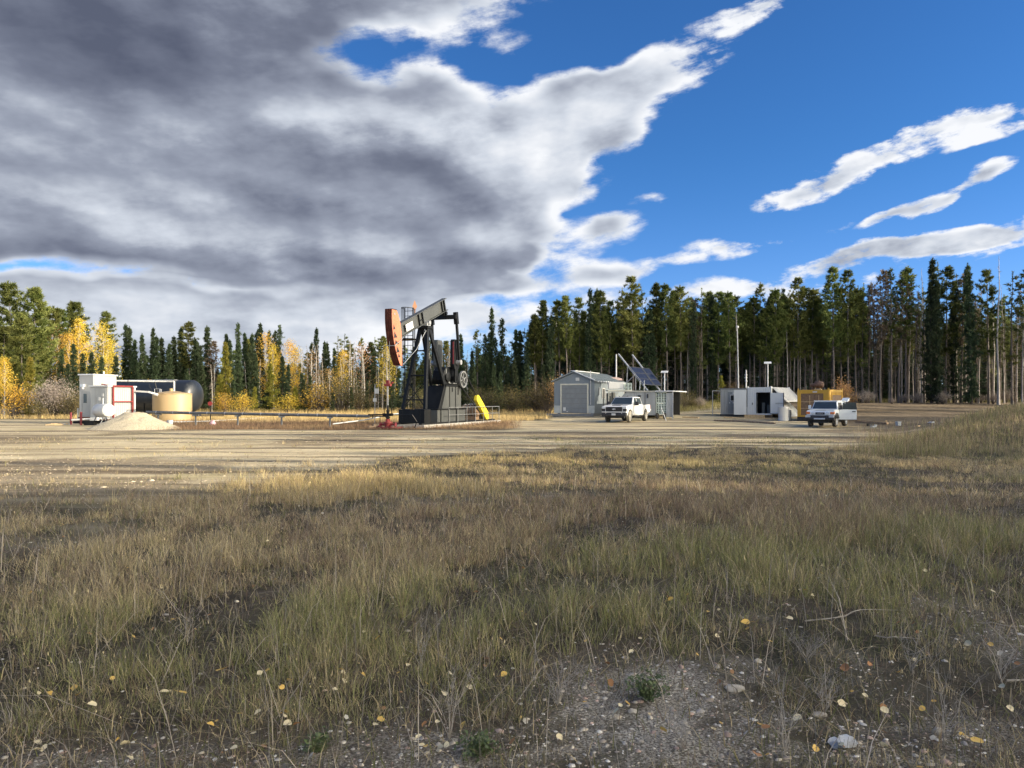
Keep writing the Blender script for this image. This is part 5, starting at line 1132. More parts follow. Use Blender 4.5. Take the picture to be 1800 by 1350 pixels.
for k in range(24):
    y_ = 0.1+k*0.42; mb.beam((0.24,y_,e_+0.045),(-W_/2+0.05,y_,e_+p_+0.15),0.05,0.035)
part('roof_rib', mb, M['roofmetal'], rf)
part('ridge_cap', MB().beam((-W_/2,-0.22,e_+p_+0.17),(-W_/2,L_*0.72,e_+p_+0.17),0.5,0.05).beam((0.1,-0.22,e_+0.07),(-W_/2,-0.22,e_+p_+0.16),0.10,0.06), M['roofwhite'], rf)
mb = MB()
for k in range(13): mb.box(0.24, 0.34, 0.2+k*0.74, 0.42+k*0.74, e_-0.10, e_+0.02)
part('eave_bracket', mb, M['roofwhite'], rf)
dx0, dx1, dzt = -3.28, -0.72, zz(676.5,Yc)-g_
dr = part('roller_door', MB().box(dx0, dx1, -0.03, 0, b_0+0.02, dzt), M['siding2'], GA)
mb = MB()
for k in range(1, 6): mb.box(dx0, dx1, -0.045, -0.03, b_0+k*0.46, b_0+k*0.46+0.03)
part('door_joint', mb, M['greysteel'], dr)
part('door_handle', MB().box(-3.1,-2.85,-0.06,-0.03,b_0+0.22,b_0+0.55).box(-2.75,-2.65,-0.06,-0.03,b_0+0.1,b_0+0.2), M['white'], dr)
part('door_frame', MB().box(dx0-0.13,dx0,-0.06,0,b_0,dzt+0.13).box(dx1,dx1+0.13,-0.06,0,b_0,dzt+0.13).box(dx0,dx1,-0.06,0,dzt,dzt+0.13), M['trim'], GA, bevel=0.01)
part('kick_panel', MB().box(-W_,dx0-0.13,-0.012,0,b_0,b_0+0.72), M['kick'], GA)
part('kick_panel', MB().box(dx1+0.13,0,-0.012,0,b_0,b_0+0.72), M['kick'], GA)
part('gable_vent', MB().box(-1.85,-1.5,-0.05,0,e_+0.02,e_+0.32), M['white'], GA, bevel=0.01)
part('flue_pipe', MB().tube((-0.35,-0.10,b_0+0.8),(-0.35,-0.10,e_+0.95),0.045), M['steel'], GA)
part('skid', MB().box(-W_-0.5,0.15,-0.75,-0.60,0,0.24).box(-W_-0.5,-W_-0.35,-0.6,0.2,0,0.20).box(-W_+0.9,-W_+1.05,-0.6,0,0.02,0.22).box(-1.9,-1.75,-0.6,0,0.02,0.22).box(-0.15,0.10,-0.6,0,0.02,0.3).box(-0.1,0.08,0,L_,0,b_0), M['greysteel'], GA, bevel=0.01)
part('side_window', MB().box(0.0,0.07,2.2,2.9,1.7,2.6), M['interior'], GA); part('side_frame', MB().box(0.07,0.09,2.15,2.25,1.65,2.65).box(0.07,0.09,2.85,2.95,1.65,2.65).box(0.07,0.09,2.2,2.9,2.6,2.68), M['white'], GA)
part('side_cabinet', MB().box(0.0,0.3,3.6,4.3,0.8,2.2).box(0.0,0.22,5.2,5.9,1.2,2.3), M['beamgrey'], GA, bevel=0.01)
part('conduit', MB().tube((0.08,3.2,0.5),(0.08,3.2,2.6),0.03).tube((0.1,4.7,0.4),(0.1,4.7,2.4),0.04).tube((0.1,1.1,2.0),(0.1,1.1,2.75),0.05), M['white'], GA)
Yq = 79; o = part('exhaust_stack', MB().tube((0,0,0),(0,0,zz(623,Yq)-zz(667,Yq)),0.09,0.08), M['steel'], loc=(at(1083,Yq),Yq,zz(667,Yq))); tag(o, 'slim pale exhaust stack rising behind the grey garage roof', 'exhaust stack')
o = part('cooler_hood', MB().prism([(-0.6,0),(0.8,0),(0.7,0.2),(0.2,0.32),(-0.4,0.3)], 0, 1.2, 'y'), mat('faded red paint', (0.50,0.36,0.32)), loc=(at(1081,77),77,zz(668.5,77))); tag(o, 'faded red hood behind the garage roof at the foot of the exhaust stack', 'hood')
# solar shed: long grey trailer with racks of louvred cabinets and an awning, set corner-on
Yc = 65; xs0 = at(1152, Yc); g_ = gz(xs0, Yc)
SO = thing('equipment_trailer', 'long grey trailer with an open end awning and louvred cabinets behind the pickup', 'trailer', (xs0, Yc, g_), R(-24))
zb, ztp = 0.30, zz(688.5,Yc)-g_
part('body', MB().prism([(-3.6,zb),(0,zb),(0,ztp),(-2.6,ztp),(-3.6,ztp-0.9)], 0.0, 5.6, 'y'), M['shedgrey'], SO, bevel=0.01)
mb = MB()
for x_ in (-1.85, -1.7, -0.95, -0.9): mb.box(x_, x_+0.025, -0.015, 0, zb+0.05, ztp-0.05)
part('panel_seam', mb, M['greysteel'], SO)
part('roof_rail', MB().box(-4.0,0.1,-0.12,0.0,ztp,ztp+0.08).box(-3.0,-1.2,0.0,0.05,ztp,ztp+0.10), M['trim'], SO)
part('wall_lamp', MB().box(-1.55,-1.3,-0.12,-0.016,ztp-0.5,ztp-0.3).box(-0.72,-0.62,-0.1,-0.016,ztp-0.55,ztp-0.2).box(-2.5,-2.42,-0.1,-0.016,ztp-0.6,ztp-0.35), M['plastic'], SO)
part('awning', MB().box(0.02,1.62,-0.15,5.9,ztp+0.005,ztp+0.09), M['roofwhite'], SO, bevel=0.01)
part('awning_post', MB().box(1.50,1.58,-0.10,-0.02,0,ztp), M['steel'], SO)
part('awning_strut', MB().beam((0.05,-0.05,ztp-0.5),(0.7,-0.08,ztp),0.04,0.04), M['steel'], SO)
part('end_panel', MB().box(0.95,1.50,0.05,0.10,0.15,ztp-0.1), M['shedgrey'], SO)
part('back_panel', MB().box(0.02,1.50,3.2,3.25,0.3,ztp), M['interior'], SO)
for ix in range(2):
    for iz in range(2):
        for q in (0,):
            x0_ = 0.04+ix*0.46; z0_ = zb+0.10+iz*0.98
            cb = part('louvred_cabinet', MB().box(x0_,x0_+0.44,0.22,0.8,z0_,z0_+0.94), M['interior'], SO)
            mb = MB().box(x0_,x0_+0.05,0.16,0.22,z0_,z0_+0.94).box(x0_+0.39,x0_+0.44,0.16,0.22,z0_,z0_+0.94).box(x0_+0.19,x0_+0.25,0.16,0.22,z0_,z0_+0.94).box(x0_,x0_+0.44,0.165,0.22,z0_,z0_+0.07).box(x0_,x0_+0.44,0.165,0.22,z0_+0.87,z0_+0.94)
            for j in range(5): mb.box(x0_+0.05,x0_+0.39,0.17,0.21,z0_+0.16+j*0.145,z0_+0.205+j*0.145)
            part('louvre_frame', mb, M['louvre'], cb)
part('wheel_set', MB().lathe([(0,0.26),(0.18,0.26)], (0.1,-0.1,0.26), (1,0,0), 16).lathe([(0,0.26),(0.18,0.26)], (0.75,-0.1,0.26), (1,0,0), 16), M['rubber'], SO)
o = part('leaning_bar', MB().tube((0,0,0),(-0.35,0.3,1.1),0.03), M['steel'], loc=frame(1171,61)); tag(o, 'thin steel bar leaning against the open end of the grey trailer', 'bar')
# tilted solar array on its rails
SA = thing('solar_array', 'two dark blue solar panels tilted on long white rails above the trailer', 'solar panel', (0,0,0))
Ys = 67.5
def pt(px, py, Y=Ys): return Vector((at(px,Y), Y, zz(py,Y)))
for (a_, b_, c2, d2_) in ((pt(1106,644.5,68.3), pt(1128,647,69.2), pt(1149,677,67.4), pt(1130,675.5,66.5)), (pt(1129,647,69.25), pt(1141.5,648,69.8), pt(1163,677.5,68.0), pt(1150,677,67.45))):
    pn = part('solar_panel', MB().quad(a_, d2_, c2, b_, 0.05), M['solar'], SA)
    mb = MB(); nrm = (d2_-a_).cross(b_-a_).normalized(); off = nrm*0.004
    if nrm.y > 0: off = -off
    for f in np.linspace(0.0, 1.0, 4): mb.beam(a_.lerp(d2_,f)+off, b_.lerp(c2,f)+off, 0.035, 0.02, nrm)
    for f in (0.0, 1.0): mb.beam(a_.lerp(b_,f)+off, d2_.lerp(c2,f)+off, 0.045, 0.025, nrm)
    part('cell_line', mb, M['beamgrey'], pn)
for i_, (a_, b_) in enumerate(((pt(1087.5,621,69.6), pt(1139,685.5,65.9)), (pt(1112,622.5,71.3), pt(1160.5,685,67.6)))):
    part('rail', MB().beam(a_+Vector((0,0.12,-0.06)), b_+Vector((0,0.12,-0.06)), 0.10, 0.12), M['steel'], SA)
for a_, b_ in ((pt(1103.5,643,68.6), pt(1101.5,674,68.6)), (pt(1116,659,67.4), pt(1100,674,68.4)), (pt(1125.5,670,66.6), pt(1124.5,685,66.6)), (pt(1117.5,652,70.5), pt(1117.5,686,70.5)), (pt(1132.5,668,66.2), pt(1132.5,690,66.2))):
    part('strut', MB().beam(a_, b_, 0.07, 0.07, (0,1,0)), M['steel'], SA)
# platform with the white cabinet between garage and trailer
Yw = 67.2
PFM = thing('raised_platform', 'raised steel platform with a slatted guard between garage and trailer', 'platform', frame(1090, Yw))
gp0 = gz(at(1090,Yw),Yw)
def lp(px, py, Y=Yw): return Vector((at(px,Y)-at(1090,Yw), Y-Yw, zz(py,Y)-gp0))
part('deck', MB().box(lp(1068,0).x, lp(1111,0).x, -0.1, 1.3, lp(0,687.5).z, lp(0,685.5).z), M['trim'], PFM)
for px in (1070, 1084.5, 1097): part('post', MB().beam((lp(px,0).x,-0.05,0), (lp(px,0).x,-0.05,lp(0,685.5).z), 0.07, 0.07, (0,1,0)), M['trim'], PFM)
mb = MB()
for k in range(5): z_ = lp(0,685).z + 0.04 + k*0.13; mb.box(lp(1098,0).x, lp(1110,0).x, 0.0, 0.04, z_, z_+0.05)
for px in (1098, 1104, 1110): mb.box(lp(px,0).x-0.03, lp(px,0).x+0.03, -0.03, 0.0, lp(0,686).z, lp(0,673.5).z)
part('slatted_guard', mb, M['louvre'], PFM)
o = part('white_cabinet', MB().box(lp(1070,0).x, lp(1096.5,0).x, 0.05, 0.55, lp(0,683.5).z, lp(0,671.8).z), M['white'], bevel=0.015, loc=PFM.location); tag(o, 'white box cabinet on the raised platform above the pickup', 'cabinet')
o = part('control_rack', MB().box(-0.5,-0.2,0,0.3,0.7,1.9).box(0.0,0.35,0,0.3,0.9,1.7).tube((-0.9,0,0.3),(-0.9,0,1.8),0.05).tube((0.6,0.1,0.2),(0.6,0.1,1.9),0.06).box(-1.0,0.9,0.3,0.35,0.2,0.4), M['beamgrey'], loc=frame(1078,67.8), bevel=0.01); tag(o, 'dark control boxes and pipes under the raised platform', 'control rack')
def lamp_post(px, Y, top, base, label):
    g_ = gz(at(px,Y),Y); z0_ = zz(base,Y)-g_; z1_ = zz(top,Y)-g_
    t = thing('solar_lamp', label, 'solar lamp', (at(px,Y),Y,g_+z0_), R(-20)); h = z1_-z0_
    part('pole', MB().tube((0,0,0),(0,0,h),0.055,n=10), M['steel'], t, smooth=True)
    part('solar_panel', MB().quad((-0.32,-0.22,h-0.05),(0.32,-0.22,h-0.05),(0.32,0.26,h+0.13),(-0.32,0.26,h+0.13),0.04), M['container'], t)
    part('lamp_head', MB().box(-0.12,0.12,-0.35,-0.1,h-0.12,h-0.06), M['steel'], t); return t
lamp_post(1168, 68.5, 654, 687, 'solar street lamp standing above the grey trailer awning')
# white container: origin at front right corner
Yc = 66; Xr = at(1356, Yc); g_ = gz(Xr-1.5, Yc+1); zt = zz(680.5,Yc)-g_; zb = zz(729.5,Yc)-g_
WC = thing('white_container', 'white corrugated container with an open dark doorway and raised side flaps', 'container', (Xr, Yc, g_), R(-35))
cw = 2.2; dp = 6.0
dx0, dx1 = -1.28, -0.12; dz0, dz1 = zz(727,Yc)-g_, zz(690.5,Yc)-g_
mb = MB()
mb.box(-cw,dx0,0,0.06,zb,zt).box(dx1,0,0,0.06,zb,zt).box(dx0,dx1,0,0.06,dz1,zt).box(dx0,dx1,0,0.06,zb,dz0)
mb.box(-cw,-cw+0.06,0.06,dp,zb,zt).box(-cw,0,0.06,dp,zt-0.06,zt).box(-cw,0,0.06,dp,zb,zb+0.06).box(-cw+0.06,0,dp-0.06,dp,zb+0.06,zt-0.06)
mb.box(-0.06,0,0.06,0.5,zb+0.06,zt-0.06).box(-0.06,0,2.9,3.2,zb+0.06,zt-0.06).box(-0.06,0,dp-0.4,dp-0.06,zb+0.06,zt-0.06)
wc = part('shell', mb, M['container'], WC)
mb = MB()
k = -cw+0.12
while k < dx0-0.15: mb.box(k, k+0.09, -0.03, 0, zb+0.12, zt-0.12); k += 0.2
k = dx0
while k < -0.1: mb.box(k, k+0.09, -0.03, 0, dz1+0.08, zt-0.12); k += 0.2
part('corrugation', mb, M['container'], wc)
part('corner_casting', MB().box(-cw-0.02,-cw+0.14,-0.04,0.14,zt-0.05,zt+0.07).box(-0.14,0.02,-0.04,0.14,zt-0.05,zt+0.07).box(-0.14,0.02,dp-0.14,dp+0.02,zt-0.05,zt+0.07), M['container'], wc)
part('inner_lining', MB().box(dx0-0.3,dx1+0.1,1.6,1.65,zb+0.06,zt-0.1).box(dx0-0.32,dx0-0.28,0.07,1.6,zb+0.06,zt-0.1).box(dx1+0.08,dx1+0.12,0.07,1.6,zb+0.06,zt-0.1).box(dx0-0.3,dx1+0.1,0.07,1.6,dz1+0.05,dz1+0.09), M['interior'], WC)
part('equipment', MB().box(dx0+0.3,dx0+0.55,0.5,0.8,zb+0.07,zb+1.1).box(dx0+0.7,dx0+0.95,0.7,0.9,zb+0.07,zb+0.9), M['beamgrey'], WC)
part('door_gasket', MB().box(dx0-0.05,dx0,-0.045,-0.0,dz0,dz1+0.03).box(dx1,dx1+0.05,-0.045,-0.0,dz0,dz1+0.03).box(dx0,dx1,-0.045,-0.0,dz1,dz1+0.05), M['plastic'], WC)
hinge = Vector((dx1+0.04,-0.05,0)); de = hinge+Vector((1.15,0.05,0))
od = part('open_door', MB().quad(hinge+Vector((0,0,dz0)), de+Vector((0,0,dz0)), de+Vector((0,0,dz1)), hinge+Vector((0,0,dz1)), 0.06), M['container'], WC)
part('door_edge', MB().beam(de+Vector((0,0,dz0)), de+Vector((0,0,dz1)), 0.06, 0.08,(0,1,0)).beam(hinge+Vector((0,-0.02,dz0-0.02)), de+Vector((0,-0.02,dz0-0.02)), 0.07,0.05), M['plastic'], od)
part('lock_bar', MB().beam(hinge.lerp(de,0.4)+Vector((-0.01,-0.03,(dz0+dz1)/2)), hinge.lerp(de,0.98)+Vector((-0.01,-0.03,(dz0+dz1)/2)), 0.05,0.03), M['greysteel'], od)
part('wall_fitting', MB().box(dx0-0.42,dx0-0.36,-0.08,-0.03,zb+0.9,zb+1.1).tube((-cw+0.03,-0.06,zb+0.7),(-cw+0.03,-0.06,zt-0.1),0.025), M['plastic'], WC)
fd = part('folded_door', MB().quad(Vector((-cw,-0.08,zb)), Vector((-cw-1.08,-0.28,zb)), Vector((-cw-1.08,-0.28,zt-0.22)), Vector((-cw,-0.08,zt-0.22)), 0.05), M['container'], WC)
for (za, zz1, zo) in ((zt-0.02, 1.45, 0), (zt-1.38, 1.05, 0)):
    fl = MB(); out = 1.25
    fl.quad((0.02,0.35,za),(0.02+out,0.2,za-1.25),(0.02+out,5.7,za-1.25),(0.02,5.8,za), 0.05)
    fo = part('side_flap', fl, M['white'], WC)
    mb = MB()
    for q in range(18): y_ = 0.4+q*0.31; mb.beam((0.06,y_,za+0.0),(out,y_-0.1,za-1.21),0.10,0.05,(0.7,0,0.7))
    part('flap_rib', mb, M['white'], fo)
part('flap_strut', MB().tube((0.02,0.3,zt-1.3),(1.2,0.22,zt-1.3),0.025,n=6).tube((0.02,0.3,zb+0.2),(1.2,0.22,zt-2.55),0.025,n=6), M['greysteel'], WC)
for i_, x_ in enumerate((-cw+0.1, -1.1)):
    pass
o = part('sleeper_beam', MB().box(-cw-0.1,-0.55,-0.35,-0.05,0,0.26), M['newwood'], loc=WC.location, rz=R(-35), bevel=0.01); tag(o, 'heavy pale brown timber sleeper below the white container front', 'timber beam')
o = part('sleeper_beam', MB().box(-cw,0,2.5,2.9,0,zb), M['wood'], loc=WC.location, rz=R(-35)); tag(o, 'dark timber sleeper carrying the rear of the white container', 'timber beam')
o = part('sleeper_beam', MB().box(-cw,0,0.3,0.6,0,zb-0.005), M['wood'], loc=WC.location, rz=R(-35)); tag(o, 'dark timber sleeper under the white container doorway', 'timber beam')
lamp_post(1349.5, 68.2, 638, 680.5, 'solar street lamp standing above the white container')
ant = thing('antenna_mast', 'very tall thin white antenna mast left of the white container', 'antenna', frame(1299, 68.5)); h = zz(576,68.5)-ant.location.z
part('mast', MB().tube((0,0,0),(-0.08,0,h*0.55),0.055,0.045).tube((-0.08,0,h*0.55),(-0.15,0,h),0.04,0.025), M['steel'], ant)
part('antenna_head', MB().lathe([(h-0.05,0.03),(h,0.12),(h+0.1,0.14),(h+0.18,0.06)], (-0.15,0,0), n=12), M['white'], ant)
an2 = thing('instrument_mast', 'short white instrument mast with stacked sensors on the container roof', 'antenna', (at(1311.5,67.2),67.2,zz(681,67.2))); h = zz(650,67.2)-an2.location.z
part('mast', MB().tube((0,0,0),(0,0,h),0.06,0.05), M['white'], an2)
part('sensor', MB().lathe([(h*0.3,0.05),(h*0.32,0.11),(h*0.4,0.11),(h*0.42,0.05)], n=10).lathe([(h*0.5,0.05),(h*0.52,0.13),(h*0.58,0.13),(h*0.60,0.05)], (-0.03,0,0), n=10).lathe([(h*0.66,0.05),(h*0.68,0.12),(h*0.74,0.12),(h*0.76,0.05)], (-0.02,0,0), n=10), M['steel'], an2)
# weathered shack left of it
Yc = 69; Xl = at(1266.5, Yc); g_ = gz(Xl+1, Yc)
WS = thing('weathered_shack', 'weathered grey panel shack with a dark door joined to the container', 'shack', (Xl, Yc, g_), R(-25))
w_ = 2.25; zt = zz(684.5,Yc)-g_; zb = zz(728,Yc)-g_
sb_ = part('wall', MB().box(0,w_,0,3.4,zb,zt), M['shedgrey'], WS, bevel=0.01)
mb = MB()
for k in range(5): mb.box(0.08+k*0.14,0.11+k*0.14,-0.015,0,zb+0.05,zt-0.1)
part('panel_seam', mb, M['greysteel'], sb_)
part('roof', MB().box(-0.1,w_+0.05,-0.1,3.5,zt,zt+0.10), M['greysteel'], WS)
dd_ = part('door', MB().box(0.68,1.40,-0.04,0,zb+0.06,zt-0.22), M['siding2'], WS)
part('window', MB().box(0.92,1.34,-0.055,-0.04,zt-1.05,zt-0.55), M['interior'], dd_); part('window_frame', MB().box(0.90,1.36,-0.062,-0.056,zt-0.55,zt-0.50).box(0.90,1.36,-0.062,-0.056,zt-1.10,zt-1.05).box(0.88,0.92,-0.062,-0.04,zt-1.10,zt-0.50), M['white'], dd_)
part('sign', MB().box(1.1,1.3,-0.055,-0.04,zt-0.4,zt-0.3).box(0.8,0.88,-0.055,-0.04,zt-1.3,zt-1.2).box(1.1,1.25,-0.055,-0.04,zt-1.3,zt-1.2), M['white'], dd_)
part('skid', MB().box(-0.05,w_,-0.1,0.1,zb-0.17,zb), M['plastic'], WS)
o = part('pipe_hoop', MB().path([(-0.72,0,0),(-0.72,0,zz(687,70)-gz(at(1257,70),70)),(0.0,0,zz(687,70)-gz(at(1257,70),70))],0.035,6), M['steel'], loc=frame(1266,70)); tag(o, 'thin bent steel pipe hoop at the left end of the weathered shack', 'pipe')
# white barrel, beams and boards on the ground
simple('barrel', MB().lathe([(0,0.36),(0.04,0.40),(0.40,0.385),(0.42,0.40),(0.95,0.385),(1.0,0.40),(1.16,0.39),(1.18,0.33)], n=28), M['white'], 1377, 60.5, 'white drum standing on the ground below the side flaps', 'barrel', smooth=True)
simple('barrel', MB().lathe([(0,0.22),(0.04,0.24),(0.85,0.23),(0.88,0.2)], n=20), M['shedgrey'], 1386, 62, 'grey bin partly hidden behind the white drum', 'bin', smooth=True)
def boards(px0, py0, px1, py1, w, h, m, label, name='long_pipe', cat='pipe'):
    def gp(px, py):
        Y = 50.0
        for _ in range(30): Y = F*(CAM_Z-gz(at(px,Y),Y)-h/2)/(py-HOR)*0.5+Y*0.5
        return Vector((at(px,Y),Y,gz(at(px,Y),Y)+h/2))
    a_, b_ = gp(px0,py0), gp(px1,py1); pts = [a_.lerp(b_, f) for f in np.linspace(0,1,6)]
    for p in pts: p.z = gz(p.x,p.y)+h*0.45
    mb = MB()
    for p, q in zip(pts[:-1], pts[1:]): mb.beam(p, q, w, h)
    o = part(name, mb, m); return tag(o, label, cat)
boards(1256,738.5,1362,744,0.16,0.13,M['wood'],'long dark rusty pipe lying on the ground before the white container')
boards(1272,733.5,1375,736,0.25,0.10,M['newwood'],'pale plank lying along the foot of the white container','plank','plank')
boards(1505,742,1560,744,0.18,0.12,M['wood'],'dark timber lying on the dirt right of the white four wheel drive','timber','timber')
boards(1500,738.5,1558,740,0.2,0.08,M['newwood'],'pale plank on the dirt behind the open car door','plank','plank')
boards(1200,733,1228,734,0.2,0.1,M['newwood'],'short pale plank left of the weathered shack','plank','plank')
simple('plastic_crate', MB().box(-0.13,0.13,-0.12,0.12,0.0,0.26).box(-0.15,0.15,-0.14,0.14,0.22,0.27), M['container'], 1579, 51, 'small pale crate alone on the dirt slope', 'crate', 0.3)
simple('white_debris', MB().box(-0.2,0.14,-0.12,0.12,0,0.05).box(0.06,0.3,-0.06,0.18,0.04,0.09), M['white'], 1637, 48, 'scrap of white sheeting on the churned dirt near the right', 'debris', 0.5)
simple('white_debris', MB().box(-0.2,0.12,-0.1,0.1,0,0.10).box(0.06,0.2,-0.06,0.06,0.08,0.18), M['container'], 1536, 49.5, 'white and red scraps at the end of the dark timber', 'debris', 0.2)
simple('white_debris', MB().box(-0.22,0.2,-0.02,0.02,0,0.05).box(-0.1,0.2,-0.12,0.02,0.0,0.09), M['newwood'], 1611, 44, 'short broken stick of wood on the churned dirt', 'stick', 0.6)
simple('battery_box', MB().box(-0.2,0.2,-0.12,0.12,0,0.16), M['plastic'], 1530, 51, 'small black box on the pale plank right of the car', 'box', 0.1)
# yellow container: origin at the front right corner
Yc = 59.5; Xr = at(1457, Yc); g_ = gz(Xr, Yc); zt = zz(685.5,Yc)-g_; zb = zz(735,Yc)-g_+0.02
YC = thing('yellow_container', 'yellow generator container with a brown meshed radiator front', 'container', (Xr, Yc, g_), R(-38))
cw = 2.45; dp = 4.0
yb = part('shell', MB().box(-cw,0,0.05,dp,zb+0.1,zt), M['catyellow'], YC)
part('front_frame', MB().box(-cw-0.02,-cw+0.26,-0.03,0.05,zb+0.05,zt+0.02).box(-0.42,0.02,-0.03,0.05,zb+0.05,zt+0.02).box(-cw+0.26,-0.42,-0.03,0.05,zt-0.28,zt+0.02).box(-cw+0.26,-0.42,-0.03,0.05,zb+0.05,zb+0.2), M['catyellow'], YC, bevel=0.015)
rd = part('radiator_mesh', MB().box(-cw+0.26,-0.42,0.0,0.045,zb+0.2,zt-0.40), M['brownpanel'], YC)
part('top_louvre', MB().box(-cw+0.26,-0.42,-0.01,0.045,zt-0.40,zt-0.28), M['brownpanel'], YC)
mb = MB(); wd_ = cw-0.68; hh_ = zt-0.40-(zb+0.2)
for k in (1, 2): mb.box(-cw+0.26+wd_*0.40*k-0.02, -cw+0.26+wd_*0.40*k+0.02, -0.02, -0.001, zb+0.2, zt-0.40)
for k in (1, 2, ): mb.box(-cw+0.26, -0.5, -0.016, -0.002, zb+0.2+hh_*k/3-0.02, zb+0.2+hh_*k/3+0.02)
part('grid_bar', mb, M['newwood'], rd)
part('name_plate', MB().box(-cw/2-0.02,-cw/2+0.32,-0.04,-0.031,zt-0.2,zt-0.1), M['white'], YC)
mb = MB()
for k in range(9): y_ = 0.3+k*0.4; mb.box(0.0,0.035,y_,y_+0.18,zb+0.25,zt-0.2)
part('corrugation', mb, M['catyellow'], yb)
part('side_louvre', MB().box(0.036,0.055,0.9,3.6,zb+0.5,zt-0.4), M['brownpanel'], YC, label='rust stained louvred panel')
part('side_rail', MB().box(-0.02,0.05,0.05,dp,zt-0.14,zt+0.03).box(-0.02,0.05,0.05,dp,zb,zb+0.2).box(-0.02,0.06,0.05,0.3,zb,zt).box(-0.02,0.06,dp-0.2,dp,zb,zt), M['catyellow'], YC, bevel=0.01)
part('lifting_lug', MB().box(-cw,-cw+0.07,0,0.1,zt+0.02,zt+0.14).box(-0.1,0.0,0,0.1,zt+0.02,zt+0.16).box(-0.05,0.05,dp-0.15,dp,zt+0.02,zt+0.16), M['catyellow'], YC)
part('skid', MB().box(-cw-0.03,0.04,-0.02,dp,0.0,zb+0.1), M['plastic'], YC)
mu = part('muffler_stand', MB().box(-1.35,-0.8,0.75,0.95,zt,zt+0.10).box(-1.32,-1.24,0.8,0.9,zt+0.1,zt+0.3).box(-0.92,-0.84,0.8,0.9,zt+0.1,zt+0.35), M['newwood'], YC)
mf_ = part('muffler', MB().lathe([(0,0.10),(0.05,0.22),(0.12,0.27),(0.62,0.27),(0.70,0.22),(0.74,0.12)], (-1.38,0.85,zt+0.46), (1,0,0), 24).tube((-1.66,0.85,zt+0.40),(-1.36,0.85,zt+0.44),0.13,0.15).tube((-1.5,0.85,zt),(-1.5,0.85,zt+0.35),0.08).tube((-1.0,0.85,zt+0.7),(-1.0,0.85,zt+0.82),0.04), M['rust'], YC, smooth=True)

# ================================================================ vehicles (local -y is forward)
def wheel(parent, x, y, r, w, tyre, rimm, steer=0.0, spokes=6):
    s_ = 1 if x > 0 else -1
    o = part('wheel', MB().lathe([(-w/2,r*0.62),(-w/2,r*0.90),(-w/2+0.03,r),(w/2-0.03,r),(w/2,r*0.90),(w/2,r*0.62),(w/2-0.05,r*0.60)], (0,0,0), (1,0,0), 32), tyre, parent, smooth=True, loc=(x,y,r), rz=steer)
    mb = MB().lathe([(0,r*0.66),(0.02,r*0.66),(0.02,r*0.58),(-0.03,r*0.55),(-0.03,0.001)], (s_*(w/2-0.012),0,0), (s_,0,0), 28)
    for k in range(spokes):
        t = 2*math.pi*k/spokes; mb.beam((s_*(w/2+0.0),0,0),(s_*(w/2+0.005),math.cos(t)*r*0.6,math.sin(t)*r*0.6),r*0.16,0.03,(1,0,0))
    mb.lathe([(0,r*0.16),(0.04,r*0.14)], (s_*(w/2),0,0), (s_,0,0), 12)
    part('rim', mb, rimm, o, smooth=True); return o
def arch(cy, r, zb, n=12):
    """points over a wheel arch going towards +y"""
    a0 = math.asin(min(0.95, max(-0.5, (zb-r*0.86)/r))); 
    return [(cy-math.cos(t)*r, r*0.80+math.sin(t)*r) for t in np.linspace(a0, math.pi-a0, n)]
# --- white pickup
Yt_ = 59.6; TX = at(1102, Yt_)
TK = thing('pickup_truck', 'mud splashed white crew cab pickup truck parked before the grey trailer', 'pickup truck', (TX, Yt_, gz(TX,Yt_)), R(-27.5))
wf, wr, wr_ = -2.05, 1.92, 0.44
prof = [(-3.02,0.62),(-3.06,1.05),(-3.0,1.22),(-2.85,1.30),(-1.50,1.40),(-1.30,1.42)] + [(3.15,1.36),(3.15,0.62)][:0]
body = [(-3.00,0.55),(-3.06,0.75),(-3.05,1.15),(-2.92,1.27),(-1.35,1.40),(-1.15,1.34),(1.15,1.34),(3.10,1.36),(3.14,0.72),(2.62,0.68)]
body += list(reversed(arch(wr,0.56,0.55)))[:] + [(-1.35,0.52)] + list(reversed(arch(wf,0.56,0.55)))
tb = part('body', MB().prism(body, -0.98, 0.98), M['whitecar'], TK, bevel=0.045)
# greenhouse
def green(name, y0b, y0t, y1t, y1b, zb, zt_, wb_, wt, m, parent, t=0.0):
    v = [(-wb_,y0b,zb),(wb_,y0b,zb),(wb_,y1b,zb),(-wb_,y1b,zb),(-wt,y0t,zt_),(wt,y0t,zt_),(wt,y1t,zt_),(-wt,y1t,zt_)]
    return part(name, MB().add(v, [(0,3,2,1),(4,5,6,7),(0,1,5,4),(1,2,6,5),(2,3,7,6),(3,0,4,7)]), m, parent, bevel=0.05)
cabn = green('cab', -1.42, -0.66, 1.00, 1.26, 1.32, 1.98, 0.93, 0.76, M['whitecar'], TK)
def facequad(a, b, c, d, off, m, parent, name, inset=0.0):
    a, b, c, d = map(Vector, (a,b,c,d)); n_ = (b-a).cross(d-a).normalized()*off; cc = (a+b+c+d)/4
    q = [p.lerp(cc, inset)+n_ for p in (a,b,c,d)]; return part(name, MB().quad(*q), m, parent)
facequad((-0.84,-1.33,1.40),(0.84,-1.33,1.40),(0.70,-0.76,1.925),(-0.70,-0.76,1.925),0.012,M['glass'],cabn,'windshield')
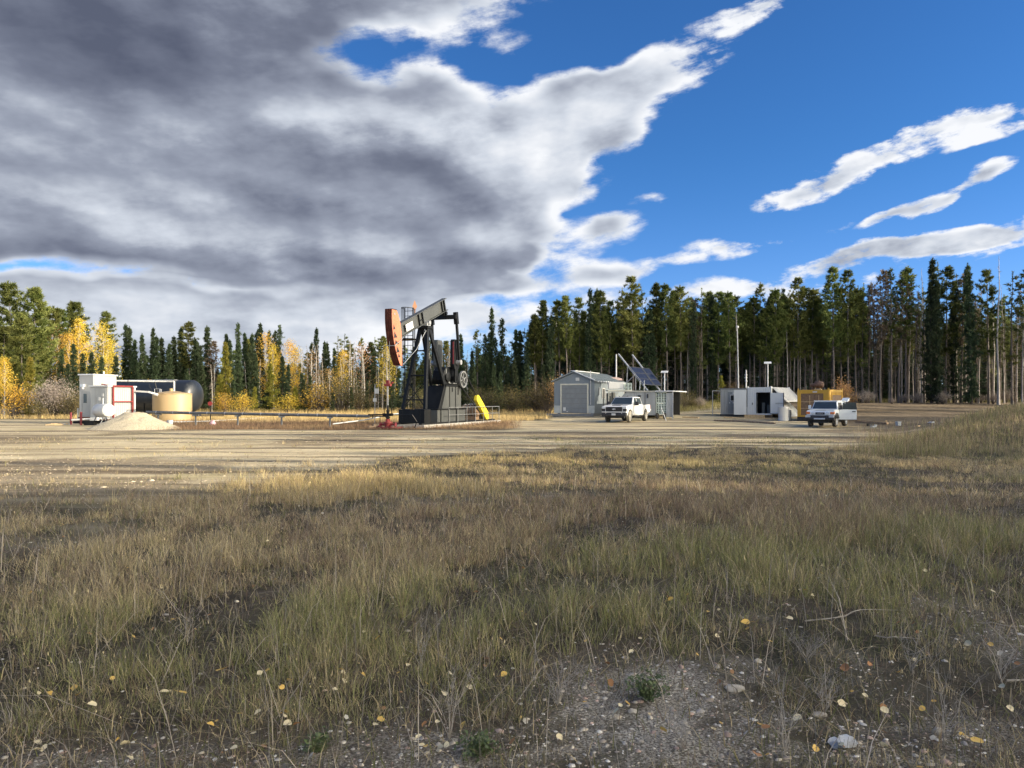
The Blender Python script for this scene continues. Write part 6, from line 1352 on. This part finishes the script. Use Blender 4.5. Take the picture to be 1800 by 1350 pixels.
for s_ in (1, -1):
    def sp_(y_, z_): f = (z_-1.32)/0.66; return (s_*(0.93-0.17*f+0.006), y_, z_)
    for nm, q in (('front_window', [(-1.08,1.40),(-0.20,1.40),(-0.20,1.90),(-0.62,1.90)]), ('rear_window', [(-0.10,1.40),(1.02,1.40),(0.90,1.88),(-0.10,1.90)])):
        pts = [sp_(*p) for p in q]; 
        part(nm, MB().add(pts, [(0,1,2,3)]), M['glass'], cabn)
    part('door_seam', MB().box(s_*0.979-0.004,s_*0.979+0.006,-1.13,-1.115,0.58,1.34).box(s_*0.979-0.004,s_*0.979+0.006,-0.155,-0.14,0.58,1.34).box(s_*0.979-0.004,s_*0.979+0.006,0.95,0.965,0.7,1.34), M['plastic'], TK)
    part('door_handle', MB().box(s_*0.985-0.015,s_*0.985+0.015,-0.42,-0.24,1.14,1.18).box(s_*0.985-0.015,s_*0.985+0.015,0.62,0.80,1.14,1.18), M['whitecar'], TK)
    part('wing_mirror', MB().box(s_*1.02,s_*1.32,-1.10,-1.00,1.30,1.62).beam((s_*0.9,-1.02,1.36),(s_*1.1,-1.04,1.40),0.06,0.08), M['plastic'], TK, bevel=0.02)
    hl = part('headlight', MB().box(min(s_*0.66,s_*0.99),max(s_*0.66,s_*0.99),-3.085,-2.95,1.06,1.22), M['lampglass'], TK, bevel=0.01)
    part('lower_lamp', MB().box(min(s_*0.72,s_*0.99),max(s_*0.72,s_*0.99),-3.09,-2.95,0.84,1.05), M['plastic'], TK)
    part('fog_lamp', MB().beam((s_*0.62,-3.13,0.76),(s_*0.72,-3.12,0.58),0.05,0.03,(0,1,0)), M['silver'], TK)
    part('tail_light', MB().box(min(s_*0.86,s_*0.985),max(s_*0.86,s_*0.985),3.08,3.16,0.92,1.28), M['red'], TK)
    wheel(TK, s_*0.86, wf, wr_, 0.27, M['dustrubber'] if s_ > 0 else M['rubber'], M['rim'], R(6), 8)
    wheel(TK, s_*0.86, wr, wr_, 0.27, M['rubber'], M['rim'], 0, 8)
gr = part('grille', MB().box(-0.66,0.66,-3.10,-2.98,0.84,1.20), M['plastic'], TK, bevel=0.01)
mb = MB()
for k in range(5): mb.box(-0.64,0.64,-3.11,-3.10,0.88+k*0.062,0.89+k*0.062)
part('grille_bar', mb, M['black'], gr)
# the wide cross-shaped maker's mark in the middle of the grille
part('emblem', MB().prism([(-0.13,1.00),(-0.15,1.06),(-0.04,1.06),(-0.03,1.09),(0.05,1.09),(0.04,1.06),(0.15,1.06),(0.13,1.00),(0.03,1.00),(0.02,0.97),(-0.06,0.97),(-0.05,1.00)], -3.125, -3.111, 'y'), M['silver'], gr)
bm_ = part('bumper', MB().prism([(-3.14,0.46),(-3.16,0.60),(-3.12,0.76),(-2.85,0.76),(-2.75,0.46)], -0.99, 0.99), M['plastic'], TK, bevel=0.03)
part('bumper_cap', MB().box(-0.99,0.99,-3.13,-2.9,0.765,0.84), M['whitecar'], TK, bevel=0.02)
part('licence_plate', MB().box(-0.16,0.16,-3.19,-3.165,0.55,0.70), M['container'], bm_)
part('hood_scoop', MB().prism([(-2.55,1.30),(-2.50,1.345),(-2.0,1.375),(-2.0,1.33)], -0.34, 0.34), M['plastic'], TK)
part('roof_beacon', MB().box(-0.25,0.2,-0.45,-0.25,1.985,2.02), M['plastic'], TK)
part('tow_hitch', MB().box(-0.5,0.5,3.14,3.30,0.55,0.72).box(0.85,1.0,3.1,3.3,0.86,0.98), M['silver'], TK)
part('underbody', MB().box(-0.7,0.7,-2.7,2.9,0.34,0.56), M['plastic'], TK)
part('side_step', MB().box(0.86,1.0,-1.2,1.2,0.44,0.50).box(-1.0,-0.86,-1.2,1.2,0.44,0.50), M['plastic'], TK)
part('bed_liner', MB().box(-0.86,0.86,1.36,3.02,1.35,1.372), M['plastic'], TK)
# --- white four wheel drive with its doors open
Yf = 51.5; FX = at(1455.5, Yf)
FJ = thing('off_road_car', 'white boxy off road car with its driver door standing open', 'car', (FX, Yf, gz(FX,Yf)), R(-37))
FJ.scale = (0.985,0.985,0.985)
wf, wr, wr_ = -1.42, 1.27, 0.40
body = [(-2.02,0.62),(-2.10,0.72),(-2.10,1.00),(-2.02,1.13),(-1.02,1.22),(-0.9,1.20),(2.02,1.20),(2.12,1.10),(2.14,0.55),(1.9,0.52)]
body += list(reversed(arch(wr,0.50,0.5))) + [(-0.8,0.48)] + list(reversed(arch(wf,0.50,0.5)))
fb = part('body', MB().prism(body, -0.90, 0.90), M['whitecar2'], FJ, bevel=0.05)
cab = green('cab', -0.98, -0.62, 1.86, 2.06, 1.17, 1.74, 0.88, 0.76, M['whitecar2'], FJ)
part('roof', MB().box(-0.79,0.79,-0.68,1.92,1.74,1.81), M['whitecar2'], FJ, bevel=0.03)
facequad((-0.80,-0.93,1.24),(0.80,-0.93,1.24),(0.70,-0.66,1.70),(-0.70,-0.66,1.70),0.014,M['glass'],cab,'windshield')
for s_ in (1, -1):
    def sp2(y_, z_): f = (z_-1.17)/0.57; return (s_*(0.88-0.12*f+0.006), y_, z_)
    if s_ < 0: part('front_window', MB().add([sp2(*p) for p in ((-0.82,1.26),(0.15,1.26),(0.15,1.66),(-0.55,1.66))], [(0,1,2,3)]), M['glass'], cab)
    part('rear_window', MB().add([sp2(*p) for p in ((0.75,1.30),(1.55,1.34),(1.5,1.62),(0.75,1.66))], [(0,1,2,3)]), M['glass'], cab)
    part('wing_mirror', MB().box(s_*0.95,s_*1.13,-0.80,-0.70,1.22,1.48).beam((s_*0.86,-0.74,1.24),(s_*0.98,-0.75,1.28),0.05,0.06), M['plastic'] if s_ > 0 else M['whitecar2'], FJ, bevel=0.015)
    part('headlight', MB().lathe([(0,0.115),(0.03,0.11),(0.045,0.05)], (s_*0.46,-2.10,0.93), (0,-1,0), 20), M['lampglass'], FJ, smooth=True)
    part('indicator', MB().prism([(-2.125,0.88),(-2.125,1.02),(-2.0,1.07),(-1.88,1.03),(-1.88,0.86)], s_*0.66, s_*0.915), M['amber'], FJ, bevel=0.01)
    part('fender_flare', MB().prism([(-1.98,0.80)]+[(y_,z_+0.02) for y_, z_ in arch(wf,0.53,0.6)]+[(-0.85,0.66)]+[(y_,z_+0.0) for y_, z_ in reversed(arch(wf,0.47,0.6))], s_*0.885, s_*0.955), M['plastic'], FJ)
    part('fender_flare', MB().prism([(y_,z_+0.02) for y_, z_ in arch(wr,0.53,0.6)]+[(y_,z_) for y_, z_ in reversed(arch(wr,0.47,0.6))], s_*0.885, s_*0.955), M['plastic'], FJ)
    wheel(FJ, s_*0.79, wf, wr_, 0.26, M['rubber'], M['silver'], R(4), 6); wheel(FJ, s_*0.79, wr, wr_, 0.26, M['rubber'], M['silver'], 0, 6)
    part('bumper_corner', MB().box(min(s_*0.60,s_*0.93),max(s_*0.60,s_*0.93),-2.27,-2.02,0.66,0.79), M['silver'], FJ, bevel=0.02)
g2 = part('grille', MB().box(-0.30,0.30,-2.125,-2.09,0.85,1.01), M['plastic'], FJ, bevel=0.01)
mb = MB()
def letter(strokes, x0, s_=0.045):
    for (ax_, az2, bx_, bz_) in strokes: mb.beam((x0+ax_*s_,-2.132,0.905+az2*s_), (x0+bx_*s_,-2.132,0.905+bz_*s_), 0.012, 0.010, (0,1,0))
Lw = {'T': [(0,1.3,1,1.3),(0.5,0,0.5,1.3)], 'O': [(0,0,1,0),(1,0,1,1.3),(1,1.3,0,1.3),(0,1.3,0,0)], 'Y': [(0.5,0,0.5,0.7),(0.5,0.7,0,1.3),(0.5,0.7,1,1.3)], 'A': [(0,0,0.5,1.3),(0.5,1.3,1,0),(0.25,0.5,0.75,0.5)]}
for i_, ch in enumerate('TOYOTA'): letter(Lw[ch], -0.21+i_*0.072)
part('lettering', mb, M['silver'], g2)
part('bumper', MB().prism([(-2.22,0.46),(-2.26,0.60),(-2.20,0.80),(-1.95,0.82),(-1.9,0.46)], -0.93, 0.93), M['plastic'], FJ, bevel=0.03)
part('skid_plate', MB().box(-0.36,0.36,-2.28,-2.24,0.52,0.62), M['silver'], FJ, bevel=0.01)
part('underbody', MB().box(-0.6,0.6,-1.9,1.9,0.28,0.5), M['plastic'], FJ)
part('hood_line', MB().box(-0.32,0.32,-2.0,-1.95,1.135,1.145), M['plastic'], FJ)
part('door_opening', MB().box(0.885,0.905,-0.78,0.42,0.60,1.16).add([sp for sp in [(0.89,-0.80,1.18),(0.89,0.40,1.18),(0.80,0.40,1.68),(0.80,-0.50,1.68)]], [(0,1,2,3)]), M['interior'], FJ)
hx, hy = 0.92, -0.80; ang = R(62); ex, ey = hx+math.sin(ang)*1.15, hy+math.cos(ang)*1.15
def dp_(f, z_): return (hx+(ex-hx)*f, hy+(ey-hy)*f, z_)
dro = part('driver_door', MB().quad(dp_(0,0.50), dp_(1,0.50), dp_(1,1.19), dp_(0,1.19), 0.09), M['whitecar2'], FJ, bevel=0.015, label='open driver door')
part('window_frame', MB().beam(dp_(0.98,1.19),dp_(0.94,1.66),0.07,0.05,(0,1,0)).beam(dp_(0.94,1.66),dp_(0.30,1.68),0.05,0.05).beam(dp_(0.30,1.68),dp_(0.04,1.21),0.05,0.05).beam(dp_(0,0.47),dp_(1,0.47),0.08,0.05), M['plastic'], dro)
part('door_glass', MB().quad(dp_(0.07,1.2),dp_(0.96,1.2),dp_(0.93,1.64),dp_(0.32,1.64),0.01), M['glass'], dro)
part('door_handle', MB().beam(Vector(dp_(0.72,1.06))+Vector((0.03,-0.03,0)),Vector(dp_(0.92,1.06))+Vector((0.03,-0.03,0)),0.03,0.05), M['plastic'], dro)
tg = part('tailgate', MB().prism([(2.10,1.72),(2.14,1.78),(2.75,2.02),(2.86,1.95),(2.80,1.80),(2.2,1.70)], 0.35, 0.80), M['whitecar2'], FJ, bevel=0.02, label='rear hatch standing open')
print('right ok')

# ================================================================ small things in the near field
def gpt(px, py):
    Y = F*CAM_Z/(py-HOR)
    for _ in range(8): Y = F*(CAM_Z-gz(at(px,Y),Y))/(py-HOR)
    return at(px,Y), Y
def leaf_mesh(seed, curl):
    r = np.random.default_rng(seed); mb = MB(); n = 14; rim = []
    for k in range(n):
        t = 2*math.pi*k/n; rr = 1.0*(0.9+0.12*math.cos(t)) * (1+r.normal(0,0.05)); x_, y_ = math.cos(t)*rr*(1.12 if math.cos(t) > 0 else 1), math.sin(t)*rr*0.92
        rim.append((x_, y_, curl*(y_*y_)*0.55 + r.normal(0,0.05)))
    ctr = [(x_*0.5, y_*0.5, curl*y_*y_*0.14) for x_, y_, z_ in rim]
    mb.add([(0,0,0)]+ctr+rim, [(0,1+k,1+(k+1)%n) for k in range(n)]+[(1+k,1+n+k,1+n+(k+1)%n,1+(k+1)%n) for k in range(n)])
    mb.tube((-0.95,0,0.02),(-2.0,0.2,0.12),0.035,0.02,5)
    me = bpy.data.meshes.new('fallen_leaf'); me.from_pydata(mb.v, [], mb.f); me.polygons.foreach_set('use_smooth', np.ones(len(me.polygons), bool)); return me
LM = dict(gold=mat('fallen gold leaf', (0.74,0.47,0.11), 0.6, 0, 0.15, 40), cream=mat('fallen pale leaf', (0.72,0.60,0.36), 0.6, 0, 0.12, 40), rusty=mat('fallen brown leaf', (0.40,0.19,0.07), 0.65, 0, 0.2, 40))
LMESH = {}
for k_ in LM:
    for i_ in range(3): me = leaf_mesh(i_+11*len(k_), (0.25,0.7,1.1)[i_]); me.materials.append(LM[k_]); LMESH[k_, i_] = me
LL = dict(gold='bright golden fallen aspen leaf lying in the near grass', cream='pale cream coloured fallen leaf lying in the near grass', rusty='rusty brown fallen leaf curled in the near grass')
leaves = [(388,1196,'gold',14),(510,1207,'gold',11),(505,1193,'cream',9),(320,1237,'gold',13),(290,1229,'cream',14),(160,1263,'cream',14),(86,1230,'gold',12),(52,1050,'gold',8),(197,1208,'gold',8),(330,1261,'cream',8),
 (495,1225,'gold',9),(507,1287,'cream',14),(500,1273,'cream',9),(371,1289,'gold',12),(565,1224,'cream',9),(602,1192,'gold',9),(669,1278,'gold',13),(704,1266,'cream',11),(718,1184,'cream',8),(824,1218,'cream',11),(885,1205,'gold',11),(590,1232,'cream',9),
 (63,1331,'cream',14),(205,1330,'gold',12),(227,1346,'cream',12),(410,1335,'cream',13),(563,1314,'cream',12),(523,1294,'rusty',12),(562,1105,'cream',7),(735,1318,'cream',11),(748,1330,'gold',9),(770,1289,'cream',10),(792,1205,'cream',9),(855,1248,'rusty',10),
 (1178,1067,'gold',10),(1176,1065,'rusty',9),(1216,1089,'gold',11),(1312,1107,'gold',14),(1354,1137,'gold',8),(1311,1037,'cream',8),(1356,1093,'cream',8),(1373,1160,'cream',8),(1387,1104,'cream',10),(1109,1164,'cream',9),(1421,1214,'cream',10),(1335,1286,'gold',10),(1344,1303,'rusty',14),(1167,1307,'gold',13),(1295,1275,'cream',10),(1400,1287,'cream',15),(1478,1251,'cream',14),(1478,1329,'cream',11),(1330,1342,'rusty',18),
 (1555,1333,'cream',14),(1590,1338,'cream',11),(1715,1327,'gold',18),(1700,1140,'cream',12),(1646,1317,'rusty',12),(1552,1259,'rusty',11),(1484,1185,'rusty',16),(1416,1053,'gold',7),(1625,1017,'cream',7),(1712,1031,'gold',8),(1745,1055,'cream',8),(1588,1056,'cream',8),(1456,1110,'gold',9),(230,992,'gold',6),(227,1006,'gold',6),(240,1021,'cream',6),(1061,868,'cream',5),(470,962,'cream',5),(640,1130,'cream',7),(1245,1040,'cream',7),(1535,1150,'cream',8),(1090,1262,'cream',9),(1030,1140,'gold',7),(940,1110,'cream',7),(1580,1195,'gold',9),(1760,1230,'cream',11),(1620,1260,'gold',10)]
r = np.random.default_rng(90)
for (px, py, k_, wpx) in leaves:
    X, Y = gpt(px, py); size = min(0.04, wpx/F*Y/2*1.15)
    o = bpy.data.objects.new('fallen_leaf', LMESH[k_, int(r.integers(0,3))]); COL.objects.link(o)
    o.location = (X, Y, gz(X,Y)+r.uniform(0.035,0.08)); o.rotation_euler = (r.uniform(-0.7,0.7)+0.25, r.uniform(-0.5,0.5), r.uniform(0,6.28)); o.scale = (size,)*3
    tag(o, LL[k_], 'leaf', 'fallen '+{'gold':'golden','cream':'pale','rusty':'brown'}[k_]+' leaves')
for _ in range(70):
    py = 960+380*r.random()**0.8; px = r.uniform(0, 1800); k_ = ('gold','cream','cream','rusty')[int(r.integers(0,4))]
    X, Y = gpt(px, py); size = r.uniform(0.013, 0.024)
    o = bpy.data.objects.new('fallen_leaf', LMESH[k_, int(r.integers(0,3))]); COL.objects.link(o)
    o.location = (X, Y, gz(X,Y)+r.uniform(0.02,0.06)); o.rotation_euler = (r.uniform(-0.9,0.9), r.uniform(-0.7,0.7), r.uniform(0,6.28)); o.scale = (size,)*3
    tag(o, LL[k_], 'leaf', 'fallen '+{'gold':'golden','cream':'pale','rusty':'brown'}[k_]+' leaves')
# leaf crumbs too small to count
x, y, rr_ = sample_field(900, 3.0, 14, 1.3, 91); m = len(x); s_ = rr_.uniform(0.006, 0.018, m)
a_ = rr_.uniform(0, 6.28, m); tl = rr_.normal(0, 0.4, (m, 2)); z = ground_z(x, y)+rr_.uniform(0.01, 0.06, m)
V = []
for k in range(5):
    t = a_ + k*2*np.pi/5; dx_, dy_ = np.cos(t)*s_, np.sin(t)*s_*0.8; V.append(np.stack([x+dx_, y+dy_, z+dx_*tl[:,0]+dy_*tl[:,1]], 1))
V = np.stack(V, 1).reshape(-1, 3); Fc = (np.arange(m)[:, None, None]*5+np.array([[0,1,2],[0,2,3],[0,3,4]])[None]).reshape(-1, 3)
cc = np.array([[0.68,0.56,0.34],[0.66,0.42,0.12],[0.35,0.2,0.1],[0.6,0.55,0.45]])[rr_.integers(0, 4, m)]
link('leaf_litter', attr_mesh('leaf_litter', V, Fc, MG, np.repeat(cc, 5, axis=0)), kind='stuff')
# crumpled foil and the larger stones
def lump(name, px, py, s, m, label, cat, seed, rough=0.35, sub=3, rz=0.0):
    import bmesh
    bm = bmesh.new(); bmesh.ops.create_icosphere(bm, subdivisions=sub, radius=1.0); rg = np.random.default_rng(seed); o3 = rg.uniform(0, 50, 3)
    for v in bm.verts:
        p = v.co.copy(); n1_ = vnoise(np.array([p.x*1.6+o3[0]+p.z]), np.array([p.y*1.6+o3[1]-p.z]), seed)[0]; n2_ = vnoise(np.array([p.x*4.1+o3[2]+p.z*3]), np.array([p.y*4.1-p.z*2]), seed+1)[0]
        v.co = p*(1+rough*n1_+rough*0.5*n2_)
    me = bpy.data.meshes.new(name); bm.to_mesh(me); bm.free(); me.materials.append(m)
    if name != 'foil_ball': me.polygons.foreach_set('use_smooth', np.ones(len(me.polygons), bool))
    X, Y = gpt(px, py); o = bpy.data.objects.new(name, me); COL.objects.link(o); o.location = (X, Y, gz(X,Y)+s[2]*0.45); o.scale = s; o.rotation_euler.z = rz
    return tag(o, label, cat)
lump('foil_ball', 1481, 1312, (0.062,0.035,0.032), M['foil'], 'crumpled silver foil lying in the gravelly grass', 'foil', 3, 0.5, 3, 0.2)
lump('stone', 1293, 1213, (0.055,0.035,0.022), M['stone'], 'large pale flat stone near the middle of the gravel', 'stone', 5)
lump('stone', 1332, 1164, (0.022,0.016,0.016), M['stone'], 'small pinkish stone above the large pale stone', 'stone', 6)
lump('stone', 1440, 1259, (0.04,0.025,0.015), M['stone'], 'flat pale stone left of the cream leaf', 'stone', 7)
lump('stone', 1648, 1290, (0.026,0.018,0.018), M['stone'], 'rounded brownish stone near the lower right corner', 'stone', 8)
lump('stone', 1112, 1252, (0.024,0.018,0.012), M['stone'], 'grey stone at the left side of the gravel patch', 'stone', 9)
# bleached sticks and wiry dead weeds
def stick(pts, rad, label, name='stick'):
    P_ = []
    for (px, py, h) in pts: X, Y = gpt(px, py); P_.append(Vector((X, Y, gz(X,Y)+h)))
    Q = [P_[0]]
    for a, b in zip(P_[:-1], P_[1:]):
        for f in (0.33, 0.66, 1.0): Q.append(a.lerp(b, f)+Vector((random.gauss(0,0.006),random.gauss(0,0.006),random.gauss(0,0.004))))
    mb = MB()
    for i_ in range(len(Q)-1): mb.tube(Q[i_], Q[i_+1], rad*(1-0.6*i_/len(Q)), rad*(1-0.6*(i_+1)/len(Q)), 6)
    return tag(part(name, mb, M['stick'], smooth=True), label, 'stick')
stick([(1415,1096,0.02),(1470,1094,0.03),(1512,1082,0.05),(1585,1080,0.04)], 0.006, 'long bleached branch lying across the grass right of centre')
stick([(1538,1122,0.02),(1570,1128,0.03),(1615,1126,0.02)], 0.005, 'short pale stick below the long bleached branch')
stick([(1715,1098,0.02),(1760,1105,0.04),(1800,1112,0.03)], 0.006, 'grey stick lying in the gravel at the right edge')
stick([(1770,1202,0.02),(1830,1206,0.03)], 0.007, 'pale stick end entering from the right edge')
def weed(px, py, h, n, spread, seed, label, m, rad=0.0016, green=False):
    rg = np.random.default_rng(seed); X, Y = gpt(px, py); t_ = thing('dry_weed' if not green else 'green_weed', label, 'weed', (X, Y, gz(X,Y)))
    mb = MB(); C_ = []
    for k in range(n):
        a = rg.uniform(0, 6.28); l = spread*rg.uniform(0.2, 1); p = Vector((0,0,0)); d_ = Vector((math.cos(a)*l, math.sin(a)*l, h*rg.uniform(0.5,1)))
        segs = 5; prev = p
        for j in range(1, segs+1):
            f = j/segs; q = Vector((d_.x*f**1.5, d_.y*f**1.5, d_.z*(f-0.25*f*f)/0.75)) + Vector((rg.normal(0,0.008), rg.normal(0,0.008), 0))
            mb.tube(prev, q, rad*(1.3-f*0.9), rad*(1.2-f*0.9), 4, False)
            if j > 1 and not green:
                for _ in range(2): b_ = q+Vector((rg.normal(0,0.03), rg.normal(0,0.03), rg.uniform(0.01,0.06))); mb.tube(q, b_, rad*0.6, rad*0.3, 3, False)
            if green: C_.append(q)
            prev = q
    part('stems', mb, m, t_)
    if green:
        s = T3(seed); s.leaves(np.array([tuple(p) for p in C_]), 7, 0.012, 0.022); o = bpy.data.objects.new('leaves', s.mesh('weed_leaves', MGW)); COL.objects.link(o); o.parent = t_
    return t_
MGW = mat('weed green', (0.09,0.12,0.045), 0.6, 0, 0.3, 30)
weed(1140,1232,0.16,26,0.13,1,'low leafy green weed at the left of the gravel patch',M['stick'],green=True)
weed(845,1328,0.10,22,0.12,2,'low leafy green weed at the bottom edge near the middle',M['stick'],green=True)
weed(560,1320,0.07,14,0.08,12,'tiny green weed at the bottom left of centre',M['stick'],green=True)
for i_, (px, py, h, n, sp_, lab) in enumerate(((1420,1170,0.24,12,0.30,'arching tangle of dry grey stems above the large stone'),(1380,1330,0.42,9,0.20,'tall wiry dry weed left of the crumpled foil'),(1660,1310,0.42,8,0.25,'tall wiry dry weed right of the crumpled foil'),
      (1760,1200,0.38,12,0.28,'spreading dry weed near the right edge'),(790,1300,0.48,10,0.22,'tall dry weed standing at the bottom centre'),(1600,1180,0.28,8,0.25,'slender dry weed below the short pale stick'),(740,1180,0.34,7,0.18,'thin dry weed left of centre among green grass'),
      (1450,1255,0.24,10,0.16,'brownish dry weed between stone and cream leaf'),(980,1240,0.22,14,0.20,'bushy brown weed left of the gravel patch'),(330,1130,0.34,7,0.2,'thin straw coloured weed in the left grass'),(600,900,0.45,6,0.2,'tall straw stalks in the distant left grass'),(1200,1320,0.22,12,0.2,'low brown weed at the bottom of the gravel patch'))):
    weed(px, py, h, n, sp_, 50+i_, lab, M['stick'])
bb = weed(1785, 760, 1.25, 9, 0.4, 99, 'young leafy sapling rising from the bank at the right edge', M['wood'], rad=0.012)
print('small ok')
